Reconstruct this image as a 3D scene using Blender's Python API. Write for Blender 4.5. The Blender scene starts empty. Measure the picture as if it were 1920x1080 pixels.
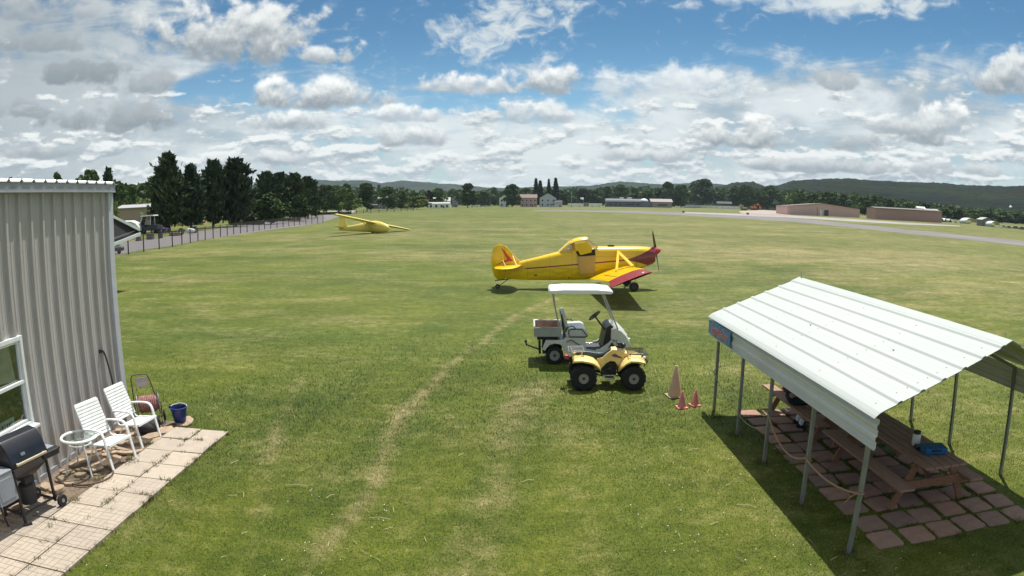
import bpy, bmesh, math, random
import numpy as np
from mathutils import Vector, Matrix, Euler
PI = math.pi
R = math.radians
rnd = random.Random(7)
SC = bpy.context.scene
COL = SC.collection
# ---------------------------------------------------------------- camera model (equidistant wide lens)
CAM_H, LENS, PITCH = 4.2, 1226.0, 0.1305
def ray(u, v):
    dx, dy = u - 960.0, 540.0 - v
    t = math.hypot(dx, dy) / LENS
    ph = math.atan2(dy, dx)
    x, y, z = math.sin(t) * math.cos(ph), math.sin(t) * math.sin(ph), math.cos(t)
    return Vector((x, z * math.cos(PITCH) + y * math.sin(PITCH), y * math.cos(PITCH) - z * math.sin(PITCH)))
def at(u, v, z=0.0):
    "ground point seen in that direction"
    d = ray(u, v)
    k = (z - CAM_H) / d.z
    return Vector((d.x * k, d.y * k, z))
def far(u, v, dist):
    "point in that direction at a given ground distance along +Y"
    d = ray(u, v)
    k = dist / d.y
    return Vector((d.x * k, d.y * k, CAM_H + d.z * k))
# ---------------------------------------------------------------- materials
def new_mat(name):
    m = bpy.data.materials.new(name)
    m.use_nodes = True
    nt = m.node_tree
    b = nt.nodes['Principled BSDF']
    return m, nt, b
def nd(nt, typ, **kw):
    n = nt.nodes.new(typ)
    for k, v in kw.items():
        if k.startswith('in_'):
            n.inputs[k[3:]].default_value = v
        else:
            setattr(n, k, v)
    return n
def ramp(nt, fac, stops):
    r = nt.nodes.new('ShaderNodeValToRGB')
    e = r.color_ramp.elements
    while len(e) < len(stops):
        e.new(0.5)
    for i, (p, c) in enumerate(stops):
        e[i].position = p
        e[i].color = (*c, 1) if len(c) == 3 else c
    nt.links.new(fac, r.inputs['Fac'])
    return r.outputs['Color']
def mat(name, col, rough=0.55, metal=0.0, var=0.18, vs=6.0, bump=0.0, bs=40.0, col2=None, spec=0.5, coat=0.0, dirt=0.0, dirtcol=(0.12, 0.1, 0.07), stretch=None):
    m, nt, b = new_mat(name)
    L = nt.links
    tc = nd(nt, 'ShaderNodeTexCoord')
    src = tc.outputs['Object']
    if stretch:
        mp = nd(nt, 'ShaderNodeMapping')
        mp.inputs['Scale'].default_value = stretch
        L.new(src, mp.inputs['Vector'])
        src = mp.outputs['Vector']
    n1 = nd(nt, 'ShaderNodeTexNoise', in_Scale=vs, in_Detail=6.0, in_Roughness=0.6)
    L.new(src, n1.inputs['Vector'])
    c2 = col2 or tuple(min(1, c * (1 + var)) for c in col)
    c1 = tuple(c * (1 - var) for c in col)
    col_out = ramp(nt, n1.outputs['Fac'], [(0.3, c1), (0.7, c2)])
    if dirt:
        n3 = nd(nt, 'ShaderNodeTexNoise', in_Scale=vs * 2.3, in_Detail=8.0, in_Roughness=0.7)
        L.new(src, n3.inputs['Vector'])
        f = ramp(nt, n3.outputs['Fac'], [(0.52, (0, 0, 0)), (0.72, (dirt,) * 3)])
        mx = nd(nt, 'ShaderNodeMixRGB')
        L.new(f, mx.inputs['Fac'])
        L.new(col_out, mx.inputs['Color1'])
        mx.inputs['Color2'].default_value = (*dirtcol, 1)
        col_out = mx.outputs['Color']
    L.new(col_out, b.inputs['Base Color'])
    b.inputs['Roughness'].default_value = rough
    b.inputs['Metallic'].default_value = metal
    b.inputs['Specular IOR Level'].default_value = spec
    if coat:
        b.inputs['Coat Weight'].default_value = coat
        b.inputs['Coat Roughness'].default_value = 0.08
    if bump:
        n2 = nd(nt, 'ShaderNodeTexNoise', in_Scale=bs, in_Detail=4.0)
        L.new(src, n2.inputs['Vector'])
        bp = nd(nt, 'ShaderNodeBump', in_Strength=bump, in_Distance=0.02)
        L.new(n2.outputs['Fac'], bp.inputs['Height'])
        L.new(bp.outputs['Normal'], b.inputs['Normal'])
    return m
def glass_mat(name, tint=(0.9, 0.95, 0.95), clear=0.75, rough=0.02):
    m, nt, b = new_mat(name)
    L = nt.links
    out = nt.nodes['Material Output']
    tr = nd(nt, 'ShaderNodeBsdfTransparent')
    tr.inputs['Color'].default_value = (*tint, 1)
    b.inputs['Base Color'].default_value = (0.9, 0.92, 0.93, 1)
    b.inputs['Metallic'].default_value = 1.0
    b.inputs['Roughness'].default_value = rough
    lw = nd(nt, 'ShaderNodeLayerWeight', in_Blend=0.5)
    pw_ = nd(nt, 'ShaderNodeMath', operation='POWER')
    L.new(lw.outputs['Facing'], pw_.inputs[0])
    pw_.inputs[1].default_value = 4.0
    ma = nd(nt, 'ShaderNodeMath', operation='MULTIPLY_ADD')
    L.new(pw_.outputs[0], ma.inputs[0])
    ma.inputs[1].default_value = 0.85
    ma.inputs[2].default_value = 1.0 - clear
    ma.use_clamp = True
    mx = nd(nt, 'ShaderNodeMixShader')
    L.new(ma.outputs[0], mx.inputs['Fac'])
    L.new(tr.outputs[0], mx.inputs[1])
    L.new(b.outputs[0], mx.inputs[2])
    L.new(mx.outputs[0], out.inputs['Surface'])
    return m
# ---------------------------------------------------------------- mesh builder
class MB:
    def __init__(s):
        s.v, s.f, s.m = [], [], []
        s.mi = 0
    def add(s, vs, fs, M=None):
        o = len(s.v)
        s.v += [tuple(M @ Vector(p)) if M else tuple(p) for p in vs]
        s.f += [tuple(i + o for i in f) for f in fs]
        s.m += [s.mi] * len(fs)
        return s
    def box(s, c, d, rot=(0, 0, 0), M=None, taper=1.0):
        x, y, z = d[0] / 2, d[1] / 2, d[2] / 2
        k = taper
        vs = [(-x, -y, -z), (x, -y, -z), (x, y, -z), (-x, y, -z), (-x * k, -y * k, z), (x * k, -y * k, z), (x * k, y * k, z), (-x * k, y * k, z)]
        fs = [(0, 3, 2, 1), (4, 5, 6, 7), (0, 1, 5, 4), (1, 2, 6, 5), (2, 3, 7, 6), (3, 0, 4, 7)]
        T = Matrix.Translation(c) @ Euler(rot).to_matrix().to_4x4()
        return s.add(vs, fs, (M @ T) if M else T)
    def cyl(s, p0, p1, r0, r1=None, n=12, caps=True):
        r1 = r0 if r1 is None else r1
        p0, p1 = Vector(p0), Vector(p1)
        d = (p1 - p0)
        q = d.to_track_quat('Z', 'Y').to_matrix()
        vs, fs = [], []
        for p, r in ((p0, r0), (p1, r1)):
            for i in range(n):
                a = 2 * PI * i / n
                vs.append(p + q @ Vector((r * math.cos(a), r * math.sin(a), 0)))
        fs = [(i, (i + 1) % n, n + (i + 1) % n, n + i) for i in range(n)]
        if caps:
            fs += [tuple(range(n - 1, -1, -1)), tuple(range(n, 2 * n))]
        return s.add(vs, fs)
    def bar(s, p0, p1, w, h=None, up=(0, 0, 1)):
        "rectangular bar between two points"
        h = h or w
        p0, p1 = Vector(p0), Vector(p1)
        d = (p1 - p0).normalized()
        up = Vector(up)
        sd = d.cross(up)
        if sd.length < 1e-4:
            sd = d.cross(Vector((1, 0, 0)))
        sd.normalize()
        u2 = sd.cross(d).normalized()
        vs = []
        for p in (p0, p1):
            for a, b in ((-1, -1), (1, -1), (1, 1), (-1, 1)):
                vs.append(p + sd * (a * w / 2) + u2 * (b * h / 2))
        fs = [(0, 3, 2, 1), (4, 5, 6, 7), (0, 1, 5, 4), (1, 2, 6, 5), (2, 3, 7, 6), (3, 0, 4, 7)]
        return s.add(vs, fs)
    def tube(s, pts, r, n=8, closed=False, sq=None):
        pts = [Vector(p) for p in pts]
        N = len(pts)
        rs = r if isinstance(r, (list, tuple)) else [r] * N
        vs, fs = [], []
        prev = None
        for i, p in enumerate(pts):
            a = pts[(i - 1) % N] if (closed or i > 0) else p
            b = pts[(i + 1) % N] if (closed or i < N - 1) else p
            t = (b - a).normalized()
            if prev is None:
                ref = Vector((0, 0, 1)) if abs(t.z) < 0.95 else Vector((1, 0, 0))
                nx = t.cross(ref).normalized()
            else:
                nx = (prev - t * prev.dot(t)).normalized()
            prev = nx
            ny = t.cross(nx)
            for k in range(n):
                an = 2 * PI * k / n
                vs.append(p + (nx * math.cos(an) + ny * math.sin(an)) * rs[i])
        M = N if closed else N - 1
        for i in range(M):
            j = (i + 1) % N
            for k in range(n):
                l = (k + 1) % n
                fs.append((i * n + k, i * n + l, j * n + l, j * n + k))
        if not closed:
            fs += [tuple(range(n - 1, -1, -1)), tuple((N - 1) * n + k for k in range(n))]
        return s.add(vs, fs)
    def lathe(s, prof, n=24, M=None, closed=False):
        "profile [(r,z)] spun round Z"
        vs, fs = [], []
        N = len(prof)
        for r, z in prof:
            for k in range(n):
                a = 2 * PI * k / n
                vs.append((max(r, 1e-4) * math.cos(a), max(r, 1e-4) * math.sin(a), z))
        for i in range(N if closed else N - 1):
            j = (i + 1) % N
            for k in range(n):
                l = (k + 1) % n
                fs.append((i * n + k, i * n + l, j * n + l, j * n + k))
        if not closed:
            fs += [tuple(range(n - 1, -1, -1)), tuple((N - 1) * n + k for k in range(n))]
        return s.add(vs, fs, M)
    def prism(s, poly, a0, a1, axis='y', M=None):
        "closed 2-D polygon swept along an axis; poly coordinates are the two other axes in xyz order"
        def P(p, a):
            return {'x': (a, p[0], p[1]), 'y': (p[0], a, p[1]), 'z': (p[0], p[1], a)}[axis]
        n = len(poly)
        vs = [P(p, a0) for p in poly] + [P(p, a1) for p in poly]
        fs = [(i, (i + 1) % n, n + (i + 1) % n, n + i) for i in range(n)] + [tuple(range(n - 1, -1, -1)), tuple(range(n, 2 * n))]
        return s.add(vs, fs, M)
    def loft(s, secs, cap=True, closed=True):
        n = len(secs[0])
        vs = [p for sec in secs for p in sec]
        fs = []
        for i in range(len(secs) - 1):
            for k in range(n if closed else n - 1):
                l = (k + 1) % n
                fs.append((i * n + k, i * n + l, (i + 1) * n + l, (i + 1) * n + k))
        if cap:
            fs += [tuple(range(n - 1, -1, -1)), tuple((len(secs) - 1) * n + k for k in range(n))]
        return s.add(vs, fs)
    def ball(s, c, r, n=12, m=8, M=None):
        r = (r, r, r) if isinstance(r, (int, float)) else r
        vs, fs = [], []
        for j in range(m + 1):
            th = PI * j / m
            for k in range(n):
                a = 2 * PI * k / n
                vs.append((c[0] + r[0] * math.sin(th) * math.cos(a), c[1] + r[1] * math.sin(th) * math.sin(a), c[2] - r[2] * math.cos(th)))
        for j in range(m):
            for k in range(n):
                l = (k + 1) % n
                fs.append((j * n + k, j * n + l, (j + 1) * n + l, (j + 1) * n + k))
        return s.add(vs, fs, M)
    def build(s, name, m, parent=None, smooth=35, bevel=0.0, weld=True, loc=None, solid=0.0, sub=0):
        me = bpy.data.meshes.new(name)
        me.from_pydata(s.v, [], s.f)
        ms = m if isinstance(m, (list, tuple)) else [m]
        for x in ms:
            me.materials.append(x)
        if len(ms) > 1:
            me.polygons.foreach_set('material_index', s.m)
        bm = bmesh.new()
        bm.from_mesh(me)
        if weld:
            bmesh.ops.remove_doubles(bm, verts=bm.verts, dist=1e-5)
        bmesh.ops.recalc_face_normals(bm, faces=bm.faces)
        bm.to_mesh(me)
        bm.free()
        if smooth:
            me.shade_smooth()
            me.set_sharp_from_angle(angle=R(smooth))
        o = bpy.data.objects.new(name, me)
        COL.objects.link(o)
        if loc:
            o.location = loc
        if parent:
            o.parent = parent
        if solid:
            md = o.modifiers.new('Solidify', 'SOLIDIFY')
            md.thickness = solid
            md.offset = 0
        if bevel:
            md = o.modifiers.new('Bevel', 'BEVEL')
            md.width = bevel
            md.segments = 2
            md.limit_method = 'ANGLE'
            md.angle_limit = R(35)
            md.harden_normals = True
        if sub:
            md = o.modifiers.new('Subdivision', 'SUBSURF')
            md.levels = md.render_levels = sub
        return o
def tag(o, label=None, cat=None, group=None, kind=None):
    if label: o['label'] = label
    if cat: o['category'] = cat
    if group: o['group'] = group
    if kind: o['kind'] = kind
    return o
def thing(name, label, cat, loc=(0, 0, 0), rz=0.0, group=None, rot=None, scale=None):
    o = bpy.data.objects.new(name, None)
    o.empty_display_size = 0.2
    COL.objects.link(o)
    o.location = loc
    o.rotation_euler = rot if rot else (0, 0, rz)
    if scale:
        o.scale = (scale,) * 3 if isinstance(scale, (int, float)) else scale
    return tag(o, label, cat, group)
def kids(o):
    return [c for c in COL.objects if c.parent is o]
def copy_tree(o, parent=None):
    c = o.copy()
    COL.objects.link(c)
    c.parent = parent
    for ch in kids(o):
        copy_tree(ch, c)
    return c
def arc(c, r, a0, a1, n, plane='xy'):
    out = []
    for i in range(n + 1):
        a = a0 + (a1 - a0) * i / n
        x, y = r * math.cos(a), r * math.sin(a)
        out.append({'xy': (c[0] + x, c[1] + y, c[2]), 'xz': (c[0] + x, c[1], c[2] + y), 'yz': (c[0], c[1] + x, c[2] + y)}[plane])
    return out
def spline(pts, n=6):
    "catmull-rom through points"
    P = [Vector(p) for p in pts]
    P = [P[0] * 2 - P[1]] + P + [P[-1] * 2 - P[-2]]
    out = []
    for i in range(1, len(P) - 2):
        a, b, c, d = P[i - 1:i + 3]
        for k in range(n):
            t = k / n
            out.append(0.5 * ((2 * b) + (c - a) * t + (2 * a - 5 * b + 4 * c - d) * t * t + (3 * b - a - 3 * c + d) * t ** 3))
    out.append(P[-2])
    return out
# ================================================================ camera
cd = bpy.data.cameras.new('camera')
cam = bpy.data.objects.new('camera', cd)
COL.objects.link(cam)
cam.location = (0, 0, CAM_H)
cam.rotation_euler = (PI / 2 - PITCH, 0, 0)
cd.clip_start, cd.clip_end = 0.05, 30000
cd.sensor_width = 36.0
cd.lens = LENS / 1920 * 36
cd.type = 'PANO'
pt = cd.cycles if hasattr(cd, 'cycles') and hasattr(cd.cycles, 'panorama_type') else cd
pt.panorama_type = 'FISHEYE_LENS_POLYNOMIAL'
pt.fisheye_fov = R(179)
pt.fisheye_polynomial_k0 = 0.0
pt.fisheye_polynomial_k1 = -(1920 / 36.0) / LENS
pt.fisheye_polynomial_k2 = 0.0
pt.fisheye_polynomial_k3 = 0.0
pt.fisheye_polynomial_k4 = 0.0
SC.camera = cam
SC.render.engine = 'CYCLES'
SC.view_settings.view_transform = 'Standard'
SC.view_settings.look = 'None'
SC.view_settings.exposure = 0.28
SC.view_settings.gamma = 1.0
SC.cycles.use_denoising = True
SC.cycles.max_bounces = 6
SC.cycles.transparent_max_bounces = 12
SC.cycles.sample_clamp_indirect = 6.0
# ================================================================ sun and sky
SUN_EL, SUN_AZ = 68.0, 20.5
sv = Vector((math.cos(R(SUN_EL)) * math.sin(R(SUN_AZ)), math.cos(R(SUN_EL)) * math.cos(R(SUN_AZ)), math.sin(R(SUN_EL))))
ld = bpy.data.lights.new('sun', 'SUN')
ld.energy = 4.9
ld.angle = R(0.53)
ld.color = (1.0, 0.955, 0.87)
lo = bpy.data.objects.new('sun', ld)
COL.objects.link(lo)
lo.location = (0, 0, 60)
lo.rotation_euler = (-sv).to_track_quat('-Z', 'Y').to_euler()

W = bpy.data.worlds.new('World')
SC.world = W
W.use_nodes = True
W.cycles.sampling_method = 'MANUAL'
W.cycles.sample_map_resolution = 256
wt = W.node_tree
WL = wt.links
for n in list(wt.nodes):
    wt.nodes.remove(n)
wout = wt.nodes.new('ShaderNodeOutputWorld')
wbg = wt.nodes.new('ShaderNodeBackground')
WL.new(wbg.outputs[0], wout.inputs['Surface'])
SKY_K = 0.115
wbg.inputs['Strength'].default_value = SKY_K
sky = wt.nodes.new('ShaderNodeTexSky')
sky.sky_type = 'NISHITA'
sky.sun_disc = False
sky.sun_elevation = R(SUN_EL)
sky.sun_rotation = R(SUN_AZ)
sky.altitude = 200
sky.air_density = 1.0
sky.dust_density = 0.6
sky.ozone_density = 2.2
def wv(x):
    return x
def wm(op, a, b=None, c=None, clamp=False):
    n = wt.nodes.new('ShaderNodeMath')
    n.operation = op
    n.use_clamp = clamp
    for i, x in enumerate((a, b, c)):
        if x is None:
            continue
        if isinstance(x, (int, float)):
            n.inputs[i].default_value = x
        else:
            WL.new(x, n.inputs[i])
    return n.outputs[0]
def wadd(a, b): return wm('ADD', a, b)
def wsub(a, b): return wm('SUBTRACT', a, b)
def wmul(a, b): return wm('MULTIPLY', a, b)
def wmad(a, b, c): return wm('MULTIPLY_ADD', a, b, c)
def wstep(a, lo_, hi_, o0=0.0, o1=1.0):
    n = wt.nodes.new('ShaderNodeMapRange')
    n.interpolation_type = 'SMOOTHSTEP'
    WL.new(a, n.inputs['Value'])
    n.inputs['From Min'].default_value = lo_
    n.inputs['From Max'].default_value = hi_
    n.inputs['To Min'].default_value = o0
    n.inputs['To Max'].default_value = o1
    return n.outputs['Result']
def wvec(x, y, z=0.0):
    n = wt.nodes.new('ShaderNodeCombineXYZ')
    for i, q in enumerate((x, y, z)):
        if isinstance(q, (int, float)):
            n.inputs[i].default_value = q
        else:
            WL.new(q, n.inputs[i])
    return n.outputs[0]
def wnoise(vec, scale, detail=6.0, rough=0.55, dist=0.0):
    n = wt.nodes.new('ShaderNodeTexNoise')
    WL.new(vec, n.inputs['Vector'])
    n.inputs['Scale'].default_value = scale
    n.inputs['Detail'].default_value = detail
    n.inputs['Roughness'].default_value = rough
    n.inputs['Distortion'].default_value = dist
    return n.outputs['Fac']
def wmix(f, a, b):
    n = wt.nodes.new('ShaderNodeMixRGB')
    if isinstance(f, (int, float)): n.inputs[0].default_value = f
    else: WL.new(f, n.inputs[0])
    for i, x in ((1, a), (2, b)):
        if isinstance(x, tuple): n.inputs[i].default_value = (*x, 1)
        else: WL.new(x, n.inputs[i])
    return n.outputs[0]
def wgrey(f, c0, c1):
    "colour between two greys by factor"
    return wmix(f, c0, c1)
tc = wt.nodes.new('ShaderNodeTexCoord')
sp = wt.nodes.new('ShaderNodeSeparateXYZ')
WL.new(tc.outputs['Generated'], sp.inputs[0])
dx_, dy_, dz_ = sp.outputs
AZ = wmul(wm('ARCTAN2', dx_, dy_), 180 / PI)
EL = wmul(wm('ARCSINE', dz_), 180 / PI)
zc = wm('MAXIMUM', dz_, 0.0)
inv = wm('DIVIDE', 1.0, wadd(zc, 0.045))
PX, PY = wmul(dx_, inv), wmul(dy_, inv)
plane = wvec(PX, PY, 0.0)
ang = wvec(AZ, EL, 0.0)                      # degrees of bearing and height
# fractal detail shared by the clouds
f1 = wnoise(ang, 0.40, 7.0, 0.53, 0.10)
up = wvec(AZ, wadd(EL, 0.55), 0.0)
f1u = wnoise(up, 0.40, 7.0, 0.53, 0.10)
relief = wsub(f1, f1u)                       # + where the cloud thins out upwards: its sunlit side
wisp = wnoise(wvec(wmul(AZ, 0.45), wmul(EL, 1.7), 3.0), 0.22, 8.0, 0.62, 0.6)
bigN = wnoise(wvec(AZ, wmul(EL, 2.2), 7.0), 0.075, 5.0, 0.55, 0.3)
K = 1.0 / SKY_K
def C_(r, g, b_): return (r * K * 0.88, g * K * 0.88, b_ * K * 0.88)
WHITE = C_(0.76, 0.81, 0.815)
BRIGHT = C_(1.0, 1.02, 1.0)
GREY = C_(0.27, 0.315, 0.35)
MID = C_(0.40, 0.47, 0.52)
def gauss(a0, e0, wa, we, amp):
    u = wmul(wsub(AZ, a0), 1.0 / wa)
    t = wmul(wsub(EL, e0), 1.0 / we)
    return wmul(wm('EXPONENT', wmul(wadd(wmul(u, u), wmul(t, t)), -1.0)), amp)
# clear air: deeper blue overhead than the dust-free model gives
tint = wmix(wstep(EL, 2.0, 17.0), (0.66, 0.84, 0.86), (0.30, 0.51, 0.585))
nmul = wt.nodes.new('ShaderNodeMixRGB'); nmul.blend_type = 'MULTIPLY'; nmul.inputs[0].default_value = 1.0
WL.new(sky.outputs['Color'], nmul.inputs[1]); WL.new(tint, nmul.inputs[2])
# ---- thin high veil, denser to the left and low down, open blue higher up
bias = wadd(wstep(EL, 3.0, 15.0, 0.30, -0.16), wstep(EL, 19.0, 34.0, 0.0, 0.75))  # second term: unseen white veil added above the view to lift the shade
for g in ((-42, 8, 18, 14, 0.80), (29, 9.0, 20, 4.6, 0.60), (2, 5, 16, 3.5, 0.10), (-1, 16.5, 5, 2.2, 0.12), (-13, 11, 9, 3, 0.16), (31, 17.4, 7, 1.0, 0.35), (16, 18.3, 9, .7, 0.30), (-13, 14.2, 5, 1.0, 0.2),
          (-25, 10.0, 6, 1.2, -0.55), (-12, 15.5, 5, 3.0, -0.45), (9, 14.5, 14, 2.6, -0.42), (25, 15.4, 9, 1.0, -0.45), (43, 16.8, 7, 1.8, -0.60), (-1, 9.0, 10, 1.0, -0.28), (10, 7.6, 6, .8, -0.2)):
    bias = wadd(bias, gauss(*g))
veil = wadd(wadd(bias, wmul(wsub(wisp, 0.5), 1.5)), wmul(wsub(bigN, 0.5), 0.9))
veil = wadd(veil, wmul(wsub(f1, 0.5), 0.7))
vf = wstep(veil, -0.06, 0.48)
vcol = wmix(wstep(wadd(wadd(bigN, wmul(wsub(wisp, 0.5), 0.9)), wmul(wsub(f1, 0.5), 0.35)), 0.30, 0.66), MID, WHITE)
left_grey = wstep(AZ, -46.0, -20.0, 0.80, 0.0)
vcol = wmix(left_grey, vcol, C_(0.385, 0.43, 0.455))
out = wmix(wmul(vf, 0.92), nmul.outputs[0], vcol)
# ---- rows of far fair-weather cloud seen edge-on near the skyline
rows = wnoise(wvec(wmul(AZ, 0.52), wmul(EL, 1.5), 11.0), 0.52, 7.0, 0.54, 0.12)
rowsu = wnoise(wvec(wmul(AZ, 0.52), wmul(wadd(EL, 0.32), 1.5), 11.0), 0.52, 7.0, 0.54, 0.12)
rth = wadd(wadd(rows, wmul(wsub(f1, 0.5), 0.55)), wstep(EL, 4.0, 12.0, 0.0, -0.16))
rf = wmul(wstep(rth, 0.43, 0.54), wmul(wstep(EL, 13.0, 9.0), wstep(EL, -0.5, 1.2)))
rl = wstep(wadd(wmul(wsub(rows, rowsu), 3.2), wmul(relief, 1.2)), -0.34, 0.30)
out = wmix(wmul(rf, 0.92), out, wmix(rl, C_(0.36, 0.43, 0.48), C_(0.90, 0.925, 0.91)))
# ---- single cumulus: flat base, heaped top
def cumulus(out, a0, e0, wa, h, lit=1.0, dens=1.0, edge=0.9, base=0.40):
    u = wmul(wsub(AZ, a0), 1.0 / wa)
    t = wmul(wsub(EL, e0), 1.0 / h)
    tt = wm('MAXIMUM', t, wmul(t, -2.2))
    d = wsub(1.0, wadd(wmul(u, u), wmul(tt, tt)))
    d = wadd(d, wmul(wsub(f1, 0.5), edge * 4.6))
    f = wmul(wstep(d, 0.0, 0.80), dens)
    l = wadd(wmul(t, 0.80), wmul(relief, 2.0))
    l = wstep(l, -0.30, 0.80, 0.0, lit)
    return wmix(f, out, wmix(l, tuple(c * base / 0.42 for c in GREY), BRIGHT))
for c in ((-24.5, 14.0, 9.0, 4.2, 0.80, 1.0, 0.85, 0.46), (-16.5, 12.9, 4.5, 1.6, 0.9, 0.9, 1.0, 0.55), (-17.5, 9.0, 7.0, 2.1, 1.0, 1.0, 0.75, 0.44), (-19.5, 7.0, 4.2, 1.6, 1.0, 0.95, 0.8, 0.52),
          (-3.5, 10.2, 7.5, 1.5, 1.0, 0.95, 1.0, 0.60), (3.4, 10.4, 3.0, 2.5, 1.0, 0.95, 0.8, 0.50), (-9.3, 5.6, 4.6, 1.6, 0.95, 0.95, 0.9, 0.54), (-8.5, 7.5, 4.0, 1.2, 1.0, 0.85, 1.0, 0.66), (2, 7.6, 5.5, 1.6, .85, .8, 1.0, .62),
          (21, 5.7, 4.8, 1.9, 0.95, 0.95, 0.9, 0.44), (29.5, 5.6, 3.6, 1.6, 0.45, 0.95, 0.9, 0.46), (37, 6.8, 4.0, 2.7, 0.95, 0.95, 0.9, 0.48), (44.5, 10.8, 4.4, 3.4, 0.8, 0.95, 0.8, 0.46),
          (-37.0, 11.2, 4.6, 1.8, 0.10, 0.95, 1.0, 0.40), (-32.5, 10.4, 4.0, 1.6, 0.2, 0.85, 1.0, 0.46), (-34.5, 7.4, 6.5, 1.7, 0.2, 0.95, 1.0, 0.42), (-41, 5.1, 4.2, 1.0, 0.3, 0.8, 1.0, 0.48), (-44, 8.5, 3.5, 1.2, .15, .8, 1.0, .44), (-42, 13.8, 6, 1.3, 0.15, 0.8, 1.0, 0.44),
          (28, 10.6, 4.0, 1.3, 0.20, 0.8, 1.1, 0.50), (-44, 16.4, 7, 1.6, 0.30, 0.8, 1.0, 0.48), (33, 6.9, 3, 1.1, 0.5, 0.7, 1.0, 0.5), (12, 4.0, 6, 1.0, 0.75, 0.85, 1.0, 0.52), (27, 3.4, 7, 0.9, 0.5, 0.85, 1.0, 0.46), (39, 3.6, 5, .9, .6, .8, 1.0, .5), (-22, 4.0, 5, .9, .8, .8, 1.0, .55), (15, 10.0, 9, 2.2, .9, .55, .9, .75)):
    out = cumulus(out, *c)
# ---- small broken tufts high in the blue
tn = wnoise(wvec(wmul(AZ, 0.9), wmul(EL, 1.25), 21.0), 0.50, 8.0, 0.60, 0.5)
tb = wadd(gauss(-1.0, 15.4, 5.5, 3.2, 0.25), wadd(gauss(32, 17.2, 8, 1.2, 0.30), wadd(gauss(10, 17.5, 14, 1.2, 0.10), gauss(-10, 16.5, 2, 1, .1))))
tf = wstep(wadd(tn, tb), 0.58, 0.86)
out = wmix(wmul(tf, 0.9), out, C_(0.70, 0.755, 0.765))
# ---- pale air at the skyline
out = wmix(wstep(EL, 3.2, -0.5, 0.0, 0.75), out, C_(0.68, 0.76, 0.80))
WL.new(out, wbg.inputs['Color'])
# ================================================================ numpy helpers
def vhash(ix, iy, seed):
    n = (ix.astype(np.int64) * 374761393 + iy.astype(np.int64) * 668265263 + seed * 1442695041) & 0xffffffff
    n = ((n ^ (n >> 13)) * 1274126177) & 0xffffffff
    return ((n ^ (n >> 16)) & 0xffff) / 65535.0
def vnoise(x, y, seed=0):
    ix, iy = np.floor(x), np.floor(y)
    fx, fy = x - ix, y - iy
    fx, fy = fx * fx * (3 - 2 * fx), fy * fy * (3 - 2 * fy)
    a, b = vhash(ix, iy, seed), vhash(ix + 1, iy, seed)
    c, d = vhash(ix, iy + 1, seed), vhash(ix + 1, iy + 1, seed)
    return (a * (1 - fx) + b * fx) * (1 - fy) + (c * (1 - fx) + d * fx) * fy
def fbm(x, y, seed=0, oct=4):
    s, a, t = 0.0, 0.5, 0.0
    for o in range(oct):
        s = s + a * vnoise(x * 2 ** o, y * 2 ** o, seed + o * 17)
        t += a
        a *= 0.5
    return s / t
def seg_dist(x, y, pts):
    d = np.full(x.shape, 1e9)
    for (ax, ay), (bx, by) in zip(pts[:-1], pts[1:]):
        vx, vy = bx - ax, by - ay
        t = np.clip(((x - ax) * vx + (y - ay) * vy) / (vx * vx + vy * vy), 0, 1)
        d = np.minimum(d, np.hypot(x - ax - t * vx, y - ay - t * vy))
    return d
def G2(*px):
    return [tuple(at(u, v)[:2]) for u, v in px]
TRACKS = [  # worn strips where wheels go, (points, half width, strength)
    (G2((560, 1079), (610, 1030), (650, 985), (690, 920), (722, 860), (742, 805), (800, 725), (860, 670), (905, 640), (965, 592), (1040, 560)), 0.16, 0.40),
    (G2((880, 1079), (905, 960), (930, 860), (975, 760), (1000, 720)), 0.42, 0.28),
    (G2((1130, 1079), (1090, 980), (1075, 880), (1070, 800)), 0.35, 0.16),
    (G2((470, 1000), (500, 880), (520, 810), (560, 720)), 0.16, 0.20),
    (G2((780, 1000), (800, 880), (850, 780)), 0.25, 0.12),
]
PATCH = [  # sun-dried patches (u, v, rx, ry metres, strength)
    (1060, 600, 1.8, 1.6, 0.40), (1240, 600, 1.6, 0.7, 0.55), (1300, 607, 1.4, 0.5, 0.5), (1180, 575, 2.5, 2.2, 0.30), (955, 485, 9, 2.0, 0.40), (860, 478, 7, 1.4, 0.30),
    (720, 490, 8, 1.4, 0.22), (330, 527, 4, 0.7, 0.42), (250, 525, 3, 0.6, 0.35), (380, 530, 3, 0.5, 0.30), (640, 530, 5, 0.8, 0.18), (590, 595, 3, 0.6, 0.30), (640, 602, 2, 0.4, 0.30), (690, 570, 2.5, 0.5, 0.25),
    (1590, 480, 18, 9, 0.36), (1380, 470, 18, 6, 0.22), (1700, 500, 10, 5, 0.25), (1500, 440, 25, 12, 0.12), (820, 440, 30, 14, 0.20), (1420, 720, 1.2, 1.2, 0.35), (1390, 690, 1.2, 0.9, 0.32),
    (1640, 560, 4, 3, 0.16), (460, 850, 0.6, 0.5, 0.15), (620, 880, 0.7, 0.5, 0.2), (640, 420, 14, 10, 0.12), (1780, 760, 1.0, 1.2, 0.15), (1420, 1000, 0.9, 0.9, 0.22), (1300, 900, 1.2, 1.0, 0.18), (1000, 420, 40, 20, 0.18),
]
PATCHG = [(*at(u, v)[:2], a, b, s) for u, v, a, b, s in PATCH]
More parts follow.
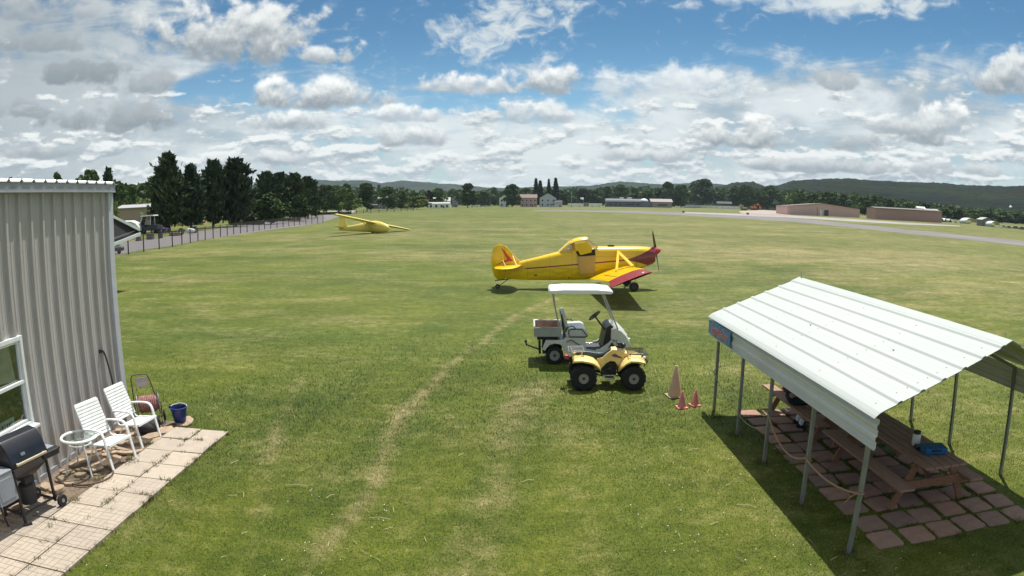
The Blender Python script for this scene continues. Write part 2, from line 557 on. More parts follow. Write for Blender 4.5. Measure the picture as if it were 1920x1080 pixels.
def dryness(x, y):
    r = np.hypot(x, y)
    d = 0.055 + 0.30 * (fbm(x * 0.35, y * 0.35, 3, 4) - 0.42)
    d = d + 0.55 * np.clip(fbm(x * 0.07 + 5, y * 0.16, 9, 5) - 0.48, 0, 1) * np.clip((r - 9) / 25, 0, 1)
    d = d + 0.07 * np.clip((r - 22) / 50, 0, 1) + 0.10 * np.clip((x - 4) / 14, 0, 1) * np.clip((r - 14) / 20, 0, 1)
    wob = fbm(x * 0.8, y * 0.8, 31, 3) - 0.5
    for pts, hw, s in TRACKS:
        dd = seg_dist(x + wob * 0.35, y + wob * 0.2, pts)
        d = d + s * np.exp(-(dd / hw) ** 2) * np.clip(1.5 * fbm(x * 1.1, y * 0.9, 77, 4) + 0.15, 0.1, 1.5)
    for px, py, a, b, s in PATCHG:
        q = ((x - px) / a) ** 2 + ((y - py) / b) ** 2
        d = d + 0.52 * s * np.exp(-q) * (0.3 + 1.3 * fbm(x * 1.3, y * 2.6, 55, 4))
    # mowing passes further out: long pale windrows
    k = 0.5 + 0.5 * np.sin((y * 0.94 - x * 0.34) * 2.1 + 5 * fbm(x * 0.04, y * 0.04, 91, 3))
    d = d + np.clip((r - 14) / 20, 0, 1) * np.exp(-r / 130) * 0.36 * np.clip(k - 0.72, 0, 1) * 3.2 * np.clip(fbm(x * 0.22, y * 0.5, 12, 4) - 0.40, 0, 1) * 3
    return np.clip(d, 0, 1)
def lush(x, y):
    "greener, taller patches"
    s = x * 0.985 - y * 0.17 + 0.25 * (fbm(x * 0.3, y * 0.15, 61, 3) - 0.5)
    stripe = np.tanh(np.sin(2 * PI * s / 2.3) * 2.5) * 0.5
    stripe = stripe * np.exp(-np.hypot(x, y) / 40) * np.clip(1.6 * fbm(x * 0.2, y * 0.1, 62, 2) - 0.2, 0, 1)
    return np.clip(fbm(x * 0.22 + 40, y * 0.3, 201, 4) * 1.6 - 0.4 + 0.75 * stripe, 0, 1)
def grass_mat(name, blade=False):
    m, nt, b = new_mat(name)
    L = nt.links
    at_ = nd(nt, 'ShaderNodeAttribute', attribute_name='dry')
    al = nd(nt, 'ShaderNodeAttribute', attribute_name='lush')
    geo = nd(nt, 'ShaderNodeNewGeometry')
    if blade:
        f = geo.outputs['Random Per Island']
        f2 = f
    else:
        n1 = nd(nt, 'ShaderNodeTexNoise', in_Scale=22.0, in_Detail=9.0, in_Roughness=0.78)
        L.new(geo.outputs['Position'], n1.inputs['Vector'])
        def mth(op, a_, b_=None, c_=None):
            n = nd(nt, 'ShaderNodeMath', operation=op)
            for i_, x_ in enumerate((a_, b_, c_)):
                if x_ is None: continue
                if isinstance(x_, (int, float)): n.inputs[i_].default_value = x_
                else: L.new(x_, n.inputs[i_])
            return n.outputs[0]
        def pn(sc_, stretch, det, ro):
            mp_ = nd(nt, 'ShaderNodeMapping'); mp_.inputs['Scale'].default_value = stretch
            L.new(geo.outputs['Position'], mp_.inputs['Vector'])
            q_ = nd(nt, 'ShaderNodeTexNoise', in_Scale=sc_, in_Detail=det, in_Roughness=ro); L.new(mp_.outputs['Vector'], q_.inputs['Vector'])
            return mth('SUBTRACT', q_.outputs['Fac'], 0.5)
        nm1 = pn(3.2, (1, 1, 1), 6.0, 0.72)          # clumps a hand wide
        nm2 = pn(0.55, (0.55, 1.0, 1), 7.0, 0.74)      # patches a stride wide
        nm3 = pn(0.09, (0.5, 1.0, 1), 5.0, 0.65)       # broad growth bands
        f = mth('MULTIPLY_ADD', mth('SUBTRACT', n1.outputs['Fac'], 0.5), 2.6, 0.46)
        f = mth('MULTIPLY_ADD', nm1, 1.1, f)
        f = mth('MULTIPLY_ADD', nm2, 0.9, f)
        f = mth('MULTIPLY_ADD', nm3, 0.9, f)
        mp = nd(nt, 'ShaderNodeMapping')
        mp.inputs['Scale'].default_value = (0.35, 0.9, 1)
        L.new(geo.outputs['Position'], mp.inputs['Vector'])
        n2 = nd(nt, 'ShaderNodeTexNoise', in_Scale=1.6, in_Detail=7.0, in_Roughness=0.7)
        L.new(mp.outputs['Vector'], n2.inputs['Vector'])
        f2 = mth('MULTIPLY_ADD', mth('ADD', nm1, nm2), 1.0, n2.outputs['Fac'])
    g_ = 1.0
    green = ramp(nt, f, [(0.0, (0.030, 0.046, 0.004)), (0.45, (0.094, 0.119, 0.007)), (0.8, (0.146, 0.163, 0.014)), (1.0, (0.25, 0.23, 0.06))])
    deep = ramp(nt, f, [(0.0, (0.024, 0.044, 0.004)), (0.6, (0.072, 0.108, 0.007)), (1.0, (0.122, 0.148, 0.018))])
    straw = ramp(nt, f, [(0.0, (0.12, 0.105, 0.030)), (0.5, (0.235, 0.20, 0.085)), (1.0, (0.42, 0.35, 0.18))])
    mx = nd(nt, 'ShaderNodeMixRGB')
    L.new(al.outputs['Fac'], mx.inputs[0]); L.new(green, mx.inputs[1]); L.new(deep, mx.inputs[2])
    # breakup of the dryness so straw shows as flecks
    add = nd(nt, 'ShaderNodeMath', operation='MULTIPLY_ADD')
    L.new(f2, add.inputs[0]); add.inputs[1].default_value = 0.75 if not blade else 0.9; 
    sub = nd(nt, 'ShaderNodeMath', operation='SUBTRACT')
    L.new(at_.outputs['Fac'], sub.inputs[0]); sub.inputs[1].default_value = 0.375 if not blade else 0.45
    L.new(sub.outputs[0], add.inputs[2])
    mr = nd(nt, 'ShaderNodeMapRange', interpolation_type='SMOOTHSTEP')
    L.new(add.outputs[0], mr.inputs[0])
    mr.inputs[1].default_value, mr.inputs[2].default_value = (0.02, 0.75)
    m2 = nd(nt, 'ShaderNodeMixRGB')
    L.new(mr.outputs[0], m2.inputs[0]); L.new(mx.outputs[0], m2.inputs[1]); L.new(straw, m2.inputs[2])
    L.new(m2.outputs[0], b.inputs['Base Color'])
    b.inputs['Roughness'].default_value = 0.75
    b.inputs['Specular IOR Level'].default_value = 0.2
    if blade:
        vm = nd(nt, 'ShaderNodeVectorMath', operation='MULTIPLY_ADD')
        L.new(geo.outputs['Normal'], vm.inputs[0]); vm.inputs[1].default_value = (0.35, 0.35, 0.15); vm.inputs[2].default_value = (0, 0, 1)
        vn = nd(nt, 'ShaderNodeVectorMath', operation='NORMALIZE'); L.new(vm.outputs[0], vn.inputs[0]); L.new(vn.outputs[0], b.inputs['Normal'])
    if not blade:
        nb = nd(nt, 'ShaderNodeTexNoise', in_Scale=45.0, in_Detail=5.0, in_Roughness=0.7)
        L.new(geo.outputs['Position'], nb.inputs['Vector'])
        bp = nd(nt, 'ShaderNodeBump', in_Strength=0.55, in_Distance=0.03)
        L.new(nb.outputs['Fac'], bp.inputs['Height'])
        L.new(bp.outputs['Normal'], b.inputs['Normal'])
    return m
def add_attr(me, name, vals):
    a = me.attributes.new(name, 'FLOAT', 'POINT')
    a.data.foreach_set('value', np.asarray(vals, np.float32))
def raw_mesh(name, V, F, m, parent=None):
    "fast mesh from numpy arrays; F is (n,k)"
    me = bpy.data.meshes.new(name)
    V = np.asarray(V, np.float32); F = np.asarray(F, np.int32)
    n, k = F.shape
    me.vertices.add(len(V)); me.vertices.foreach_set('co', V.ravel())
    me.loops.add(n * k); me.loops.foreach_set('vertex_index', F.ravel())
    me.polygons.add(n); me.polygons.foreach_set('loop_start', np.arange(0, n * k, k, dtype=np.int32))
    me.update(calc_edges=True)
    me.validate()
    for x in (m if isinstance(m, (list, tuple)) else [m]):
        me.materials.append(x)
    o = bpy.data.objects.new(name, me)
    COL.objects.link(o)
    o.parent = parent
    return o
# ================================================================ ground sheet (rings growing outwards)
NT_, NR_ = 620, 270
rr = np.concatenate([[0.02], 0.8 * (9000 / 0.8) ** (np.arange(NR_) / (NR_ - 1))])
# finer angles straight ahead
aa = np.linspace(-PI, PI, NT_, endpoint=False)
aa = aa - 0.62 * np.sin(aa)                   # denser around bearing 0 (ahead)
RR, AA = np.meshgrid(rr, aa, indexing='ij')
gx, gy = (RR * np.sin(AA)).ravel(), (RR * np.cos(AA)).ravel()
gz = np.zeros_like(gx)
nR = len(rr)
ii, jj = np.meshgrid(np.arange(nR - 1), np.arange(NT_), indexing='ij')
j2 = (jj + 1) % NT_
GF = np.stack([ii * NT_ + jj, (ii + 1) * NT_ + jj, (ii + 1) * NT_ + j2, ii * NT_ + j2], -1).reshape(-1, 4)
ground = raw_mesh('ground', np.stack([gx, gy, gz], 1), GF[:, ::-1], grass_mat('mown_grass'))
gnd_flip = ground.data.polygons[50000].normal.z
if gnd_flip < 0:
    ground.data.flip_normals()
add_attr(ground.data, 'dry', dryness(gx, gy))
add_attr(ground.data, 'lush', lush(gx, gy))
tag(ground, 'wide mown grass airfield with dry streaks and wheel tracks', kind='structure')
# ================================================================ real blades close to the camera
rng = np.random.default_rng(11)
def blades(name, x, y, h, w, m, lean=0.6, z=0.0):
    n = len(x)
    a = rng.uniform(0, 2 * PI, n)
    l = rng.uniform(0.15, 1.0, n) * lean
    b = rng.uniform(0, 2 * PI, n)
    wx, wy = np.cos(a) * w / 2, np.sin(a) * w / 2
    tx, ty = x + np.cos(b) * h * l, y + np.sin(b) * h * l
    V = np.empty((n, 3, 3))
    V[:, 0] = np.stack([x - wx, y - wy, np.full(n, z - 0.002)], 1)
    V[:, 1] = np.stack([x + wx, y + wy, np.full(n, z - 0.002)], 1)
    V[:, 2] = np.stack([tx, ty, z + h * np.sqrt(np.clip(1 - l * l * 0.6, 0.1, 1))], 1)
    o = raw_mesh(name, V.reshape(-1, 3), np.arange(3 * n).reshape(-1, 3), m)
    add_attr(o.data, 'dry', np.repeat(dryness(x, y), 3))
    add_attr(o.data, 'lush', np.repeat(lush(x, y), 3))
    return o
blade_m = grass_mat('grass_blade', True)
N_BL = 520000
r_ = 3.2 * (24 / 3.2) ** rng.uniform(0, 1, N_BL)
t_ = rng.uniform(-0.92, 0.92, N_BL)
bx, by = r_ * np.sin(t_), r_ * np.cos(t_)
keep = ~((bx < -5.36) & (by < 10.98) & (bx > -8)) & ~((bx < -7.0) & (by < 11.4)) & ~((bx < -6.45) & (by < 11.55))
gx_, gy_ = (bx - 4.63) / 0.5, (by - 6.43) / 0.5     # stepping stones under the shelter
on_stone = (bx > 4.6) & (bx < 7.7) & (by > 6.4) & (by < 12.5) & ((gx_ % 1) > 0.09) & ((gx_ % 1) < 0.91) & ((gy_ % 1) > 0.09) & ((gy_ % 1) < 0.91)
keep &= ~on_stone
keep &= rng.uniform(0, 1, N_BL) > np.clip((np.hypot(bx, by) - 11) / 12, 0, 1)
bx, by = bx[keep], by[keep]
bh = (0.018 + 0.022 * rng.uniform(0, 1, len(bx)) ** 1.6) * (0.7 + 0.5 * lush(bx, by)) * np.clip(np.hypot(bx, by) / 9, 0.9, 1.7)
bw = 0.0045 * np.clip(np.hypot(bx, by) / 6, 1.0, 3.0)
gr = blades('grass', bx, by, bh, bw, blade_m, 0.75)
tag(gr, 'short mown grass blades of the near lawn', 'grass', kind='stuff')
# clover heads and dropped straw
nc = 900
cr, ct = 3.6 * (15 / 3.6) ** rng.uniform(0, 1, nc), rng.uniform(-0.8, 0.8, nc)
cx, cy = cr * np.sin(ct), cr * np.cos(ct)
kc = (fbm(cx * 0.4 + 9, cy * 0.4, 303, 3) + 0.16 * (cx > 1.5) > 0.56) & ~((cx < -5.2) & (cy < 11.4)) & ~((cx > 4.5) & (cx < 7.8) & (cy > 6.3) & (cy < 12.6))
cx, cy = cx[kc], cy[kc]
cz = rng.uniform(0.025, 0.045, len(cx)); cs = rng.uniform(0.006, 0.011, len(cx))
dirs = np.array([(1, 0, 0), (0, 1, 0), (-1, 0, 0), (0, -1, 0), (0, 0, 1.0)])
V = (np.stack([cx, cy, cz], 1)[:, None, :] + dirs[None] * cs[:, None, None]).reshape(-1, 3)
F = (np.arange(len(cx))[:, None, None] * 5 + np.array([(0, 1, 4), (1, 2, 4), (2, 3, 4), (3, 0, 4)])[None]).reshape(-1, 3)
tag(raw_mesh('clover', V, F, mat('clover_white', (0.60, 0.60, 0.50), 0.8)), 'scattered white clover heads in the near lawn', 'clover', kind='stuff')
b = MB()
srn = random.Random(5)
for u, v, l, a in ((556, 914, .34, .1), (712, 976, .30, -.05), (1400, 952, .30, -.5), (620, 934, .16, .9), (1300, 846, .2, .3), (990, 905, .2, .4)):
    p = at(u, v)
    b.tube([p + Vector((-l / 2 * math.cos(a), -l / 2 * math.sin(a), .03)), p + Vector((0, .02, .045)), p + Vector((l / 2 * math.cos(a), l / 2 * math.sin(a), .03))], 0.005, 4)
for k in range(160):
    r0, t0 = 3.8 * (16 / 3.8) ** srn.random(), srn.uniform(-.62, .62)
    p = Vector((r0 * math.sin(t0), r0 * math.cos(t0), 0)); a = srn.uniform(0, 3.1); l = srn.uniform(.05, .16)
    if p.x < -5 and p.y < 11.3: continue
    b.tube([p + Vector((-l / 2 * math.cos(a), -l / 2 * math.sin(a), .022)), p + Vector((l / 2 * math.cos(a), l / 2 * math.sin(a), .036))], 0.0032, 3)
tag(b.build('straw', mat('dry_straw', (0.50, 0.44, 0.26), 0.8), None), 'loose dry straw stalks lying on the near lawn', 'straw', kind='stuff')
# longer tufts at post feet, slab edges and stone joints
tx_, ty_ = [], []
def tuft(x, y, n, s):
    tx_.extend(rng.normal(x, s, n)); ty_.extend(rng.normal(y, s, n))
for yy in (6.465, 8.0, 9.62, 11.04, 12.1):
    tuft(4.15, yy, 160, 0.09); tuft(8.2, yy, 120, 0.12)
for k in range(60):
    yy = rng.uniform(5.2, 10.95); tuft(-5.36 + rng.normal(0, .02), yy, 22, 0.03)
for k in range(70):
    tuft(4.62 + 0.5 * rng.integers(0, 7), rng.uniform(6.4, 12.4), 30, 0.04)
    tuft(rng.uniform(4.6, 7.6), 6.42 + 0.5 * rng.integers(0, 12), 30, 0.04)
tx_, ty_ = np.array(tx_), np.array(ty_)
tf_ = blades('long_grass', tx_, ty_, rng.uniform(0.04, 0.11, len(tx_)), np.full(len(tx_), 0.006), blade_m, 0.6)
tag(tf_, 'longer grass tufts around posts, slabs and stepping stones', 'grass', kind='stuff')
# ================================================================ road, runway, apron
def sheet(name, px, z, m, label=None, pts=None, sub=1):
    P = pts if pts else [at(u, v) for u, v in px]
    o = raw_mesh(name, [(p[0], p[1], z) for p in P], [list(range(len(P)))], m)
    if o.data.polygons[0].normal.z < 0:
        o.data.flip_normals()
    return tag(o, label, kind='structure')
asphalt = mat('old_asphalt', (0.16, 0.145, 0.15), 0.9, var=0.16, vs=0.5, bump=0.2, bs=8)
concrete = mat('pale_concrete', (0.30, 0.275, 0.26), 0.9, var=0.2, vs=0.12)
runway_m = mat('runway_asphalt', (0.17, 0.155, 0.155), 0.9, var=0.25, vs=0.06)
sheet('road', [(120, 500), (228, 477), (259, 469.5), (314, 462), (383, 449.5), (440, 441), (500, 432), (560, 424.5), (600, 418), (622, 411), (640, 404), (650, 399.5), (628, 400), (600, 404.5), (560, 408), (520, 414), (460, 421), (400, 430), (360, 435.5), (322, 442.5), (285, 448), (228, 455), (100, 470)], 0.008, asphalt, 'grey asphalt lane behind the chain link fence')
sheet('road', [(640, 400), (662, 399), (668, 395), (660, 393.5), (600, 397), (560, 402), (560, 404.5), (600, 401.5)], 0.012, concrete, 'pale side road turning off beyond the fence')
sheet('runway', [(1000, 394.2), (1100, 394.4), (1200, 395.4), (1390, 403), (1500, 410), (1700, 430.5), (1920, 452), (1990, 460), (1990, 470), (1920, 461), (1700, 438), (1500, 417), (1390, 410), (1200, 400), (1100, 397), (1000, 395.6)], 0.008, runway_m, 'grey runway strip curving across the field')
sheet('taxiway', [(1280, 397.6), (1380, 400.5), (1480, 403.6), (1600, 411), (1700, 417.5), (1800, 423), (1800, 424.5), (1700, 421), (1600, 415.5), (1480, 408), (1380, 404), (1280, 399.6)], 0.012, concrete, 'pale concrete taxiway beyond the runway')
sheet('apron', [(1385, 396), (1430, 393.5), (1482, 397), (1482, 403), (1440, 402), (1390, 400)], 0.016, mat('bare_dirt', (0.36, 0.29, 0.26), 0.95, var=0.15, vs=0.1), 'bare earth apron by the digging machines')
# ================================================================ hills
def ridge(name, label, prof, dist, depth, mcol, seed, foot=0.0, rough=1.0):
    "wooded hill: crest follows (bearing, elevation) stations at its own distance; a real slope in depth"
    azs = np.linspace(prof[0][0], prof[-1][0], 420)
    els = np.interp(azs, [p[0] for p in prof], [p[1] for p in prof])
    nd_ = 60
    V = []
    for j in range(nd_):
        t = j / (nd_ - 1)
        rad = dist - depth * (1 - t) if t <= 1 else dist
        sh = np.sin(t * PI / 2) ** 1.25
        hh = (CAM_H + np.tan(np.radians(els)) * dist) * sh
        X = rad * np.sin(np.radians(azs)); Y = rad * np.cos(np.radians(azs))
        lump = (fbm(X / 90 + seed, Y / 90, seed, 3) - 0.5) * dist * 0.010 * sh * (1 - t * 0.75)
        bump = (fbm(X / 13, Y / 13, seed + 5, 3) - 0.5) * 9.0 * rough * (0.3 + 0.7 * sh)
        V.append(np.stack([X, Y, np.maximum(hh + lump + bump, foot - 3)], 1))
    # back slope
    X = (dist + depth * 0.7) * np.sin(np.radians(azs)); Y = (dist + depth * 0.7) * np.cos(np.radians(azs))
    V.append(np.stack([X, Y, np.full_like(X, -5)], 1))
    V = np.concatenate(V)
    n = len(azs)
    i, j = np.meshgrid(np.arange(nd_), np.arange(n - 1), indexing='ij')
    F = np.stack([i * n + j, i * n + j + 1, (i + 1) * n + j + 1, (i + 1) * n + j], -1).reshape(-1, 4)
    o = raw_mesh(name, V, F, mcol)
    return tag(o, label, kind='structure')
def wood_mat(name, c1, c2, sc):
    m, nt, b = new_mat(name)
    L = nt.links
    geo = nd(nt, 'ShaderNodeNewGeometry')
    vo = nd(nt, 'ShaderNodeTexVoronoi', in_Scale=sc)
    L.new(geo.outputs['Position'], vo.inputs['Vector'])
    n1 = nd(nt, 'ShaderNodeTexNoise', in_Scale=sc * 0.12, in_Detail=6.0, in_Roughness=0.65)
    L.new(geo.outputs['Position'], n1.inputs['Vector'])
    c = ramp(nt, n1.outputs['Fac'], [(0.36, c1), (0.62, c2)])
    mx = nd(nt, 'ShaderNodeMixRGB', blend_type='MULTIPLY')
    mx.inputs[0].default_value = 0.55
    L.new(c, mx.inputs[1])
    L.new(vo.outputs['Color'], mx.inputs[2])
    L.new(mx.outputs[0], b.inputs['Base Color'])
    b.inputs['Roughness'].default_value = 0.95
    b.inputs['Specular IOR Level'].default_value = 0.05
    bp = nd(nt, 'ShaderNodeBump', in_Strength=1.0, in_Distance=6.0)
    L.new(vo.outputs['Distance'], bp.inputs['Height'])
    bp.invert = True
    L.new(bp.outputs['Normal'], b.inputs['Normal'])
    return m
wm_far = wood_mat('far_woodland', (0.016, 0.030, 0.018), (0.036, 0.054, 0.026), 0.02)
wm_near = wood_mat('hillside_woodland', (0.006, 0.013, 0.009), (0.019, 0.030, 0.013), 0.03)
ridge('hill', 'long blue wooded ridge on the skyline behind the pines', [(-52, 1.2), (-30, 1.7), (-19, 2.05), (-17.6, 2.25), (-15.5, 2.0), (-13, 2.05), (-11.5, 1.75), (-9.5, 1.95), (-7.5, 1.75), (-5, 1.6), (-3.5, 1.4), (-1.5, 1.25), (2, 1.1), (6, 0.6)], 5200, 1500, wm_far, 3)
ridge('hill', 'low blue wooded ridge behind the houses and terminal', [(-6, 0.8), (-2, 1.2), (2, 1.35), (6.5, 1.45), (8.5, 1.75), (9.5, 1.85), (11, 1.75), (13, 1.65), (15.5, 1.85), (17.5, 1.85), (20, 1.6), (22.5, 1.45), (26, 1.0)], 4300, 1300, wm_far, 9)
ridge('hill', 'dark green wooded hill rising behind the pink hangar', [(15.0, 0.7), (17.5, 1.35), (19.5, 1.85), (21, 1.95), (22, 1.65), (23.2, 1.75), (24.5, 2.15), (26.5, 2.35), (29, 2.42), (32, 2.42), (34.5, 2.4), (37, 2.42), (40, 2.42), (43, 2.5), (46, 2.62), (54, 2.8)], 2300, 1350, wm_near, 21)

# ================================================================ the air itself: far things fade to pale blue
hz_, nt, b_ = new_mat('thin_air')
nt.nodes.remove(b_)
pv = nd(nt, 'ShaderNodeVolumePrincipled')
pv.inputs['Color'].default_value = (0.72, 0.86, 1.0, 1)
pv.inputs['Density'].default_value = 0.000055
pv.inputs['Anisotropy'].default_value = 0.0
nt.links.new(pv.outputs[0], nt.nodes['Material Output'].inputs['Volume'])
b = MB(); b.box((0, 2000, 134), (16400, 13200, 270))
hz = tag(b.build('haze', hz_, None, smooth=0), 'thin pale blue air over the whole airfield', 'haze', kind='stuff')
# ================================================================ trees
def leaf_mat(name, stops, rough=0.7):
    m, nt, b = new_mat(name)
    L = nt.links
    geo = nd(nt, 'ShaderNodeNewGeometry')
    oi = nd(nt, 'ShaderNodeObjectInfo')
    ad = nd(nt, 'ShaderNodeMath', operation='MULTIPLY_ADD')
    L.new(oi.outputs['Random'], ad.inputs[0])
    ad.inputs[1].default_value = 0.45
    ml = nd(nt, 'ShaderNodeMath', operation='MULTIPLY')
    L.new(geo.outputs['Random Per Island'], ml.inputs[0])
    ml.inputs[1].default_value = 0.55
    L.new(ml.outputs[0], ad.inputs[2])
    c = ramp(nt, ad.outputs[0], stops)
    L.new(c, b.inputs['Base Color'])
    b.inputs['Roughness'].default_value = rough
    b.inputs['Specular IOR Level'].default_value = 0.15
    return m
LM = {
    'pine': leaf_mat('pine_needles', [(0.0, (0.029, 0.048, 0.029)), (0.6, (0.060, 0.088, 0.044)), (1.0, (0.112, 0.136, 0.061))]),
    'dark': leaf_mat('dark_leaves', [(0.0, (0.036, 0.065, 0.025)), (0.5, (0.069, 0.109, 0.036)), (1.0, (0.129, 0.177, 0.060))]),
    'mid': leaf_mat('green_leaves', [(0.0, (0.041, 0.078, 0.022)), (0.5, (0.083, 0.139, 0.038)), (1.0, (0.156, 0.217, 0.063))]),
    'light': leaf_mat('light_leaves', [(0.0, (0.078, 0.118, 0.031)), (0.5, (0.152, 0.199, 0.056)), (1.0, (0.260, 0.287, 0.095))]),
    'red': leaf_mat('purple_leaves', [(0.0, (0.038, 0.025, 0.025)), (0.5, (0.073, 0.045, 0.041)), (1.0, (0.122, 0.078, 0.060))]),
}
bark = mat('bark', (0.10, 0.08, 0.062), 0.95, var=0.3, vs=9, bump=0.6, bs=30, stretch=(1, 1, 0.2))
def quads(P, N, size, aspect=1.0, axis=None, seed=0):
    "leaf-sized quads at P; N optional preferred facing; axis optional long direction"
    rg = np.random.default_rng(seed)
    n = len(P)
    a = rg.normal(size=(n, 3)) if axis is None else axis + rg.normal(size=(n, 3)) * 0.35
    a /= np.linalg.norm(a, axis=1, keepdims=True)
    b = rg.normal(size=(n, 3)) if N is None else N + rg.normal(size=(n, 3)) * 0.6
    b = np.cross(a, b)
    b /= np.linalg.norm(b, axis=1, keepdims=True) + 1e-9
    s = size * rg.uniform(0.6, 1.35, (n, 1))
    a = a * s * aspect
    b = b * s
    V = np.stack([P - a - b * 0.45, P - a * 0.1 + b, P + a + b * 0.1, P + a * 0.2 - b], 1).reshape(-1, 3)
    return V
def crown_decid(seed, n=3600, leaf=0.028, squash=1.0, low=0.02):
    rg = np.random.default_rng(seed)
    P = []
    nc = 26
    for k in range(nc):
        th = rg.uniform(0, 2 * PI)
        zz = rg.uniform(0, 1)
        env = math.sin(PI * (0.10 + 0.84 * zz)) ** 0.75
        rad = rg.uniform(0.15, 0.95) * env * 0.34
        c = np.array([rad * math.cos(th), rad * math.sin(th), low + 0.09 + zz * (0.86 - low)])
        r = rg.uniform(0.075, 0.145) * (0.7 + 0.5 * env)
        m = int(n / nc)
        d = rg.normal(size=(m, 3))
        d /= np.linalg.norm(d, axis=1, keepdims=True)
        d[:, 2] = np.abs(d[:, 2]) * np.where(rg.uniform(size=m) < 0.78, 1, -1)
        rr_ = r * rg.uniform(0.55, 1.12, (m, 1)) ** 0.6
        P.append(c + d * rr_ * np.array([1.1, 1.1, 0.85 * squash]))
    P = np.concatenate(P)
    P[:, 2] *= 1.0 / P[:, 2].max()
    return quads(P, None, leaf, 1.15, seed=seed)
def crown_pine(seed, n=5200, leaf=0.017, base=0.10, rmax=0.30, full=1.0, pw=1.35):
    rg = np.random.default_rng(seed)
    P, A = [], []
    nb = 78
    for k in range(nb):
        z0 = base + (0.985 - base) * (k / nb) ** 0.92
        t = (z0 - base) / (1 - base)
        L_ = rmax * (0.72 + 0.28 * min(1, t / 0.25)) * max(0.0, 1 - t ** pw) ** full * rg.uniform(0.60, 1.15) + 0.012
        th = k * 2.39996 + rg.uniform(-0.4, 0.4)
        m = max(14, int(n / nb * (0.35 + 1.1 * L_ / rmax)))
        s = rg.uniform(0.18, 1.0, m) ** 0.75
        up = 0.10 + 0.55 * t
        spread = 0.05 * (1 - 0.5 * t)
        q = np.stack([np.cos(th) * L_ * s, np.sin(th) * L_ * s, z0 + L_ * (up * s + 0.35 * s * s - 0.22 * s * (1 - t))], 1)
        q += rg.normal(size=(m, 3)) * np.array([spread, spread, spread * 0.55]) * (0.4 + 0.6 * s[:, None])
        P.append(q)
        A.append(np.tile(np.array([np.cos(th) * 0.6, np.sin(th) * 0.6, 0.75]), (m, 1)))
    P, A = np.concatenate(P), np.concatenate(A)
    P[:, 2] = np.clip(P[:, 2], base * 0.7, 1.03)
    return quads(P, None, leaf, 2.1, A, seed)
def crown_fir(seed, n=2600, leaf=0.02):
    rg = np.random.default_rng(seed)
    z = rg.uniform(0, 1, n) ** 0.8
    lay = 0.75 + 0.25 * np.sin(z * 60)
    r = (1 - z) * 0.20 * lay * rg.uniform(0.35, 1.05, n) ** 0.5 + 0.006
    th = rg.uniform(0, 2 * PI, n)
    P = np.stack([r * np.cos(th), r * np.sin(th), 0.08 + 0.92 * z - r * 0.25], 1)
    A = np.stack([np.cos(th), np.sin(th), -0.2 * np.ones(n)], 1)
    return quads(P, None, leaf, 1.7, A, seed)
def crown_bush(seed, n=1500, leaf=0.05):
    rg = np.random.default_rng(seed)
    P = []
    for k in range(12):
        c = np.array([rg.uniform(-0.45, 0.45), rg.uniform(-0.3, 0.3), rg.uniform(0.25, 0.6)])
        d = rg.normal(size=(n // 12, 3)); d /= np.linalg.norm(d, axis=1, keepdims=True)
        P.append(c + d * rg.uniform(0.2, 0.36) * rg.uniform(0.6, 1.1, (n // 12, 1)))
    P = np.concatenate(P)
    P[:, 2] = np.abs(P[:, 2])
    P[:, 2] /= P[:, 2].max()
    return quads(P, None, leaf, 1.2, seed=seed)
PROTO = {}
def proto(kind, seed, fol):
    key = (kind, seed, fol)
    if key not in PROTO:
        V = {'decid': lambda: crown_decid(seed), 'round': lambda: crown_decid(seed, 3600, 0.026, 0.9, 0.0), 'fine': lambda: crown_decid(seed, 9000, 0.016, 1.0, 0.03),
             'pine': lambda: crown_pine(seed), 'broadpine': lambda: crown_pine(seed, 5600, 0.018, 0.10, 0.36, 0.85, 1.9), 'fir': lambda: crown_fir(seed), 'bush': lambda: crown_bush(seed)}[kind]()
        me = bpy.data.meshes.new('crown')
        F = np.arange(len(V)).reshape(-1, 4)
        o = raw_mesh('crown', V, F, LM[fol])
        me = o.data
        bpy.data.objects.remove(o)
        b = MB()
        rg = random.Random(seed)
        top = 0.9 if kind in ('pine', 'broadpine', 'fir') else 0.55
        b.tube(spline([(0, 0, -0.01), (0.004, 0, top * 0.3), (-0.006, 0.004, top * 0.6), (0.003, 0, top)], 3), [0.024 - 0.0022 * i for i in range(10)], 7)
        if kind in ('decid', 'round', 'fine'):
            for k in range(6):
                a = k * 1.05 + rg.uniform(-.3, .3)
                z0 = 0.22 + 0.05 * k
                b.tube([(0, 0, z0), (0.10 * math.cos(a), 0.10 * math.sin(a), z0 + 0.12), (0.2 * math.cos(a), 0.2 * math.sin(a), z0 + 0.28)], [0.012, 0.008, 0.004], 5)
        elif kind in ('pine', 'broadpine'):
            for k in range(10):
                a = k * 2.4
                z0 = 0.16 + 0.05 * k
                b.tube([(0, 0, z0), (0.12 * math.cos(a), 0.12 * math.sin(a), z0 + 0.01), (0.22 * math.cos(a), 0.22 * math.sin(a), z0 + 0.05)], [0.008, 0.005, 0.002], 4)
        t = b.build('trunk', bark)
        tm = t.data
        bpy.data.objects.remove(t)
        PROTO[key] = (me, tm)
    return PROTO[key]
TREE_N = [0]
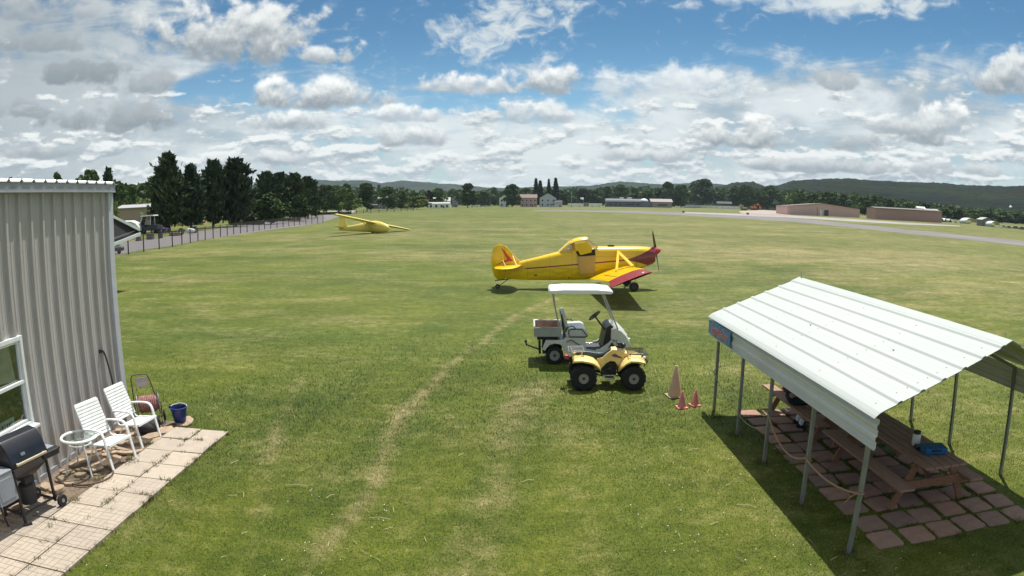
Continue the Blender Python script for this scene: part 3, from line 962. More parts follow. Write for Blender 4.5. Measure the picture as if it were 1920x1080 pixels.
def tree(kind, fol, u, w, vtop, dist, label, group=None, seed=None, name=None, vbase=None, stretch=1.0):
    "one tree standing on the ground at its distance; w and vtop give its real width and height"
    TREE_N[0] += 1
    k = TREE_N[0]
    seed = (k * 7) % 5 if seed is None else seed
    p = far(u, 380, dist)
    base = Vector((p.x, p.y, 0))
    top = far(u, vtop, dist)
    h = top.z
    wid = abs((far(u + w / 2, 380, dist) - far(u - w / 2, 380, dist)).length)
    cm, tm = proto(kind, seed, fol)
    nat = {'decid': 0.80, 'round': 0.80, 'fine': 0.80, 'pine': 0.62, 'broadpine': 0.74, 'fir': 0.40, 'bush': 1.4}[kind]
    sx = wid / nat
    nm = name or {'pine': 'pine_tree', 'broadpine': 'pine_tree', 'fir': 'spruce_tree', 'bush': 'bush'}.get(kind, 'broadleaf_tree')
    rz = (k * 2.17) % 6.28
    if kind == 'bush':
        o = bpy.data.objects.new(nm, cm); COL.objects.link(o)
        o.location, o.rotation_euler, o.scale = base, (0, 0, rz), (sx, sx, h)
        return tag(o, label, 'bush', group)
    o = thing(nm, label, 'tree', base, rz, group)
    o.scale = (sx, sx, h)
    for nme, me in (('crown', cm), ('trunk', tm)):
        c = bpy.data.objects.new(nme, me)
        COL.objects.link(c)
        c.parent = o
        if nme == 'trunk':
            c.scale = (h / sx * 1.0,) * 2 + (1,)
    return o
D = lambda v: at(960, v).y
# --- dark pines beyond the lane
PG = 'dark pines beyond the lane'
tree('pine', 'pine', 316, 88, 288, 119, 'tallest dark pine with a pointed top beyond the lane', PG, 0)
tree('pine', 'pine', 357, 64, 309, 123, 'dark pine pressed against the right side of the tallest pine', PG, 1)
tree('broadpine', 'pine', 399, 60, 304, 134, 'slim dark pine left of the broad topped pine beyond the lane', PG, 2)
tree('broadpine', 'pine', 441, 76, 301, 138, 'broad topped dark pine with a ragged right edge beyond the lane', PG, 3)
tree('broadpine', 'pine', 500, 52, 324, 176, 'dark pine at the left end of the dense pine clump', PG, 4)
tree('broadpine', 'pine', 524, 50, 326, 190, 'second pine of the dense clump right of the gap', PG, 1)
tree('broadpine', 'pine', 551, 56, 327, 182, 'dark pine in the middle of the dense clump', PG, 0)
tree('broadpine', 'pine', 577, 48, 333, 200, 'dark pine at the right end of the dense clump', PG, 2)
tree('decid', 'dark', 508, 66, 362, 150, 'low spreading dark tree in front of the pine clump', None, 1)
tree('decid', 'dark', 560, 50, 366, 168, 'low dark tree by the lane under the pine clump', None, 2)
tree('decid', 'dark', 592, 44, 352, 215, 'dark rounded tree at the right foot of the pine clump', None, 3)
tree('decid', 'dark', 470, 34, 372, 150, 'small dark tree filling the gap between the pines', None, 4)
# --- trees over the hangar roof
tree('round', 'dark', 106, 30, 324, 170, 'round dark treetop showing alone above the hangar roof')
tree('round', 'dark', 170, 46, 318, 150, 'broad dark treetop left of the pine above the hangar roof')
tree('pine', 'pine', 203, 36, 316, 150, 'dark pine top above the corner of the hangar roof', None, 3)
tree('round', 'dark', 20, 16, 333, 220, 'tiny treetop at the far left above the hangar roof')
for i, (u, w, v, dd, fol, lb) in enumerate([(222, 40, 343, 170, 'mid', 'green tree beside the hangar corner'), (246, 34, 345, 190, 'mid', 'green tree behind the tan shed roof'), (268, 34, 347, 200, 'mid', 'green tree left of the tallest pine'), (290, 36, 350, 195, 'dark', 'dark tree behind the tallest pine')]):
    tree('fine', fol, u, w, v, dd, lb)
tree('bush', 'light', 262, 44, 371, 150, 'bright green bush behind the tan shed roof')
tree('bush', 'light', 228, 34, 372, 155, 'bright green bush near the hangar corner behind the shed')
tree('bush', 'light', 213, 34, 377, 70, 'yellow green bush at the hangar corner above the tilted door')
# --- middle broadleaf belt
BG = 'broadleaf trees along the far edge of the field'
for args in [
    ('fine', 'dark', 612, 44, 346, 330, 'dark tree where the broadleaf belt meets the pine clump'), ('fine', 'mid', 634, 48, 347, 335, 'green tree over the left tip of the glider wing'), ('round', 'light', 658, 40, 361, 300, 'low round olive tree above the glider wing'),
    ('fine', 'dark', 652, 30, 344, 400, 'dark tree standing behind the round olive tree'), ('fine', 'dark', 688, 48, 343, 360, 'big dark tree left of the white roofed house'), ('fine', 'mid', 727, 44, 350, 420, 'green tree behind the white roofed house'),
    ('decid', 'dark', 752, 34, 357, 450, 'dark green tree right of the white roofed house'), ('round', 'light', 782, 50, 367, 430, 'wide light green tree left of the white farmhouse'), ('decid', 'dark', 776, 30, 362, 500, 'dark tree behind the wide light green tree'),
    ('decid', 'red', 803, 20, 357, 560, 'dark purple leaved tree behind the white farmhouse'), ('decid', 'mid', 822, 34, 353, 560, 'green tree above the white farmhouse roof'), ('decid', 'mid', 848, 30, 354, 836, 'green tree between the farmhouse and the large dark maple'),
    ('round', 'dark', 877, 44, 344, 560, 'large square dark maple right of the white farmhouse'), ('round', 'mid', 908, 40, 357, 836, 'green tree right of the large dark maple'), ('decid', 'mid', 926, 30, 351, 896, 'green tree in the middle of the houses gap'),
    ('round', 'dark', 960, 38, 345, 640, 'dome shaped dark maple left of the pink house'), ('decid', 'mid', 941, 26, 358, 872, 'green tree behind the white porch house'), ('decid', 'mid', 987, 30, 352, 890, 'green tree behind the pink house'),
    ('decid', 'mid', 1052, 40, 356, 872, 'green tree right of the grey gabled house'), ('round', 'mid', 1068, 34, 361, 884, 'low green tree behind the pale mast'), ('decid', 'dark', 1093, 36, 353, 890, 'dark green tree behind the white trailers'),
    ('decid', 'mid', 1118, 36, 355, 896, 'green tree left of the terminal roof'), ('decid', 'dark', 1140, 34, 350, 908, 'dark tree behind the left end of the terminal'), ('decid', 'mid', 1163, 40, 346, 920, 'tall green tree behind the rooftop units'),
    ('decid', 'mid', 1190, 38, 352, 908, 'green tree behind the middle of the terminal'), ('round', 'mid', 1212, 36, 356, 896, 'green tree behind the terminal dome'), ('decid', 'dark', 1232, 36, 352, 908, 'dark tree behind the right wing of the terminal'),
    ('decid', 'dark', 1251, 30, 341, 890, 'dark pointed tree right of the terminal'), ('decid', 'mid', 1277, 36, 347, 890, 'green tree left of the biggest tree'), ('fine', 'dark', 1319, 58, 335, 1000, 'biggest dark tree standing over the long white fence'),
    ('decid', 'mid', 1352, 30, 356, 1000, 'green tree right of the biggest tree'), ('decid', 'dark', 1378, 38, 349, 1000, 'dark tree left of the digging machines'), ('fine', 'mid', 1400, 42, 347, 860, 'green tree behind the digging machines'),
    ('fine', 'mid', 1440, 52, 347, 860, 'wide bright green tree right of the digging machines'), ('decid', 'dark', 1474, 30, 357, 860, 'slim dark tree touching the left of the pink hangar'), ('decid', 'mid', 1422, 30, 358, 860, 'green tree between the two wide green trees'),
    ('decid', 'mid', 1500, 36, 357, 620, 'green tree over the left slope of the pink hangar roof'), ('decid', 'mid', 1528, 36, 362, 620, 'green tree over the ridge of the pink hangar'), ('decid', 'dark', 1556, 40, 360, 620, 'dark tree over the pink hangar roof'), ('decid', 'dark', 1585, 34, 364, 620, 'dark tree over the right slope of the pink hangar'),
    ('fine', 'mid', 1622, 42, 368, 560, 'green tree in the gap between the two hangars'), ('decid', 'dark', 1640, 30, 366, 560, 'dark tree left of the flat brown hangar'), ('decid', 'mid', 1668, 36, 374, 560, 'green tree over the left end of the flat brown hangar'),
    ('decid', 'mid', 1702, 36, 378, 560, 'green tree over the middle of the flat brown hangar'), ('decid', 'dark', 1735, 36, 381, 560, 'dark tree over the right end of the flat brown hangar'), ('decid', 'mid', 1766, 36, 390, 540, 'green tree right of the flat brown hangar'),
    ('decid', 'dark', 1795, 34, 391, 540, 'dark tree left of the big white tent'), ('decid', 'mid', 1822, 34, 393, 540, 'green tree behind the big white tent'), ('decid', 'dark', 1850, 34, 393, 540, 'dark tree between the two white tents'), ('decid', 'mid', 1880, 34, 397, 540, 'green tree behind the small white tent'), ('fine', 'dark', 1904, 36, 398, 540, 'dark tree near the right edge above the parked cars'), ('decid', 'dark', 1930, 40, 400, 540, 'dark tree cut by the right edge of the view'),
]:
    k, fo, u, w, v, dd, lb = args
    tree(k, fo, u, w, v, dd, lb, BG)
for u, w, v, lb in [(1005, 14, 335, 'left one of the spruce pair behind the pink house'), (1013, 15, 339, 'right one of the spruce pair behind the pink house'), (1029, 11, 336, 'thin spruce left of the crooked topped spruce'), (1042, 15, 334, 'spruce with a crooked top behind the grey house')]:
    tree('fir', 'pine', u, w * 1.7, v, 800, lb, 'spruces behind the houses')
# --- woods that read as one mass
def woodland(name, label, u0, u1, dist, vtop, n, fol, seed, size=6.0):
    rg = np.random.default_rng(seed)
    us = rg.uniform(u0, u1, n)
    V = []
    for u in us:
        d = dist * rg.uniform(0.94, 1.14)
        p = far(u, 380, d)
        h = far(u, np.interp(u, [a for a, b in vtop], [b for a, b in vtop]) + rg.uniform(-1.5, 4), d).z * rg.uniform(0.8, 1.05)
        m = 90
        q = rg.normal(size=(m, 3)); q /= np.linalg.norm(q, axis=1, keepdims=True)
        q *= rg.uniform(0.7, 1.1, (m, 1))
        V.append(quads(np.array([p.x, p.y, h * 0.55]) + q * np.array([h * 0.42, h * 0.42, h * 0.47]), None, h * 0.10, 1.1, seed=int(rg.integers(1e6))))
    V = np.concatenate(V)
    o = raw_mesh(name, V, np.arange(len(V)).reshape(-1, 4), LM[fol])
    return tag(o, label, 'woodland', kind='stuff')
woodland('woodland', 'continuous dark wood behind the far field edge', 590, 1000, 1010, [(590, 350), (700, 352), (800, 359), (1000, 357)], 190, 'dark', 5)
woodland('woodland', 'continuous green wood behind the terminal', 1000, 1490, 1200, [(1000, 356), (1200, 352), (1350, 353), (1490, 357)], 230, 'mid', 6)
woodland('woodland', 'continuous wood at the foot of the dark hill', 1480, 1960, 700, [(1480, 360), (1600, 366), (1750, 383), (1850, 392), (1960, 398)], 230, 'mid', 7)
woodland('woodland', 'continuous wood behind the tan shed and pines', 150, 500, 260, [(150, 350), (300, 349), (500, 358)], 120, 'mid', 8)
# ================================================================ metal hangar at the left
M_ = {}
M_['wall'] = mat('beige_ribbed_steel', (0.45, 0.42, 0.40), 0.55, var=0.10, vs=1.5, dirt=0.35, dirtcol=(0.27, 0.23, 0.19), stretch=(2.5, 2.5, 0.35), spec=0.3)
M_['trim'] = mat('pale_grey_trim', (0.50, 0.51, 0.55), 0.45, var=0.06, vs=3, dirt=0.2, dirtcol=(0.3, 0.29, 0.28))
M_['galv'] = mat('weathered_galvanised', (0.34, 0.35, 0.38), 0.45, 0.3, var=0.12, vs=3, dirt=0.4, dirtcol=(0.2, 0.18, 0.16))
M_['roofm'] = mat('galvanised_roof', (0.62, 0.63, 0.64), 0.38, 0.5, var=0.1, vs=2)
M_['white'] = mat('white_paint', (0.78, 0.79, 0.78), 0.4, var=0.05, vs=4, dirt=0.15)
M_['black'] = mat('black_plastic', (0.02, 0.02, 0.022), 0.45, var=0.2)
M_['rubber'] = mat('black_rubber', (0.018, 0.018, 0.018), 0.8, var=0.25, vs=20)
M_['steel'] = mat('grey_steel', (0.28, 0.28, 0.29), 0.4, 0.7, var=0.15)
M_['rust'] = mat('rusty_iron', (0.12, 0.065, 0.045), 0.85, var=0.35, vs=12)
HX = math.atan2(-0.9964, 0.0848)
hangar = thing('hangar', 'beige ribbed metal hangar with a white framed window at the left', 'hangar', (-7.93, 11.25, 0), HX)
HT, HL, HW = 4.62, 18.0, 13.0
def ribbed(b, length, height, y0, pitch=0.345, depth=0.035, start=0.30, flip=False, z0=0.0):
    prof = [(0.0, 0.0)]
    x = start
    while x + 0.13 < length:
        prof += [(x, 0), (x + 0.028, depth), (x + 0.072, depth), (x + 0.10, 0)]
        # small stiffening swages in the pan
        prof += [(x + 0.175, 0), (x + 0.183, 0.006), (x + 0.197, 0.006), (x + 0.205, 0)]
        prof += [(x + 0.255, 0), (x + 0.263, 0.006), (x + 0.277, 0.006), (x + 0.285, 0)]
        x += pitch
    prof.append((length, 0))
    vs = [(p, y0 + q, z0) for p, q in prof] + [(p, y0 + q, height) for p, q in prof]
    n = len(prof)
    b.add(vs, [(i, i + 1, n + i + 1, n + i) for i in range(n - 1)])
# wall with a window opening: build in three bands
WX0, WX1, WZ0, WZ1 = 3.30, 4.75, 0.98, 2.42
b = MB()
def ribs_in(b, xa, xb, za, zb):
    prof = []
    x = 0.30
    pts = [(xa, 0)]
    while x < HL:
        for q in ((x, 0), (x + 0.018, 0.050), (x + 0.070, 0.050), (x + 0.088, 0), (x + 0.175, 0), (x + 0.183, 0.005), (x + 0.197, 0.005), (x + 0.205, 0), (x + 0.255, 0), (x + 0.263, 0.005), (x + 0.277, 0.005), (x + 0.285, 0)):
            if xa < q[0] < xb:
                pts.append(q)
        x += 0.345
    pts.append((xb, 0))
    n = len(pts)
    b.add([(p, q, za) for p, q in pts] + [(p, q, zb) for p, q in pts], [(i, i + 1, n + i + 1, n + i) for i in range(n - 1)])
ribs_in(b, 0.0, WX0 + 0.03, 0.02, HT)
ribs_in(b, WX1 - 0.03, HL, 0.02, HT)
ribs_in(b, WX0 + 0.03, WX1 - 0.03, WZ1 - 0.03, HT)
ribs_in(b, WX0 + 0.03, WX1 - 0.03, 0.02, WZ0 + 0.03)
b.build('wall', M_['wall'], hangar, smooth=8)
b = MB()
b.box((HL / 2, -HW - 0.02, HT / 2), (HL, 0.04, HT)); b.box((HL - 0.02, -HW / 2, HT / 2), (0.04, HW - 0.1, HT))
b.build('wall', M_['wall'], hangar)
b = MB()     # screw heads along the girts
for z_ in (0.35, 1.35, 2.6, 3.7):
    for k in range(40):
        x_ = 0.30 + 0.345 * k - 0.05
        if WX0 - 0.1 < x_ < WX1 + 0.1 and WZ0 < z_ < WZ1: continue
        b.box((x_, 0.004, z_), (0.016, 0.01, 0.016))
sc_ = b.build('screw_row', M_['galv'], hangar, smooth=0, weld=False); sc_['kind'] = 'stuff'
b = MB()     # end wall facing the field
b.box((0.02, -HW / 2 - 0.03, HT / 2 + 0.05), (0.04, HW, HT))
for k in range(36):
    b.box((-0.015, -0.4 - k * 0.345, HT / 2), (0.03, 0.07, HT - 0.05))
b.build('wall', M_['wall'], hangar)
b = MB()     # corner trim and eave fascia
b.box((0.045, 0.028, HT / 2), (0.19, 0.075, HT)); b.box((-0.022, -0.06, HT / 2), (0.05, 0.20, HT))
b.build('corner_trim', M_['trim'], hangar, bevel=0.006)
b = MB()
b.box((HL / 2 - 0.03, 0.055, 4.69), (HL + 0.06, 0.125, 0.15))
b.box((HL / 2 - 0.03, 0.060, 4.622), (HL + 0.06, 0.14, 0.022))
for k in range(40):
    b.ball((0.25 + k * 0.345, 0.119, 4.70), 0.008, 6, 4)
b.build('eave_trim', M_['galv'], hangar, bevel=0.004)
b = MB()     # ribbed roof running away from the eave
prof = [(-0.10, 0)]
x = -0.02
while x < HL:
    prof += [(x, 0), (x + 0.03, 0.045), (x + 0.075, 0.045), (x + 0.105, 0)]
    x += 0.345
prof.append((HL, 0))
n = len(prof)
for ya, za, yb, zb in ((0.135, 4.772, -HW / 2, 5.30), (-HW / 2, 5.30, -HW - 0.1, 4.772)):
    b.add([(p, ya, za + q) for p, q in prof] + [(p, yb, zb + q) for p, q in prof], [(i, i + 1, n + i + 1, n + i) for i in range(n - 1)])
b.build('roof', M_['roofm'], hangar, solid=0.012)
b = MB(); b.box((HL / 2, 0.0, 0.04), (HL, 0.07, 0.10)); b.build('base_trim', M_['galv'], hangar)
# window
wf = MB()
wx, wz, ww, wh = (WX0 + WX1) / 2, (WZ0 + WZ1) / 2, WX1 - WX0, WZ1 - WZ0
for x_, z_, sx_, sz_ in ((WX0 + 0.035, wz, 0.07, wh), (WX1 - 0.035, wz, 0.07, wh), (wx, WZ1 - 0.035, ww - 0.14, 0.07), (wx, WZ0 + 0.035, ww - 0.14, 0.07)):
    wf.box((x_, 0.015, z_), (sx_, 0.10, sz_))
for z_, sz_, y_ in ((1.70, 0.055, 0.03),):
    wf.box((wx, y_, z_), (ww - 0.14, 0.05, sz_))
for x_ in (WX0 + 0.095, WX1 - 0.095):
    wf.box((x_, 0.005, wz), (0.05, 0.05, wh - 0.14))
for z_ in (WZ1 - 0.09, WZ0 + 0.10):
    wf.box((wx, 0.006, z_), (ww - 0.24, 0.05, 0.04))
win = wf.build('window', M_['white'], hangar, bevel=0.006)
b = MB(); b.box((wx, 0.075, WZ0 - 0.02), (ww + 0.10, 0.14, 0.045)); b.box((wx, 0.06, WZ0 - 0.065), (ww + 0.04, 0.06, 0.05))
b.build('sill', M_['white'], win, bevel=0.006)
pane_m = glass_mat('window_glass', (0.8, 0.85, 0.85), 0.82, 0.01)
for za, zb in ((1.72, WZ1 - 0.07), (WZ0 + 0.07, 1.68)):
    b = MB(); b.box((wx, -0.012, (za + zb) / 2), (ww - 0.16, 0.006, zb - za)); b.build('pane', pane_m, win)
# room behind the glass with a few pale things on the ledge
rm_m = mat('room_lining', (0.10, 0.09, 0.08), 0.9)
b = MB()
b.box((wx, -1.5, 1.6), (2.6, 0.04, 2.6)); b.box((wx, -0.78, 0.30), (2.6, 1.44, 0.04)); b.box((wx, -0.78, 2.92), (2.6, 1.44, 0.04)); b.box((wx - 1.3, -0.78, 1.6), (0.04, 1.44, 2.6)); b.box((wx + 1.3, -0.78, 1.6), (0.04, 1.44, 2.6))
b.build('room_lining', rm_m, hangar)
b = MB(); b.box((wx, -0.16, WZ0 + 0.03), (ww, 0.26, 0.03)); b.build('inner_ledge', mat('ledge', (0.32, 0.26, 0.2), 0.7), hangar)
b = MB(); b.prism([(-0.06, -0.20), (0.02, 0.42), (1.0, 0.42), (1.0, -0.2), (0.5, -0.14)], -0.06, -0.045, 'y', Matrix.Translation((3.55, 0, 1.93))); b.build('pane_backing', mat('tan_backing', (0.62, 0.54, 0.45), 0.8), hangar)  # tan sheet just behind the upper pane
lv = thing('letter_sign', 'small pale sign with dark lettering lying inside the hangar window', 'sign', Vector((-7.93, 11.25, 0)) + Vector((0.0848, -0.9964, 0)) * 3.86 - Vector((0.9964, 0.0848, 0)) * 0.10 + Vector((0, 0, 1.03)), HX)
b = MB(); b.box((0, 0, 0.085), (0.42, 0.02, 0.17), (R(-12), 0, 0)); b.build('board', mat('pale_card', (0.62, 0.66, 0.70), 0.6), lv, bevel=0.004)
b = MB()
for k, (w_, h_) in enumerate(((0.05, 0.07), (0.02, 0.09), (0.045, 0.06), (0.05, 0.06), (0.02, 0.08))):
    b.box((0.12 - k * 0.062, 0.0145 + 0.0, 0.085), (w_ * 0.7, 0.006, h_), (R(-12), 0, 0))
b.build('mark', M_['black'], lv)
# black downspout cable looping from the wall
cb = MB()
P0 = Vector((-7.93, 11.25, 0)); XA = Vector((0.0848, -0.9964, 0)); NA = Vector((0.9964, 0.0848, 0))
def hw(s, off, z): return P0 + XA * s + NA * off + Vector((0, 0, z))
cb.tube(spline([hw(0.80, 0.02, 1.60), hw(0.76, 0.06, 1.62), hw(0.71, 0.09, 1.50), hw(0.62, 0.10, 1.15), hw(0.55, 0.10, 0.80), hw(0.52, 0.12, 0.35), hw(0.45, 0.22, 0.03), hw(0.2, 0.5, 0.02)], 6), 0.017, 8)
cb.box(hw(0.79, 0.03, 1.61), (0.05, 0.05, 0.06))
tag(cb.build('water_hose', M_['black']), 'black hose hanging down the hangar wall near its corner', 'hose')
# ---------------------------------------------------------------- patio
slab_m, nt, bs_ = new_mat('patio_slab')
L = nt.links
geo = nd(nt, 'ShaderNodeNewGeometry')
oi_ = nd(nt, 'ShaderNodeAttribute', attribute_name='tone')
n1 = nd(nt, 'ShaderNodeTexNoise', in_Scale=5.0, in_Detail=8.0, in_Roughness=0.7); L.new(geo.outputs['Position'], n1.inputs['Vector'])
base = ramp(nt, n1.outputs['Fac'], [(0.3, (0.37, 0.315, 0.255)), (0.7, (0.46, 0.395, 0.325))])
mxt = nd(nt, 'ShaderNodeMixRGB', blend_type='MULTIPLY'); mxt.inputs[0].default_value = 1.0
tr_ = ramp(nt, oi_.outputs['Fac'], [(0.0, (0.80, 0.79, 0.80)), (1.0, (1.08, 1.07, 1.05))])
L.new(base, mxt.inputs[1]); L.new(tr_, mxt.inputs[2])
# parquet of embossed bricks: alternate the brick direction in a checker of cells
def brick(rot):
    mp = nd(nt, 'ShaderNodeMapping'); mp.inputs['Rotation'].default_value = (0, 0, rot)
    L.new(geo.outputs['Position'], mp.inputs['Vector'])
    bt = nd(nt, 'ShaderNodeTexBrick', in_Scale=1.0)
    bt.inputs['Mortar Size'].default_value = 0.0045; bt.inputs['Brick Width'].default_value = 0.20; bt.inputs['Row Height'].default_value = 0.10
    bt.offset = 0.0; bt.inputs['Mortar Smooth'].default_value = 0.2
    L.new(mp.outputs['Vector'], bt.inputs['Vector'])
    return bt.outputs['Fac']
ck = nd(nt, 'ShaderNodeTexChecker', in_Scale=5.0); L.new(geo.outputs['Position'], ck.inputs['Vector'])
mf = nd(nt, 'ShaderNodeMixRGB'); L.new(ck.outputs['Fac'], mf.inputs[0]); L.new(brick(0), mf.inputs[1]); L.new(brick(PI / 2), mf.inputs[2])
wr = nd(nt, 'ShaderNodeAttribute', attribute_name='wear')
mm_ = nd(nt, 'ShaderNodeMath', operation='MULTIPLY'); L.new(mf.outputs[0], mm_.inputs[0]); L.new(wr.outputs['Fac'], mm_.inputs[1])
mxd = nd(nt, 'ShaderNodeMixRGB'); L.new(mm_.outputs[0], mxd.inputs[0]); L.new(mxt.outputs[0], mxd.inputs[1]); mxd.inputs[2].default_value = (0.15, 0.12, 0.10, 1)
L.new(mxd.outputs[0], bs_.inputs['Base Color']); bs_.inputs['Roughness'].default_value = 0.9
bp_ = nd(nt, 'ShaderNodeBump', in_Strength=0.5, in_Distance=0.01); bp_.invert = True; L.new(mm_.outputs[0], bp_.inputs['Height']); L.new(bp_.outputs['Normal'], bs_.inputs['Normal'])
b = MB(); tone, wear = [], []
prn = random.Random(4)
for c in range(3):
    for r in range(14):
        y1 = 10.93 - r * 0.60
        xr = -5.36 - c * 0.60 - 0.012 * prn.random()
        if c == 2 and y1 > 7.4:
            continue
        if y1 < 3: continue
        tl = prn.uniform(-0.006, 0.006)
        n0 = len(b.v)
        b.box((xr - 0.292, y1 - 0.292, 0.012 + tl), (0.584, 0.584, 0.05), (prn.uniform(-.006, .006), prn.uniform(-.006, .006), prn.uniform(-.01, .01)))
        k = prn.uniform(0.45, 1.0) if c < 2 else prn.uniform(0.1, 0.4)
        tone += [k] * (len(b.v) - n0); wear += [0.15 if y1 > 8.6 else (0.5 if y1 > 7.9 else 0.9)] * (len(b.v) - n0)
patio = b.build('patio', slab_m, None, smooth=0, weld=False, bevel=0.006)
add_attr(patio.data, 'tone', tone); add_attr(patio.data, 'wear', wear)
tag(patio, 'pale embossed concrete slabs laid along the hangar wall', kind='structure')
b = MB(); b.add([(-6.50, 4.0, 0.006), (-7.32, 4.0, 0.006), (-7.92, 11.3, 0.006), (-6.45, 11.35, 0.006), (-6.45, 7.0, 0.006)], [(0, 1, 2, 3, 4)])
soil = b.build('soil_bed', mat('dry_soil', (0.17, 0.125, 0.09), 0.95, var=0.45, vs=14, bump=0.9, bs=30), None, smooth=0)
if soil.data.polygons[0].normal.z < 0: soil.data.flip_normals()
tag(soil, 'bare stony soil strip between slabs and hangar wall', kind='structure')
# flat stones along the wall
st_m = mat('tan_flagstone', (0.36, 0.27, 0.19), 0.9, var=0.25, vs=9, bump=0.5, bs=25)
def stone(x, y, s, h, seed, name='garden_stone', m=st_m, z=0.0, label=None, group=None, cat='stone'):
    rg = random.Random(seed)
    k = rg.randint(6, 8)
    a0 = rg.random() * 6
    poly = []
    for i in range(k):
        a = a0 + 2 * PI * i / k
        r = s * rg.uniform(0.75, 1.1)
        poly.append((r * math.cos(a) * 1.25, r * math.sin(a) * 0.85))
    b = MB(); b.prism(poly, 0, h, 'z')
    o = b.build(name, m, None, bevel=min(h * 0.35, 0.018), smooth=30)
    o.location = (x, y, z); o.rotation_euler = (rg.uniform(-.08, .08), rg.uniform(-.08, .08), rg.random() * 6)
    return tag(o, label, cat, group)
srg = random.Random(12)
k = 0
for y in np.arange(6.2, 11.0, 0.30):
    for c in range(2):
        x = -7.28 - (y - 6.67) * 0.085 + 0.03 + c * 0.30 + srg.uniform(-.06, .06)
        if x > -6.75 or (c == 1 and 7.85 < y < 9.0 and srg.random() < .5): pass
        k += 1
        stone(x, y + srg.uniform(-.08, .08), srg.uniform(0.09, 0.17), srg.uniform(0.04, 0.09), 100 + k, label='tan stone in the rubble edging at the foot of the hangar wall', group='stones edging the hangar wall')
for i, (x, y, s) in enumerate(((-6.85, 9.02, 0.22), (-7.0, 8.75, 0.25), (-6.78, 9.55, 0.24), (-7.1, 9.5, 0.2), (-6.72, 10.25, 0.26), (-6.70, 10.7, 0.22), (-7.0, 10.0, 0.18))):
    stone(x, y, s, 0.05, 300 + i, label='flat tan flagstone lying between the chairs and the hangar wall', group='flagstones under the chairs', name='flagstone')
# iron hoop lying under the glass table
b = MB(); b.tube(arc((0, 0, 0.03), 0.42, 0, 2 * PI * 47 / 48, 47), 0.018, 6, True); b.tube(arc((0.05, 0.03, 0.02), 0.22, 0, 2 * PI * 31 / 32, 31), 0.006, 5, True)
tag(b.build('iron_hoop', M_['rust'], None, loc=(-6.87, 8.33, 0.01)), 'rusty iron hoop lying on the soil under the glass table', 'hoop')
# ================================================================ furniture by the wall
wm_ = mat('white_strap', (0.80, 0.81, 0.80), 0.45, var=0.04, vs=8, dirt=0.1)
def make_chair(label, loc, rz):
    t = thing('patio_chair', label, 'chair', loc, rz, 'white strap patio chairs by the hangar')
    # local: faces +x, width along y
    hw_ = 0.31
    for s in (-1, 1):
        b = MB()
        pts = [(0.30, s * hw_, 0.0), (0.22, s * hw_, 0.40), (0.18, s * hw_, 0.58), (0.10, s * hw_, 0.655), (-0.10, s * hw_, 0.66), (-0.30, s * (hw_ - .01), 0.64)]
        P = [Vector(p) for p in pts]
        P = spline(P, 5)
        for a, c in zip(P[:-1], P[1:]):
            b.bar(a, c + (c - a) * 0.12, 0.052, 0.024, up=(0.3, 0, 1) if a.z < 0.55 else (0, 0, 1))
        b.build('armrest', wm_, t, bevel=0.004)
        b = MB(); b.tube([(-0.10, s * (hw_ - .03), 0.40), (-0.22, s * (hw_ - .02), 0.2), (-0.34, s * (hw_ - .01), 0.0)], 0.016, 8); b.build('leg', wm_, t)
        b = MB()   # side rail: seat then reclined back
        b.tube(spline([(0.27, s * .28, 0.42), (0.0, s * .28, 0.39), (-0.17, s * .28, 0.375), (-0.25, s * .28, 0.44), (-0.40, s * .28, 0.80), (-0.47, s * .28, 1.02)], 4), 0.018, 8)
        b.build('side_rail', wm_, t)
    for nm, n_, f in (('seat', 8, lambda k: ((0.26 - 0.055 * k, 0, 0.432 - 0.0066 * k), (0, R(-4), 0))), ('backrest', 11, lambda k: ((-0.235 - 0.0215 * k, 0, 0.475 + 0.0525 * k), (0, R(68), 0)))):
        b = MB()
        for k in range(n_):
            c, r_ = f(k)
            b.box(c, (0.047, 0.60, 0.010), r_)
        b.build(nm, wm_, t, bevel=0.004)
    for p_, q_ in (((-0.475, -.28, 1.02), (-0.475, .28, 1.02)), ((0.27, -.29, 0.41), (0.27, .29, 0.41))):
        b = MB(); b.tube([p_, q_], 0.018, 8); b.build('cross_bar', wm_, t)
    return t
ch1 = make_chair('white strap chair between the round glass table and the other chair', (-6.80, 8.98, 0.035), R(-9))
ch2 = copy_tree(ch1); ch2['label'] = 'white strap chair beside the red hose reel'
ch2.location = (-6.88, 10.05, 0.035); ch2.rotation_euler = (0, 0, R(-4))
# round glass table
tb = thing('glass_table', 'small round glass topped table with a white tube frame', 'table', (-7.07, 8.47, 0.03))
b = MB(); b.lathe([(0.295, 0.595), (0.315, 0.585), (0.335, 0.595), (0.34, 0.615), (0.325, 0.632), (0.30, 0.632), (0.29, 0.615)], 48, closed=True); b.build('rim', wm_, tb)
b = MB(); b.lathe([(0, 0.612), (0.292, 0.612), (0.292, 0.620), (0, 0.620)], 48); b.build('glass_top', glass_mat('table_glass', (0.88, 0.93, 0.91), 0.9), tb)
for k in range(4):
    a = PI / 4 + k * PI / 2 + 0.2
    c, s = math.cos(a), math.sin(a)
    b = MB(); b.tube(spline([(0.22 * c, 0.22 * s, 0.59), (0.20 * c, 0.20 * s, 0.50), (0.245 * c, 0.245 * s, 0.38), (0.30 * c, 0.30 * s, 0.18), (0.36 * c, 0.36 * s, 0.0)], 4), 0.015, 8); b.build('leg', wm_, tb)
b = MB(); b.tube(arc((0, 0, 0.50), 0.20, 0, 2 * PI * 31 / 32, 31), 0.012, 8, True); b.build('ring', wm_, tb)
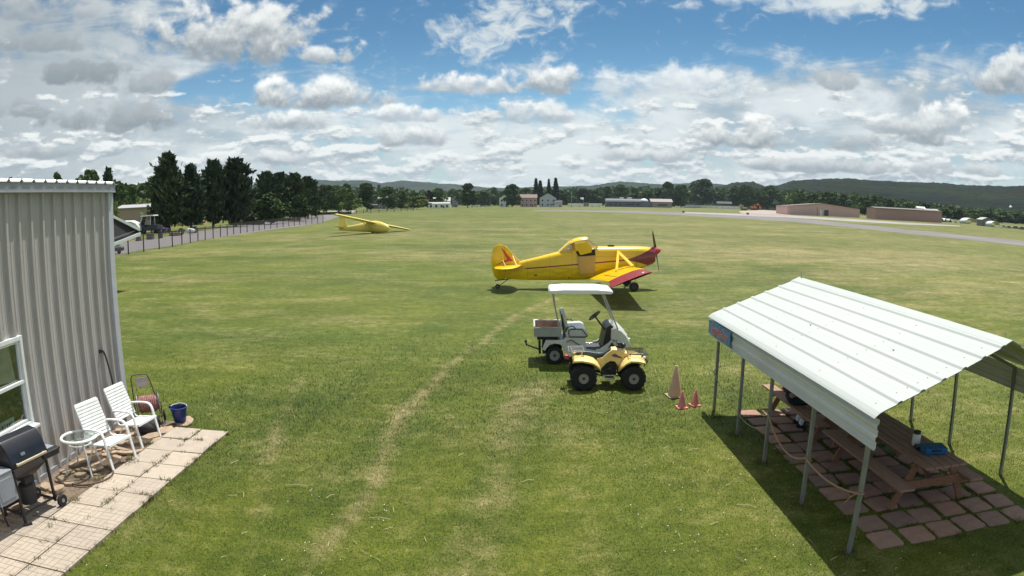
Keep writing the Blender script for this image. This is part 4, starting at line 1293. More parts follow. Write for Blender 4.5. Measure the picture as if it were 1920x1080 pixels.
# ---------------------------------------------------------------- barbecue
gr_m = mat('black_enamel', (0.014, 0.015, 0.022), 0.28, var=0.25, vs=5, dirt=0.15, dirtcol=(0.06, 0.06, 0.06))
gp_m = mat('grey_plastic', (0.27, 0.285, 0.315), 0.55, var=0.08, vs=4, dirt=0.2)
wood_m = mat('pale_handle', (0.50, 0.43, 0.31), 0.5, var=0.15, vs=12)
gl = thing('gas_grill', 'black lidded gas grill with grey side shelf by the hangar window', 'grill', (-6.93, 6.82, 0.03), R(-7))
# local x = front (towards the lawn), y along the wall
lid = MB()
lp = [(-0.30, 0.86), (-0.30, 1.02), (-0.22, 1.17), (-0.10, 1.24), (0.06, 1.22), (0.17, 1.12), (0.26, 0.90), (0.26, 0.86)]
lid.prism(lp, -0.40, 0.36, 'y')
lo_ = lid.build('lid', gr_m, gl, bevel=0.02)
b = MB(); b.box((0.30, -0.02, 0.905), (0.035, 0.62, 0.035)); b.box((0.275, -0.29, 0.905), (0.05, 0.03, 0.025)); b.box((0.275, 0.25, 0.905), (0.05, 0.03, 0.025)); b.build('handle', wood_m, lo_, bevel=0.006)
b = MB(); b.box((0.225, -0.12, 1.0), (0.012, 0.085, 0.045), (0, R(-22), 0)); b.build('badge', M_['steel'], lo_)
b = MB(); b.loft([[(-0.28, -0.38, 0.855), (0.25, -0.38, 0.855), (0.25, 0.34, 0.855), (-0.28, 0.34, 0.855)], [(-0.24, -0.34, 0.72), (0.2, -0.34, 0.72), (0.2, 0.30, 0.72), (-0.24, 0.30, 0.72)], [(-0.10, -0.2, 0.58), (0.08, -0.2, 0.58), (0.08, 0.16, 0.58), (-0.10, 0.16, 0.58)]]); b.build('firebox', gr_m, gl, bevel=0.01)
b = MB(); b.box((0.02, 0.02, 0.53), (0.12, 0.20, 0.10)); b.build('drip_tray', M_['black'], gl, bevel=0.006)
b = MB(); b.box((0.05, 0.50, 0.85), (0.40, 0.26, 0.035)); b.box((0.245, 0.42, 0.82), (0.03, 0.34, 0.09)); b.build('side_table', M_['black'], gl, bevel=0.008)
b = MB(); b.box((0.02, 0.50, 0.872), (0.26, 0.18, 0.012)); b.build('tray', gp_m, gl, bevel=0.004)
b = MB(); b.box((0.03, -0.62, 0.865), (0.46, 0.40, 0.035)); b.build('side_shelf', gp_m, gl, bevel=0.01)
b = MB(); b.box((0.262, -0.60, 0.65), (0.025, 0.36, 0.40), (0, R(-5), 0)); b.box((0.275, -0.60, 0.65), (0.014, 0.28, 0.30), (0, R(-5), 0)); b.build('front_panel', gp_m, gl, bevel=0.008)
for x_, y_ in ((0.20, -0.36), (-0.24, -0.36), (0.20, 0.33), (-0.24, 0.33)):
    b = MB(); b.bar((x_, y_, 0.80), (x_ + (0.02 if x_ > 0 else 0), y_, 0.10 if y_ > 0 else 0.0), 0.035); b.build('leg', M_['black'], gl)
b = MB()
b.bar((0.21, -0.42, 0.16), (0.21, 0.38, 0.16), 0.03); b.bar((-0.24, -0.36, 0.16), (-0.24, 0.36, 0.16), 0.03); b.bar((0.21, 0.33, 0.13), (-0.24, 0.33, 0.13), 0.03); b.bar((0.21, -0.36, 0.16), (-0.24, -0.36, 0.16), 0.03)
b.bar((0.10, -0.75, 0.85), (0.10, -0.60, 0.02), 0.025); b.bar((0.22, -0.42, 0.02), (0.30, -0.30, 0.02), 0.03)
b.build('cart_frame', M_['black'], gl)
for x_ in (0.30, -0.31):
    b = MB(); Mx = Matrix.Translation((x_, 0.40, 0.095)) @ Euler((0, PI / 2, 0)).to_matrix().to_4x4()
    b.lathe([(0.02, -0.025), (0.085, -0.028), (0.098, -0.015), (0.098, 0.015), (0.085, 0.028), (0.02, 0.025)], 24, Mx); w_ = b.build('wheel', M_['rubber'], gl)
    b = MB(); b.lathe([(0.0, -0.032), (0.03, -0.032), (0.03, 0.032), (0.0, 0.032)], 12, Mx); b.build('hub', gp_m, w_)
b = MB(); b.cyl((-0.02, 0.0, 0.17), (-0.02, 0.0, 0.44), 0.13, n=20); b.ball((-0.02, 0, 0.44), (0.13, 0.13, 0.05), 16, 6); b.cyl((-0.02, 0, 0.48), (-0.02, 0, 0.53), 0.03); b.build('gas_bottle', mat('dark_bottle', (0.03, 0.03, 0.035), 0.5), gl)
# ---------------------------------------------------------------- hose reel
rt = mat('red_hose', (0.36, 0.12, 0.10), 0.5, var=0.3, vs=18, col2=(0.48, 0.26, 0.24))
rl = thing('hose_reel', 'wheeled hose reel with red hose and brown handle beside the hangar corner', 'hose reel', (-7.20, 11.02, 0.03), R(36), scale=0.9)
b = MB()
for k in range(11):
    x_ = -0.20 + 0.04 * k
    b.tube(arc((x_, 0, 0.46), 0.145 + 0.012 * (k % 2), 0, 2 * PI * 23 / 24, 23, 'yz'), 0.02, 6, True)
for k in range(9):
    x_ = -0.17 + 0.042 * k
    b.tube(arc((x_, 0, 0.46), 0.18, 0, 2 * PI * 23 / 24, 23, 'yz'), 0.018, 6, True)
b.build('hose', rt, rl)
b = MB(); b.cyl((-0.22, 0, 0.46), (0.22, 0, 0.46), 0.11, n=16); b.build('drum', M_['rust'], rl)
for x_ in (-0.25, 0.25):
    b = MB(); b.tube(arc((x_, 0, 0.46), 0.24, 0, 2 * PI * 31 / 32, 31, 'yz'), 0.013, 8, True)
    for k in range(3):
        a = k * PI / 3 + .3
        b.tube([(x_, 0.24 * math.cos(a), 0.46 + 0.24 * math.sin(a)), (x_, -0.24 * math.cos(a), 0.46 - 0.24 * math.sin(a))], 0.008, 6)
    b.build('flange', M_['steel'], rl)
br = mat('brown_tube', (0.10, 0.075, 0.06), 0.5, 0.4)
b = MB()
b.tube(spline([(-0.30, -0.28, 0.03), (-0.30, 0.10, 0.20), (-0.30, 0.22, 0.75), (-0.30, 0.30, 1.0), (-0.22, 0.33, 1.06), (0.02, 0.33, 1.06), (0.10, 0.30, 1.0), (0.18, 0.20, 0.72), (0.28, 0.10, 0.20), (0.30, -0.28, 0.03)], 4), 0.014, 8)
b.tube([(-0.30, 0.0, 0.15), (0.30, 0.0, 0.15)], 0.012, 6); b.tube([(-0.30, 0, 0.46), (0.32, 0, 0.46)], 0.012, 6); b.tube([(0.32, 0, 0.46), (0.36, 0, 0.46), (0.36, -0.12, 0.52)], 0.01, 6)
b.tube([(0.30, -0.02, 0.14), (0.30, -0.06, 0.46)], 0.012, 6); b.tube([(-0.30, -0.02, 0.14), (-0.30, -0.06, 0.46)], 0.012, 6)
b.build('frame', br, rl)
b = MB(); b.box((-0.06, 0.27, 0.90), (0.26, 0.012, 0.20), (R(-14), 0, 0)); b.build('plate', mat('dull_pink_plate', (0.45, 0.38, 0.38), 0.6), rl, bevel=0.004)
for x_ in (-0.34, 0.36):
    b = MB(); b.tube(arc((x_, 0.08, 0.13), 0.11, 0, 2 * PI * 27 / 28, 27, 'yz'), 0.022, 8, True)
    for k in range(3):
        a = k * PI / 3
        b.tube([(x_, 0.08 + 0.1 * math.cos(a), 0.13 + 0.1 * math.sin(a)), (x_, 0.08 - 0.1 * math.cos(a), 0.13 - 0.1 * math.sin(a))], 0.01, 6)
    b.build('wheel', M_['rubber'], rl)
b = MB(); b.box((-0.02, -0.16, 0.09), (0.50, 0.26, 0.14)); b.build('base_box', M_['black'], rl, bevel=0.02)
# blue bucket on a stone
bk = thing('bucket', 'dark blue plastic bucket standing on a flat stone beside the hose reel', 'bucket', (-6.60, 11.24, 0.06), R(20), scale=0.92)
blue_m = mat('blue_plastic', (0.012, 0.032, 0.16), 0.35, var=0.12, vs=6)
b = MB(); b.lathe([(0.0, 0.0), (0.135, 0.0), (0.14, 0.02), (0.185, 0.30), (0.20, 0.302), (0.20, 0.32), (0.18, 0.325), (0.172, 0.30), (0.13, 0.02), (0.0, 0.015)], 32); b.build('body', blue_m, bk)
b = MB(); b.tube(spline([(-0.19, 0, 0.30), (-0.16, 0.10, 0.335), (0.0, 0.20, 0.345), (0.16, 0.10, 0.335), (0.19, 0, 0.30)], 5), 0.008, 6); b.build('handle', M_['white'], bk)
b = MB(); b.box((-0.195, 0, 0.33), (0.05, 0.07, 0.06)); b.build('lug', blue_m, bk, bevel=0.01)
stone(-6.52, 11.30, 0.27, 0.05, 77, name='flagstone', label='flat tan stone carrying the blue bucket')
# dark bag under the second chair
b = MB(); b.ball((0, 0, 0.10), (0.24, 0.16, 0.13), 14, 8); b.ball((0.12, 0.05, 0.13), (0.14, 0.12, 0.12), 12, 7); b.tube([(-0.15, 0, 0.18), (-0.05, 0.02, 0.27), (0.1, 0, 0.22)], 0.012, 6)
tag(b.build('duffel_bag', mat('dark_canvas', (0.035, 0.03, 0.035), 0.85, var=0.3), None, loc=(-7.0, 10.55, 0.02)), 'dark canvas bag lying on the ground behind the second chair', 'bag')
# weeds in the slab joints
wx_, wy_ = [], []
for k in range(70):
    if rng.uniform() < 0.5:
        cx, cy = -5.95 + rng.normal(0, .02), rng.uniform(5.0, 10.9)
    else:
        cx, cy = rng.uniform(-6.6, -5.4), 10.93 - 0.60 * rng.integers(0, 10)
    n = int(rng.integers(4, 26))
    wx_.extend(rng.normal(cx, 0.03, n)); wy_.extend(rng.normal(cy, 0.03, n))
for cx, cy, n, s in ((-6.55, 8.25, 120, 0.10), (-6.5, 9.05, 70, 0.07), (-6.58, 9.3, 60, 0.06), (-6.60, 9.95, 90, 0.06), (-6.52, 7.42, 90, 0.06), (-6.35, 6.55, 40, 0.05), (-5.98, 7.6, 50, 0.05), (-6.45, 11.05, 90, 0.10), (-5.75, 10.35, 50, 0.05)):
    wx_.extend(rng.normal(cx, s, n)); wy_.extend(rng.normal(cy, s, n))
wx_, wy_ = np.array(wx_), np.array(wy_)
wd = blades('weeds', wx_, wy_, rng.uniform(0.02, 0.085, len(wx_)), np.full(len(wx_), 0.010), blade_m, 0.9, 0.03)
tag(wd, 'green weeds growing in the joints of the patio slabs', 'weeds', kind='stuff')
# ================================================================ open metal shelter with picnic tables
ws = mat('white_roof_steel', (0.475, 0.505, 0.495), 0.75, spec=0.2, var=0.03, vs=0.8, dirt=0.12, dirtcol=(0.5, 0.45, 0.38))
wu = mat('white_panel_steel', (0.66, 0.66, 0.68), 0.42, var=0.05, vs=0.8, dirt=0.2, dirtcol=(0.4, 0.36, 0.33))
pm = mat('galvanised_post', (0.26, 0.26, 0.255), 0.5, 0.4, var=0.15, vs=5)
sh = thing('picnic_shelter', 'open sided shelter with a white ribbed metal roof on thin posts', 'shelter', (6.12, 9.62, 0))
Y0, Y1 = 6.22 - 9.62, 12.95 - 9.62
XE, ZE, ZR = 2.02, 1.95, 2.71          # eave half width, eave height, ridge height
sl = (ZR - ZE) / XE
def roof_prof(s, off=0.0):
    "profile across the slope from ridge to the turned down eave: ribs run along the ridge"
    pts = [(0.0, ZR + 0.012)]
    k = 0
    x = 0.115
    while x < XE - 0.16:
        z = ZR - sl * x
        pts += [(x, z), (x + 0.024, z + 0.020 - sl * 0.024), (x + 0.058, z + 0.020 - sl * 0.058), (x + 0.082, z - sl * 0.082)]
        # tiny swages between the big ribs
        for q in (0.155, 0.235):
            if x + q + 0.03 < XE - 0.12:
                zz = ZR - sl * (x + q)
                pts += [(x + q, zz), (x + q + 0.010, zz + 0.0015 - sl * 0.010), (x + q + 0.022, zz + 0.0015 - sl * 0.022), (x + q + 0.032, zz - sl * 0.032)]
        x += 0.312
    z = ZR - sl * (XE - 0.10)
    pts += [(XE - 0.10, z), (XE - 0.045, z - 0.024), (XE + 0.005, z - 0.062), (XE + 0.03, z - 0.088)]
    return [(s * a, c + off) for a, c in pts]
b = MB()
for s in (-1, 1):
    p = roof_prof(s)
    n = len(p)
    b.add([(a, Y0, c) for a, c in p] + [(a, Y1, c) for a, c in p], [(i, i + 1, n + i + 1, n + i) for i in range(n - 1)])
rf = b.build('roof', ws, sh, smooth=0)
sb = MB()
for yy in (6.465, 8.02, 9.62, 11.04, 12.55):
    for s in (-1, 1):
        for k in range(13):
            x = 0.16 + 0.145 * k
            if (x - 0.115) % 0.312 < 0.085: continue
            sb.box((s * x, yy - 9.62 + 0.01 * math.sin(k * 7.0), ZR - sl * x + 0.009), (0.013, 0.013, 0.006), (0, s * math.atan(sl), 0))
so_ = sb.build('screw_row', mat('rusty_screw', (0.30, 0.26, 0.22), 0.7), rf, smooth=0, weld=False); so_['kind'] = 'stuff'
md = rf.modifiers.new('Solidify', 'SOLIDIFY'); md.thickness = 0.006; md.offset = 1
b = MB(); b.prism([(-0.13, ZR - 0.034), (0, ZR + 0.02), (0.13, ZR - 0.034), (0.13, ZR - 0.026), (0, ZR + 0.03), (-0.13, ZR - 0.026)], Y0 - 0.01, Y1 + 0.01, 'y'); b.build('ridge_cap', ws, rf)
def panel_prof(s, z0, z1):
    pts = []
    z = z1
    seq = [(0.0, 0.0), (0.05, 0.0), (0.072, 0.022), (0.112, 0.022), (0.134, 0.0), (0.20, 0.0), (0.222, 0.022), (0.262, 0.022), (0.284, 0.0), (0.352, 0.0), (0.374, 0.024), (z1 - z0 - 0.03, 0.03), (z1 - z0, 0.0)]
    return [(s * (1.958 + q), z1 - d) for d, q in seq]
for s in (-1, 1):
    b = MB()
    p = panel_prof(s, 1.50, 1.875)
    n = len(p)
    b.add([(a, Y0 + 0.03, c) for a, c in p] + [(a, Y1 + 0.10, c) for a, c in p], [(i, i + 1, n + i + 1, n + i) for i in range(n - 1)])
    o = b.build('side_panel', wu, sh, smooth=0); md = o.modifiers.new('Solidify', 'SOLIDIFY'); md.thickness = 0.005; md.offset = 0
for s in (-1, 1):
    for yy in (6.465, 8.02, 9.62, 11.04, 12.55):
        b = MB(); b.bar((s * 1.925 if s < 0 else 2.05, yy - 9.62, -0.15), (s * 1.925, yy - 9.62, 1.88), 0.055, 0.055, up=(0, 1, 0)); b.build('post', pm, sh, bevel=0.006)
for yy in (6.465, 8.02, 9.62, 11.04, 12.55):
    b = MB(); b.prism([(-1.93, 1.84), (0, 2.58), (1.93, 1.84), (1.93, 1.89), (0, 2.635), (-1.93, 1.89)], yy - 9.645, yy - 9.595, 'y'); b.build('rafter', pm, sh)
# small leaves and rust flecks lying on the roof
b = MB(); b.cyl((0, Y1 - 0.12, ZR), (0, Y1 - 0.12, ZR + 0.16), 0.012, n=6); b.build('vent_stub', M_['galv'], sh)
lf_m = mat('dead_leaf', (0.22, 0.13, 0.05), 0.8, var=0.3)
for i, (x_, yy, s_) in enumerate(((4.70, 8.6, 0.035), (4.95, 9.9, 0.03), (5.15, 7.6, 0.03), (5.32, 8.0, 0.022))):
    zz = 2.71 - sl * (6.12 - x_) + 0.012
    b = MB(); b.add([(-s_, 0, 0), (0, -s_ * .5, 0.008), (s_ * 1.1, 0, 0.0), (0, s_ * .5, 0.010)], [(0, 1, 2, 3)])
    tag(b.build('leaf', lf_m, None, loc=(x_, yy, zz), smooth=0), 'small dead brown leaf lying on the white shelter roof', 'leaf', 'dead leaves on the shelter roof').rotation_euler = (0, R(-20), i * 1.3)
# sign on the side panel
sg = thing('shelter_sign', 'blue sign with pink lettering on the shelter side panel', 'sign', (4.118, 12.28, 1.70), 0)
b = MB(); b.box((-0.012, 0, 0), (0.012, 1.40, 0.285)); b.build('board', mat('blue_sign', (0.06, 0.25, 0.46), 0.4, var=0.15, vs=4, dirt=0.2, dirtcol=(0.2, 0.35, 0.5)), sg)
pk = mat('pink_lettering', (0.60, 0.19, 0.22), 0.5, var=0.15, vs=10)
pw = mat('pale_outline', (0.50, 0.50, 0.66), 0.5)
def text(name, body, size, m, parent, M, off=0.0, ext=0.002):
    cu = bpy.data.curves.new(name, 'FONT')
    cu.body = body; cu.size = size; cu.align_x = 'CENTER'; cu.align_y = 'CENTER'; cu.extrude = ext; cu.offset = off; cu.shear = 0.2
    cu.materials.append(m)
    tmp = bpy.data.objects.new(name, cu)
    COL.objects.link(tmp)
    me = bpy.data.meshes.new_from_object(tmp.evaluated_get(bpy.context.evaluated_depsgraph_get()))
    bpy.data.objects.remove(tmp)
    o = bpy.data.objects.new(name, me)
    COL.objects.link(o)
    o.parent = parent
    o.matrix_local = M
    return o
TM = Matrix(((0, 0, -1, 0), (-1, 0, 0, 0), (0, 1, 0, 0), (0, 0, 0, 1)))
text('lettering_outline', 'Snack-Bar', 0.27, pw, sg, Matrix.Translation((-0.0205, 0, -0.01)) @ TM, 0.016)
text('lettering', 'Snack-Bar', 0.27, pk, sg, Matrix.Translation((-0.0255, 0, -0.01)) @ TM, 0.004)
# rope strung between posts
rope_m = mat('tan_rope', (0.36, 0.22, 0.14), 0.9, var=0.25, vs=60)
b = MB()
def sag(p, q, d, n=10): 
    p, q = Vector(p), Vector(q)
    return [p.lerp(q, i / n) - Vector((0, 0, d * 4 * (i / n) * (1 - i / n))) for i in range(n + 1)]
x_ = 4.15
pts = sag((x_, 9.62, 0.92), (x_, 8.02, 0.72), 0.26) + sag((x_, 8.02, 0.72), (x_, 6.465, 0.86), 0.10)[1:]
b.tube(pts, 0.014, 7)
b.tube([(x_, 6.465, 0.86), (x_ - 0.05, 6.52, 0.80), (x_ - 0.07, 6.62, 0.66)], 0.009, 6)
for yy, zz in ((9.62, 0.92), (8.02, 0.72), (6.465, 0.86)):
    b.tube(arc((x_ + 0.045, yy, zz), 0.046, 0, 2 * PI * 15 / 16, 15), 0.011, 6, True)
tag(b.build('rope', rope_m), 'tan rope sagging between the near posts of the shelter', 'rope')
b = MB(); b.tube(sag((4.12, 12.55, 0.86), (4.12, 11.04, 0.50), 0.10), 0.008, 6); b.tube(sag((4.12, 11.04, 0.50), (4.12, 9.62, 0.62), 0.12), 0.008, 6)
b.tube(arc((4.165, 12.55, 0.86), 0.046, 0, 2 * PI * 15 / 16, 15), 0.012, 6, True); b.tube([(4.12, 12.55, 0.86), (4.10, 12.40, 0.80)], 0.012, 6)
tag(b.build('cord', mat('thin_cord', (0.30, 0.28, 0.20), 0.9)), 'thin grey cord tied between the far posts of the shelter', 'cord')
# ---------------------------------------------------------------- stepping stones
rs_m = mat('red_concrete', (0.33, 0.205, 0.165), 0.9, var=0.16, vs=7, bump=0.25, bs=60, dirt=0.3, dirtcol=(0.17, 0.13, 0.11))
nt = rs_m.node_tree; bb_ = nt.nodes['Principled BSDF']; src_ = bb_.inputs['Base Color'].links[0].from_socket
oi = nd(nt, 'ShaderNodeObjectInfo'); rr_c = ramp(nt, oi.outputs['Random'], [(0.0, (0.72, 0.74, 0.76)), (0.5, (1.0, 0.98, 0.96)), (1.0, (1.18, 1.05, 0.98))])
mx_ = nd(nt, 'ShaderNodeMixRGB', blend_type='MULTIPLY'); mx_.inputs[0].default_value = 1.0
nt.links.new(src_, mx_.inputs[1]); nt.links.new(rr_c, mx_.inputs[2]); nt.links.new(mx_.outputs[0], bb_.inputs['Base Color'])
b = MB(); b.prism([(-0.212, -0.19), (-0.19, -0.212), (0.18, -0.21), (0.212, -0.17), (0.214, 0.195), (0.18, 0.214), (-0.17, 0.212), (-0.214, 0.18)], -0.02, 0.022, 'z')
s0 = b.build('stepping_stone', rs_m, None, bevel=0.006)
tag(s0, 'square red concrete stepping stone set in grass under the shelter', 'paving stone', 'red stepping stones under the shelter')
prn = random.Random(9); first = True
for r in range(12):
    for c in range(6 if r < 6 else 4):
        o = s0 if first else s0.copy()
        if not first: COL.objects.link(o)
        first = False
        o.location = (4.88 + 0.5 * c + prn.uniform(-.03, .03), 6.68 + 0.5 * r + prn.uniform(-.03, .03), prn.uniform(-0.01, 0.004))
        o.rotation_euler = (prn.uniform(-.02, .02), prn.uniform(-.02, .02), prn.uniform(-.10, .10))
# ---------------------------------------------------------------- picnic tables
tw = mat('stained_timber', (0.27, 0.13, 0.075), 0.75, var=0.28, vs=5, stretch=(6, 0.6, 6), dirt=0.25, dirtcol=(0.13, 0.10, 0.09))
tg = mat('greyed_timber', (0.34, 0.20, 0.155), 0.8, var=0.2, vs=5, stretch=(6, 0.6, 6), dirt=0.25, dirtcol=(0.2, 0.16, 0.15))
def picnic(label, y0, y1):
    t = thing('picnic_table', label, 'picnic table', (6.08, (y0 + y1) / 2, 0.03), 0, 'picnic tables under the shelter')
    h = (y1 - y0) / 2
    b = MB()
    for k in range(5):
        b.box((-0.31 + 0.155 * k, 0, 0.72), (0.143, 2 * h, 0.038))
    b.build('tabletop', tg, t, bevel=0.005)
    for s in (-1, 1):
        b = MB(); b.box((s * 0.66, 0, 0.435), (0.26, 2 * h, 0.038)); b.build('bench', tg, t, bevel=0.005)
    for yy in (-h + 0.30, h - 0.42):
        b = MB(); b.box((0, yy, 0.375), (1.54, 0.04, 0.13)); b.build('bench_beam', tw, t, bevel=0.004)
        b = MB(); b.box((0, yy, 0.668), (0.72, 0.04, 0.065)); b.build('top_beam', tw, t, bevel=0.004)
        for s in (-1, 1):
            b = MB(); b.bar((s * 0.30, yy + 0.042, 0.70), (s * 0.68, yy + 0.042, 0.0), 0.04, 0.11, up=(0, 0, 1)); b.build('leg', tw, t, bevel=0.004)
    for yy, s in ((-h + 0.32, 1), (h - 0.44, -1)):
        b = MB(); b.bar((0, yy, 0.36), (0, yy + s * 0.62, 0.70), 0.04, 0.08, up=(1, 0, 0)); b.build('brace', tw, t)
    return t
picnic('brown picnic table nearest the open end with the blue case on it', 7.10, 9.72)
picnic('brown picnic table at the far end of the shelter with a person seated', 9.92, 12.66)
# things on the table
cn = thing('thermos', 'white insulated can with a black lid on the near picnic table', 'can', (6.07, 7.98, 0.77))
b = MB(); b.lathe([(0, 0), (0.062, 0), (0.068, 0.01), (0.068, 0.17), (0.06, 0.185), (0, 0.185)], 20); b.build('body', M_['white'], cn)
b = MB(); b.lathe([(0.058, 0.183), (0.062, 0.19), (0.058, 0.228), (0.0, 0.232)], 20); b.build('lid', M_['black'], cn)
bc = thing('blue_case', 'flat blue soft case lying on the near picnic table', 'case', (6.17, 7.63, 0.77), R(-12))
b = MB(); b.box((0, 0, 0.055), (0.40, 0.27, 0.11)); bo = b.build('body', mat('blue_fabric', (0.015, 0.12, 0.30), 0.7, var=0.2, vs=10), bc, bevel=0.03)
b = MB(); b.tube(spline([(-0.08, -0.13, 0.07), (-0.05, -0.18, 0.09), (0.05, -0.18, 0.09), (0.08, -0.13, 0.07)], 4), 0.01, 6); b.build('handle', M_['black'], bc)
b = MB(); b.box((-0.13, 0.16, 0.03), (0.22, 0.16, 0.05)); b.build('pouch', M_['black'], bc, bevel=0.02)
# ---------------------------------------------------------------- person on the far bench
def skinned(name, m, verts, edges, radii, parent, sub=2):
    me = bpy.data.meshes.new(name)
    me.from_pydata([tuple(v) for v in verts], edges, [])
    o = bpy.data.objects.new(name, me)
    COL.objects.link(o); o.parent = parent
    md = o.modifiers.new('Skin', 'SKIN'); md.use_smooth_shade = True
    for i, r in enumerate(radii):
        sv_ = me.skin_vertices[0].data[i]
        sv_.radius = (r, r) if isinstance(r, (int, float)) else r
    me.skin_vertices[0].data[0].use_root = True
    md2 = o.modifiers.new('Subdivision', 'SUBSURF'); md2.levels = md2.render_levels = sub
    me.materials.append(m)
    return o
skin_m = mat('skin', (0.42, 0.25, 0.18), 0.55, var=0.08, vs=12)
navy = mat('navy_cloth', (0.018, 0.022, 0.040), 0.85, var=0.25, vs=14)
dark_shirt = mat('charcoal_shirt', (0.025, 0.025, 0.030), 0.85, var=0.25, vs=14)
pe = thing('person', 'person in a dark shirt and navy shorts sitting on the far picnic bench', 'person', (5.36, 11.30, 0.03), R(-8))
# local +x faces the table; body = legs, torso, arms and head in one surface
V, E, RR_ = [], [], []
def chain(pts, rads, root=None):
    prev = root
    for p, r in zip(pts, rads):
        V.append(p); RR_.append(r)
        if prev is not None: E.append((prev, len(V) - 1))
        prev = len(V) - 1
    return prev
pel = chain([(-0.02, 0, 0.55)], [(0.15, 0.12)])
chest = chain([(0.0, 0, 0.70), (0.05, 0, 0.88), (0.09, 0, 1.00)], [(0.14, 0.105), (0.16, 0.115), (0.12, 0.09)], pel)
chain([(0.12, 0, 1.08), (0.16, 0, 1.16), (0.18, 0, 1.25), (0.17, 0, 1.31)], [0.055, 0.06, 0.085, 0.075], chest)
for s in (-1, 1):
    chain([(0.02, s * 0.10, 0.54), (0.22, s * 0.13, 0.545), (0.40, s * 0.14, 0.54), (0.34, s * 0.13, 0.33), (0.24, s * 0.12, 0.12), (0.22, s * 0.12, 0.06)], [0.095, 0.088, 0.062, 0.056, 0.040, 0.042], pel)
    e = chain([(0.08, s * 0.17, 0.99), (0.14, s * 0.22, 0.85), (0.22, s * 0.24, 0.78), (0.38, s * 0.16, 0.79), (0.46, s * 0.12, 0.785)], [0.06, 0.05, 0.042, 0.034, 0.03], chest)
    for q in range(4):
        chain([(0.52, s * (0.13 - 0.02 * q + 0.005), 0.782), (0.56, s * (0.128 - 0.022 * q), 0.776)], [0.010, 0.008], e)
    chain([(0.49, s * 0.075, 0.782), (0.515, s * 0.06, 0.78)], [0.011, 0.009], e)
body = skinned('body', skin_m, V, E, RR_, pe)
V, E, RR_ = [], [], []
p0 = chain([(-0.03, 0, 0.54)], [(0.20, 0.165)])
chain([(-0.02, 0, 0.62), (-0.01, 0, 0.68)], [(0.165, 0.13), (0.155, 0.12)], p0)
for s in (-1, 1):
    chain([(0.03, s * 0.105, 0.54), (0.22, s * 0.135, 0.548), (0.36, s * 0.145, 0.54)], [0.112, 0.108, 0.10], p0)
skinned('shorts', navy, V, E, RR_, pe)
V, E, RR_ = [], [], []
p0 = chain([(-0.02, 0, 0.64)], [(0.17, 0.135)])
c_ = chain([(0.0, 0, 0.74), (0.05, 0, 0.90), (0.09, 0, 1.01), (0.11, 0, 1.05)], [(0.16, 0.122), (0.178, 0.132), (0.14, 0.11), (0.07, 0.07)], p0)
for s in (-1, 1):
    chain([(0.08, s * 0.18, 0.985), (0.13, s * 0.225, 0.87), (0.15, s * 0.235, 0.84)], [0.075, 0.066, 0.064], c_)
skinned('shirt', dark_shirt, V, E, RR_, pe)
b = MB(); b.ball((0.155, 0, 1.30), (0.098, 0.09, 0.075), 16, 8); b.ball((0.11, 0, 1.25), (0.07, 0.086, 0.085), 14, 8); b.build('hair', mat('brown_hair', (0.05, 0.03, 0.02), 0.7), pe)
for s in (-1, 1):
    b = MB(); b.ball((0.245, s * 0.032, 1.255), 0.012, 8, 6); b.build('eye', M_['white'], body)
    b = MB(); b.ball((0.165, s * 0.088, 1.235), (0.02, 0.010, 0.03), 8, 6); b.build('ear', skin_m, body)
b = MB(); b.ball((0.265, 0, 1.235), (0.018, 0.014, 0.022), 8, 6); b.build('nose', skin_m, body)
b = MB(); b.box((0.252, 0, 1.195), (0.012, 0.045, 0.008)); b.build('mouth', mat('lips', (0.35, 0.15, 0.12), 0.5), body)
for s in (-1, 1):
    b = MB(); b.tube([(0.225, s * 0.12, 0.05), (0.235, s * 0.12, 0.10), (0.258, s * 0.122, 0.16)], [0.05, 0.049, 0.048], 12); b.build('sock', M_['white'], pe)
    b = MB()
    b.loft([[(0.14 + dx * 1.0, s * 0.12 + dy, dz) for dx, dy, dz in ring] for ring in [
        [(0.0, -.035, .0), (0.0, .035, .0), (0.0, .04, .05), (0.0, 0, .075), (0.0, -.04, .05)],
        [(0.06, -.045, .0), (0.06, .045, .0), (0.06, .046, .06), (0.06, 0, .095), (0.06, -.046, .06)],
        [(0.14, -.048, .0), (0.14, .048, .0), (0.14, .046, .05), (0.14, 0, .085), (0.14, -.046, .05)],
        [(0.22, -.046, .0), (0.22, .046, .0), (0.22, .04, .035), (0.22, 0, .05), (0.22, -.04, .035)],
        [(0.27, -.025, .005), (0.27, .025, .005), (0.27, .02, .02), (0.27, 0, .025), (0.27, -.02, .02)]]])
    b.build('shoe', mat('dark_shoe', (0.02, 0.022, 0.028), 0.6), pe, bevel=0.006)
# ---------------------------------------------------------------- cones
def cone(label, loc, h, r, m, bm, rz=0.0, tilt=0):
    t = thing('traffic_cone', label, 'cone', loc, rz, rot=(0, tilt, rz))
    b = MB(); b.lathe([(r, 0.02), (r * 0.97, 0.05), (r * 0.24, h * 0.985), (r * 0.20, h), (r * 0.12, h), (r * 0.10, h * 0.96)], 24); b.build('cone_body', m, t)
    b = MB(); s = r * 1.18; b.box((0, 0, 0.015), (2 * s, 2 * s, 0.03)); b.build('base', bm, t, bevel=0.008)
    return t
cone('tall faded tan traffic cone beside the two small pink cones', (3.60, 13.60, 0), 0.70, 0.16, mat('faded_orange', (0.60, 0.41, 0.27), 0.7, var=0.14, vs=3, dirt=0.35, dirtcol=(0.5, 0.27, 0.17)), mat('cone_base', (0.30, 0.26, 0.18), 0.8), R(8))
cm_ = mat('pink_red_plastic', (0.70, 0.25, 0.22), 0.55, var=0.15, vs=6, dirt=0.2, dirtcol=(0.5, 0.25, 0.2))
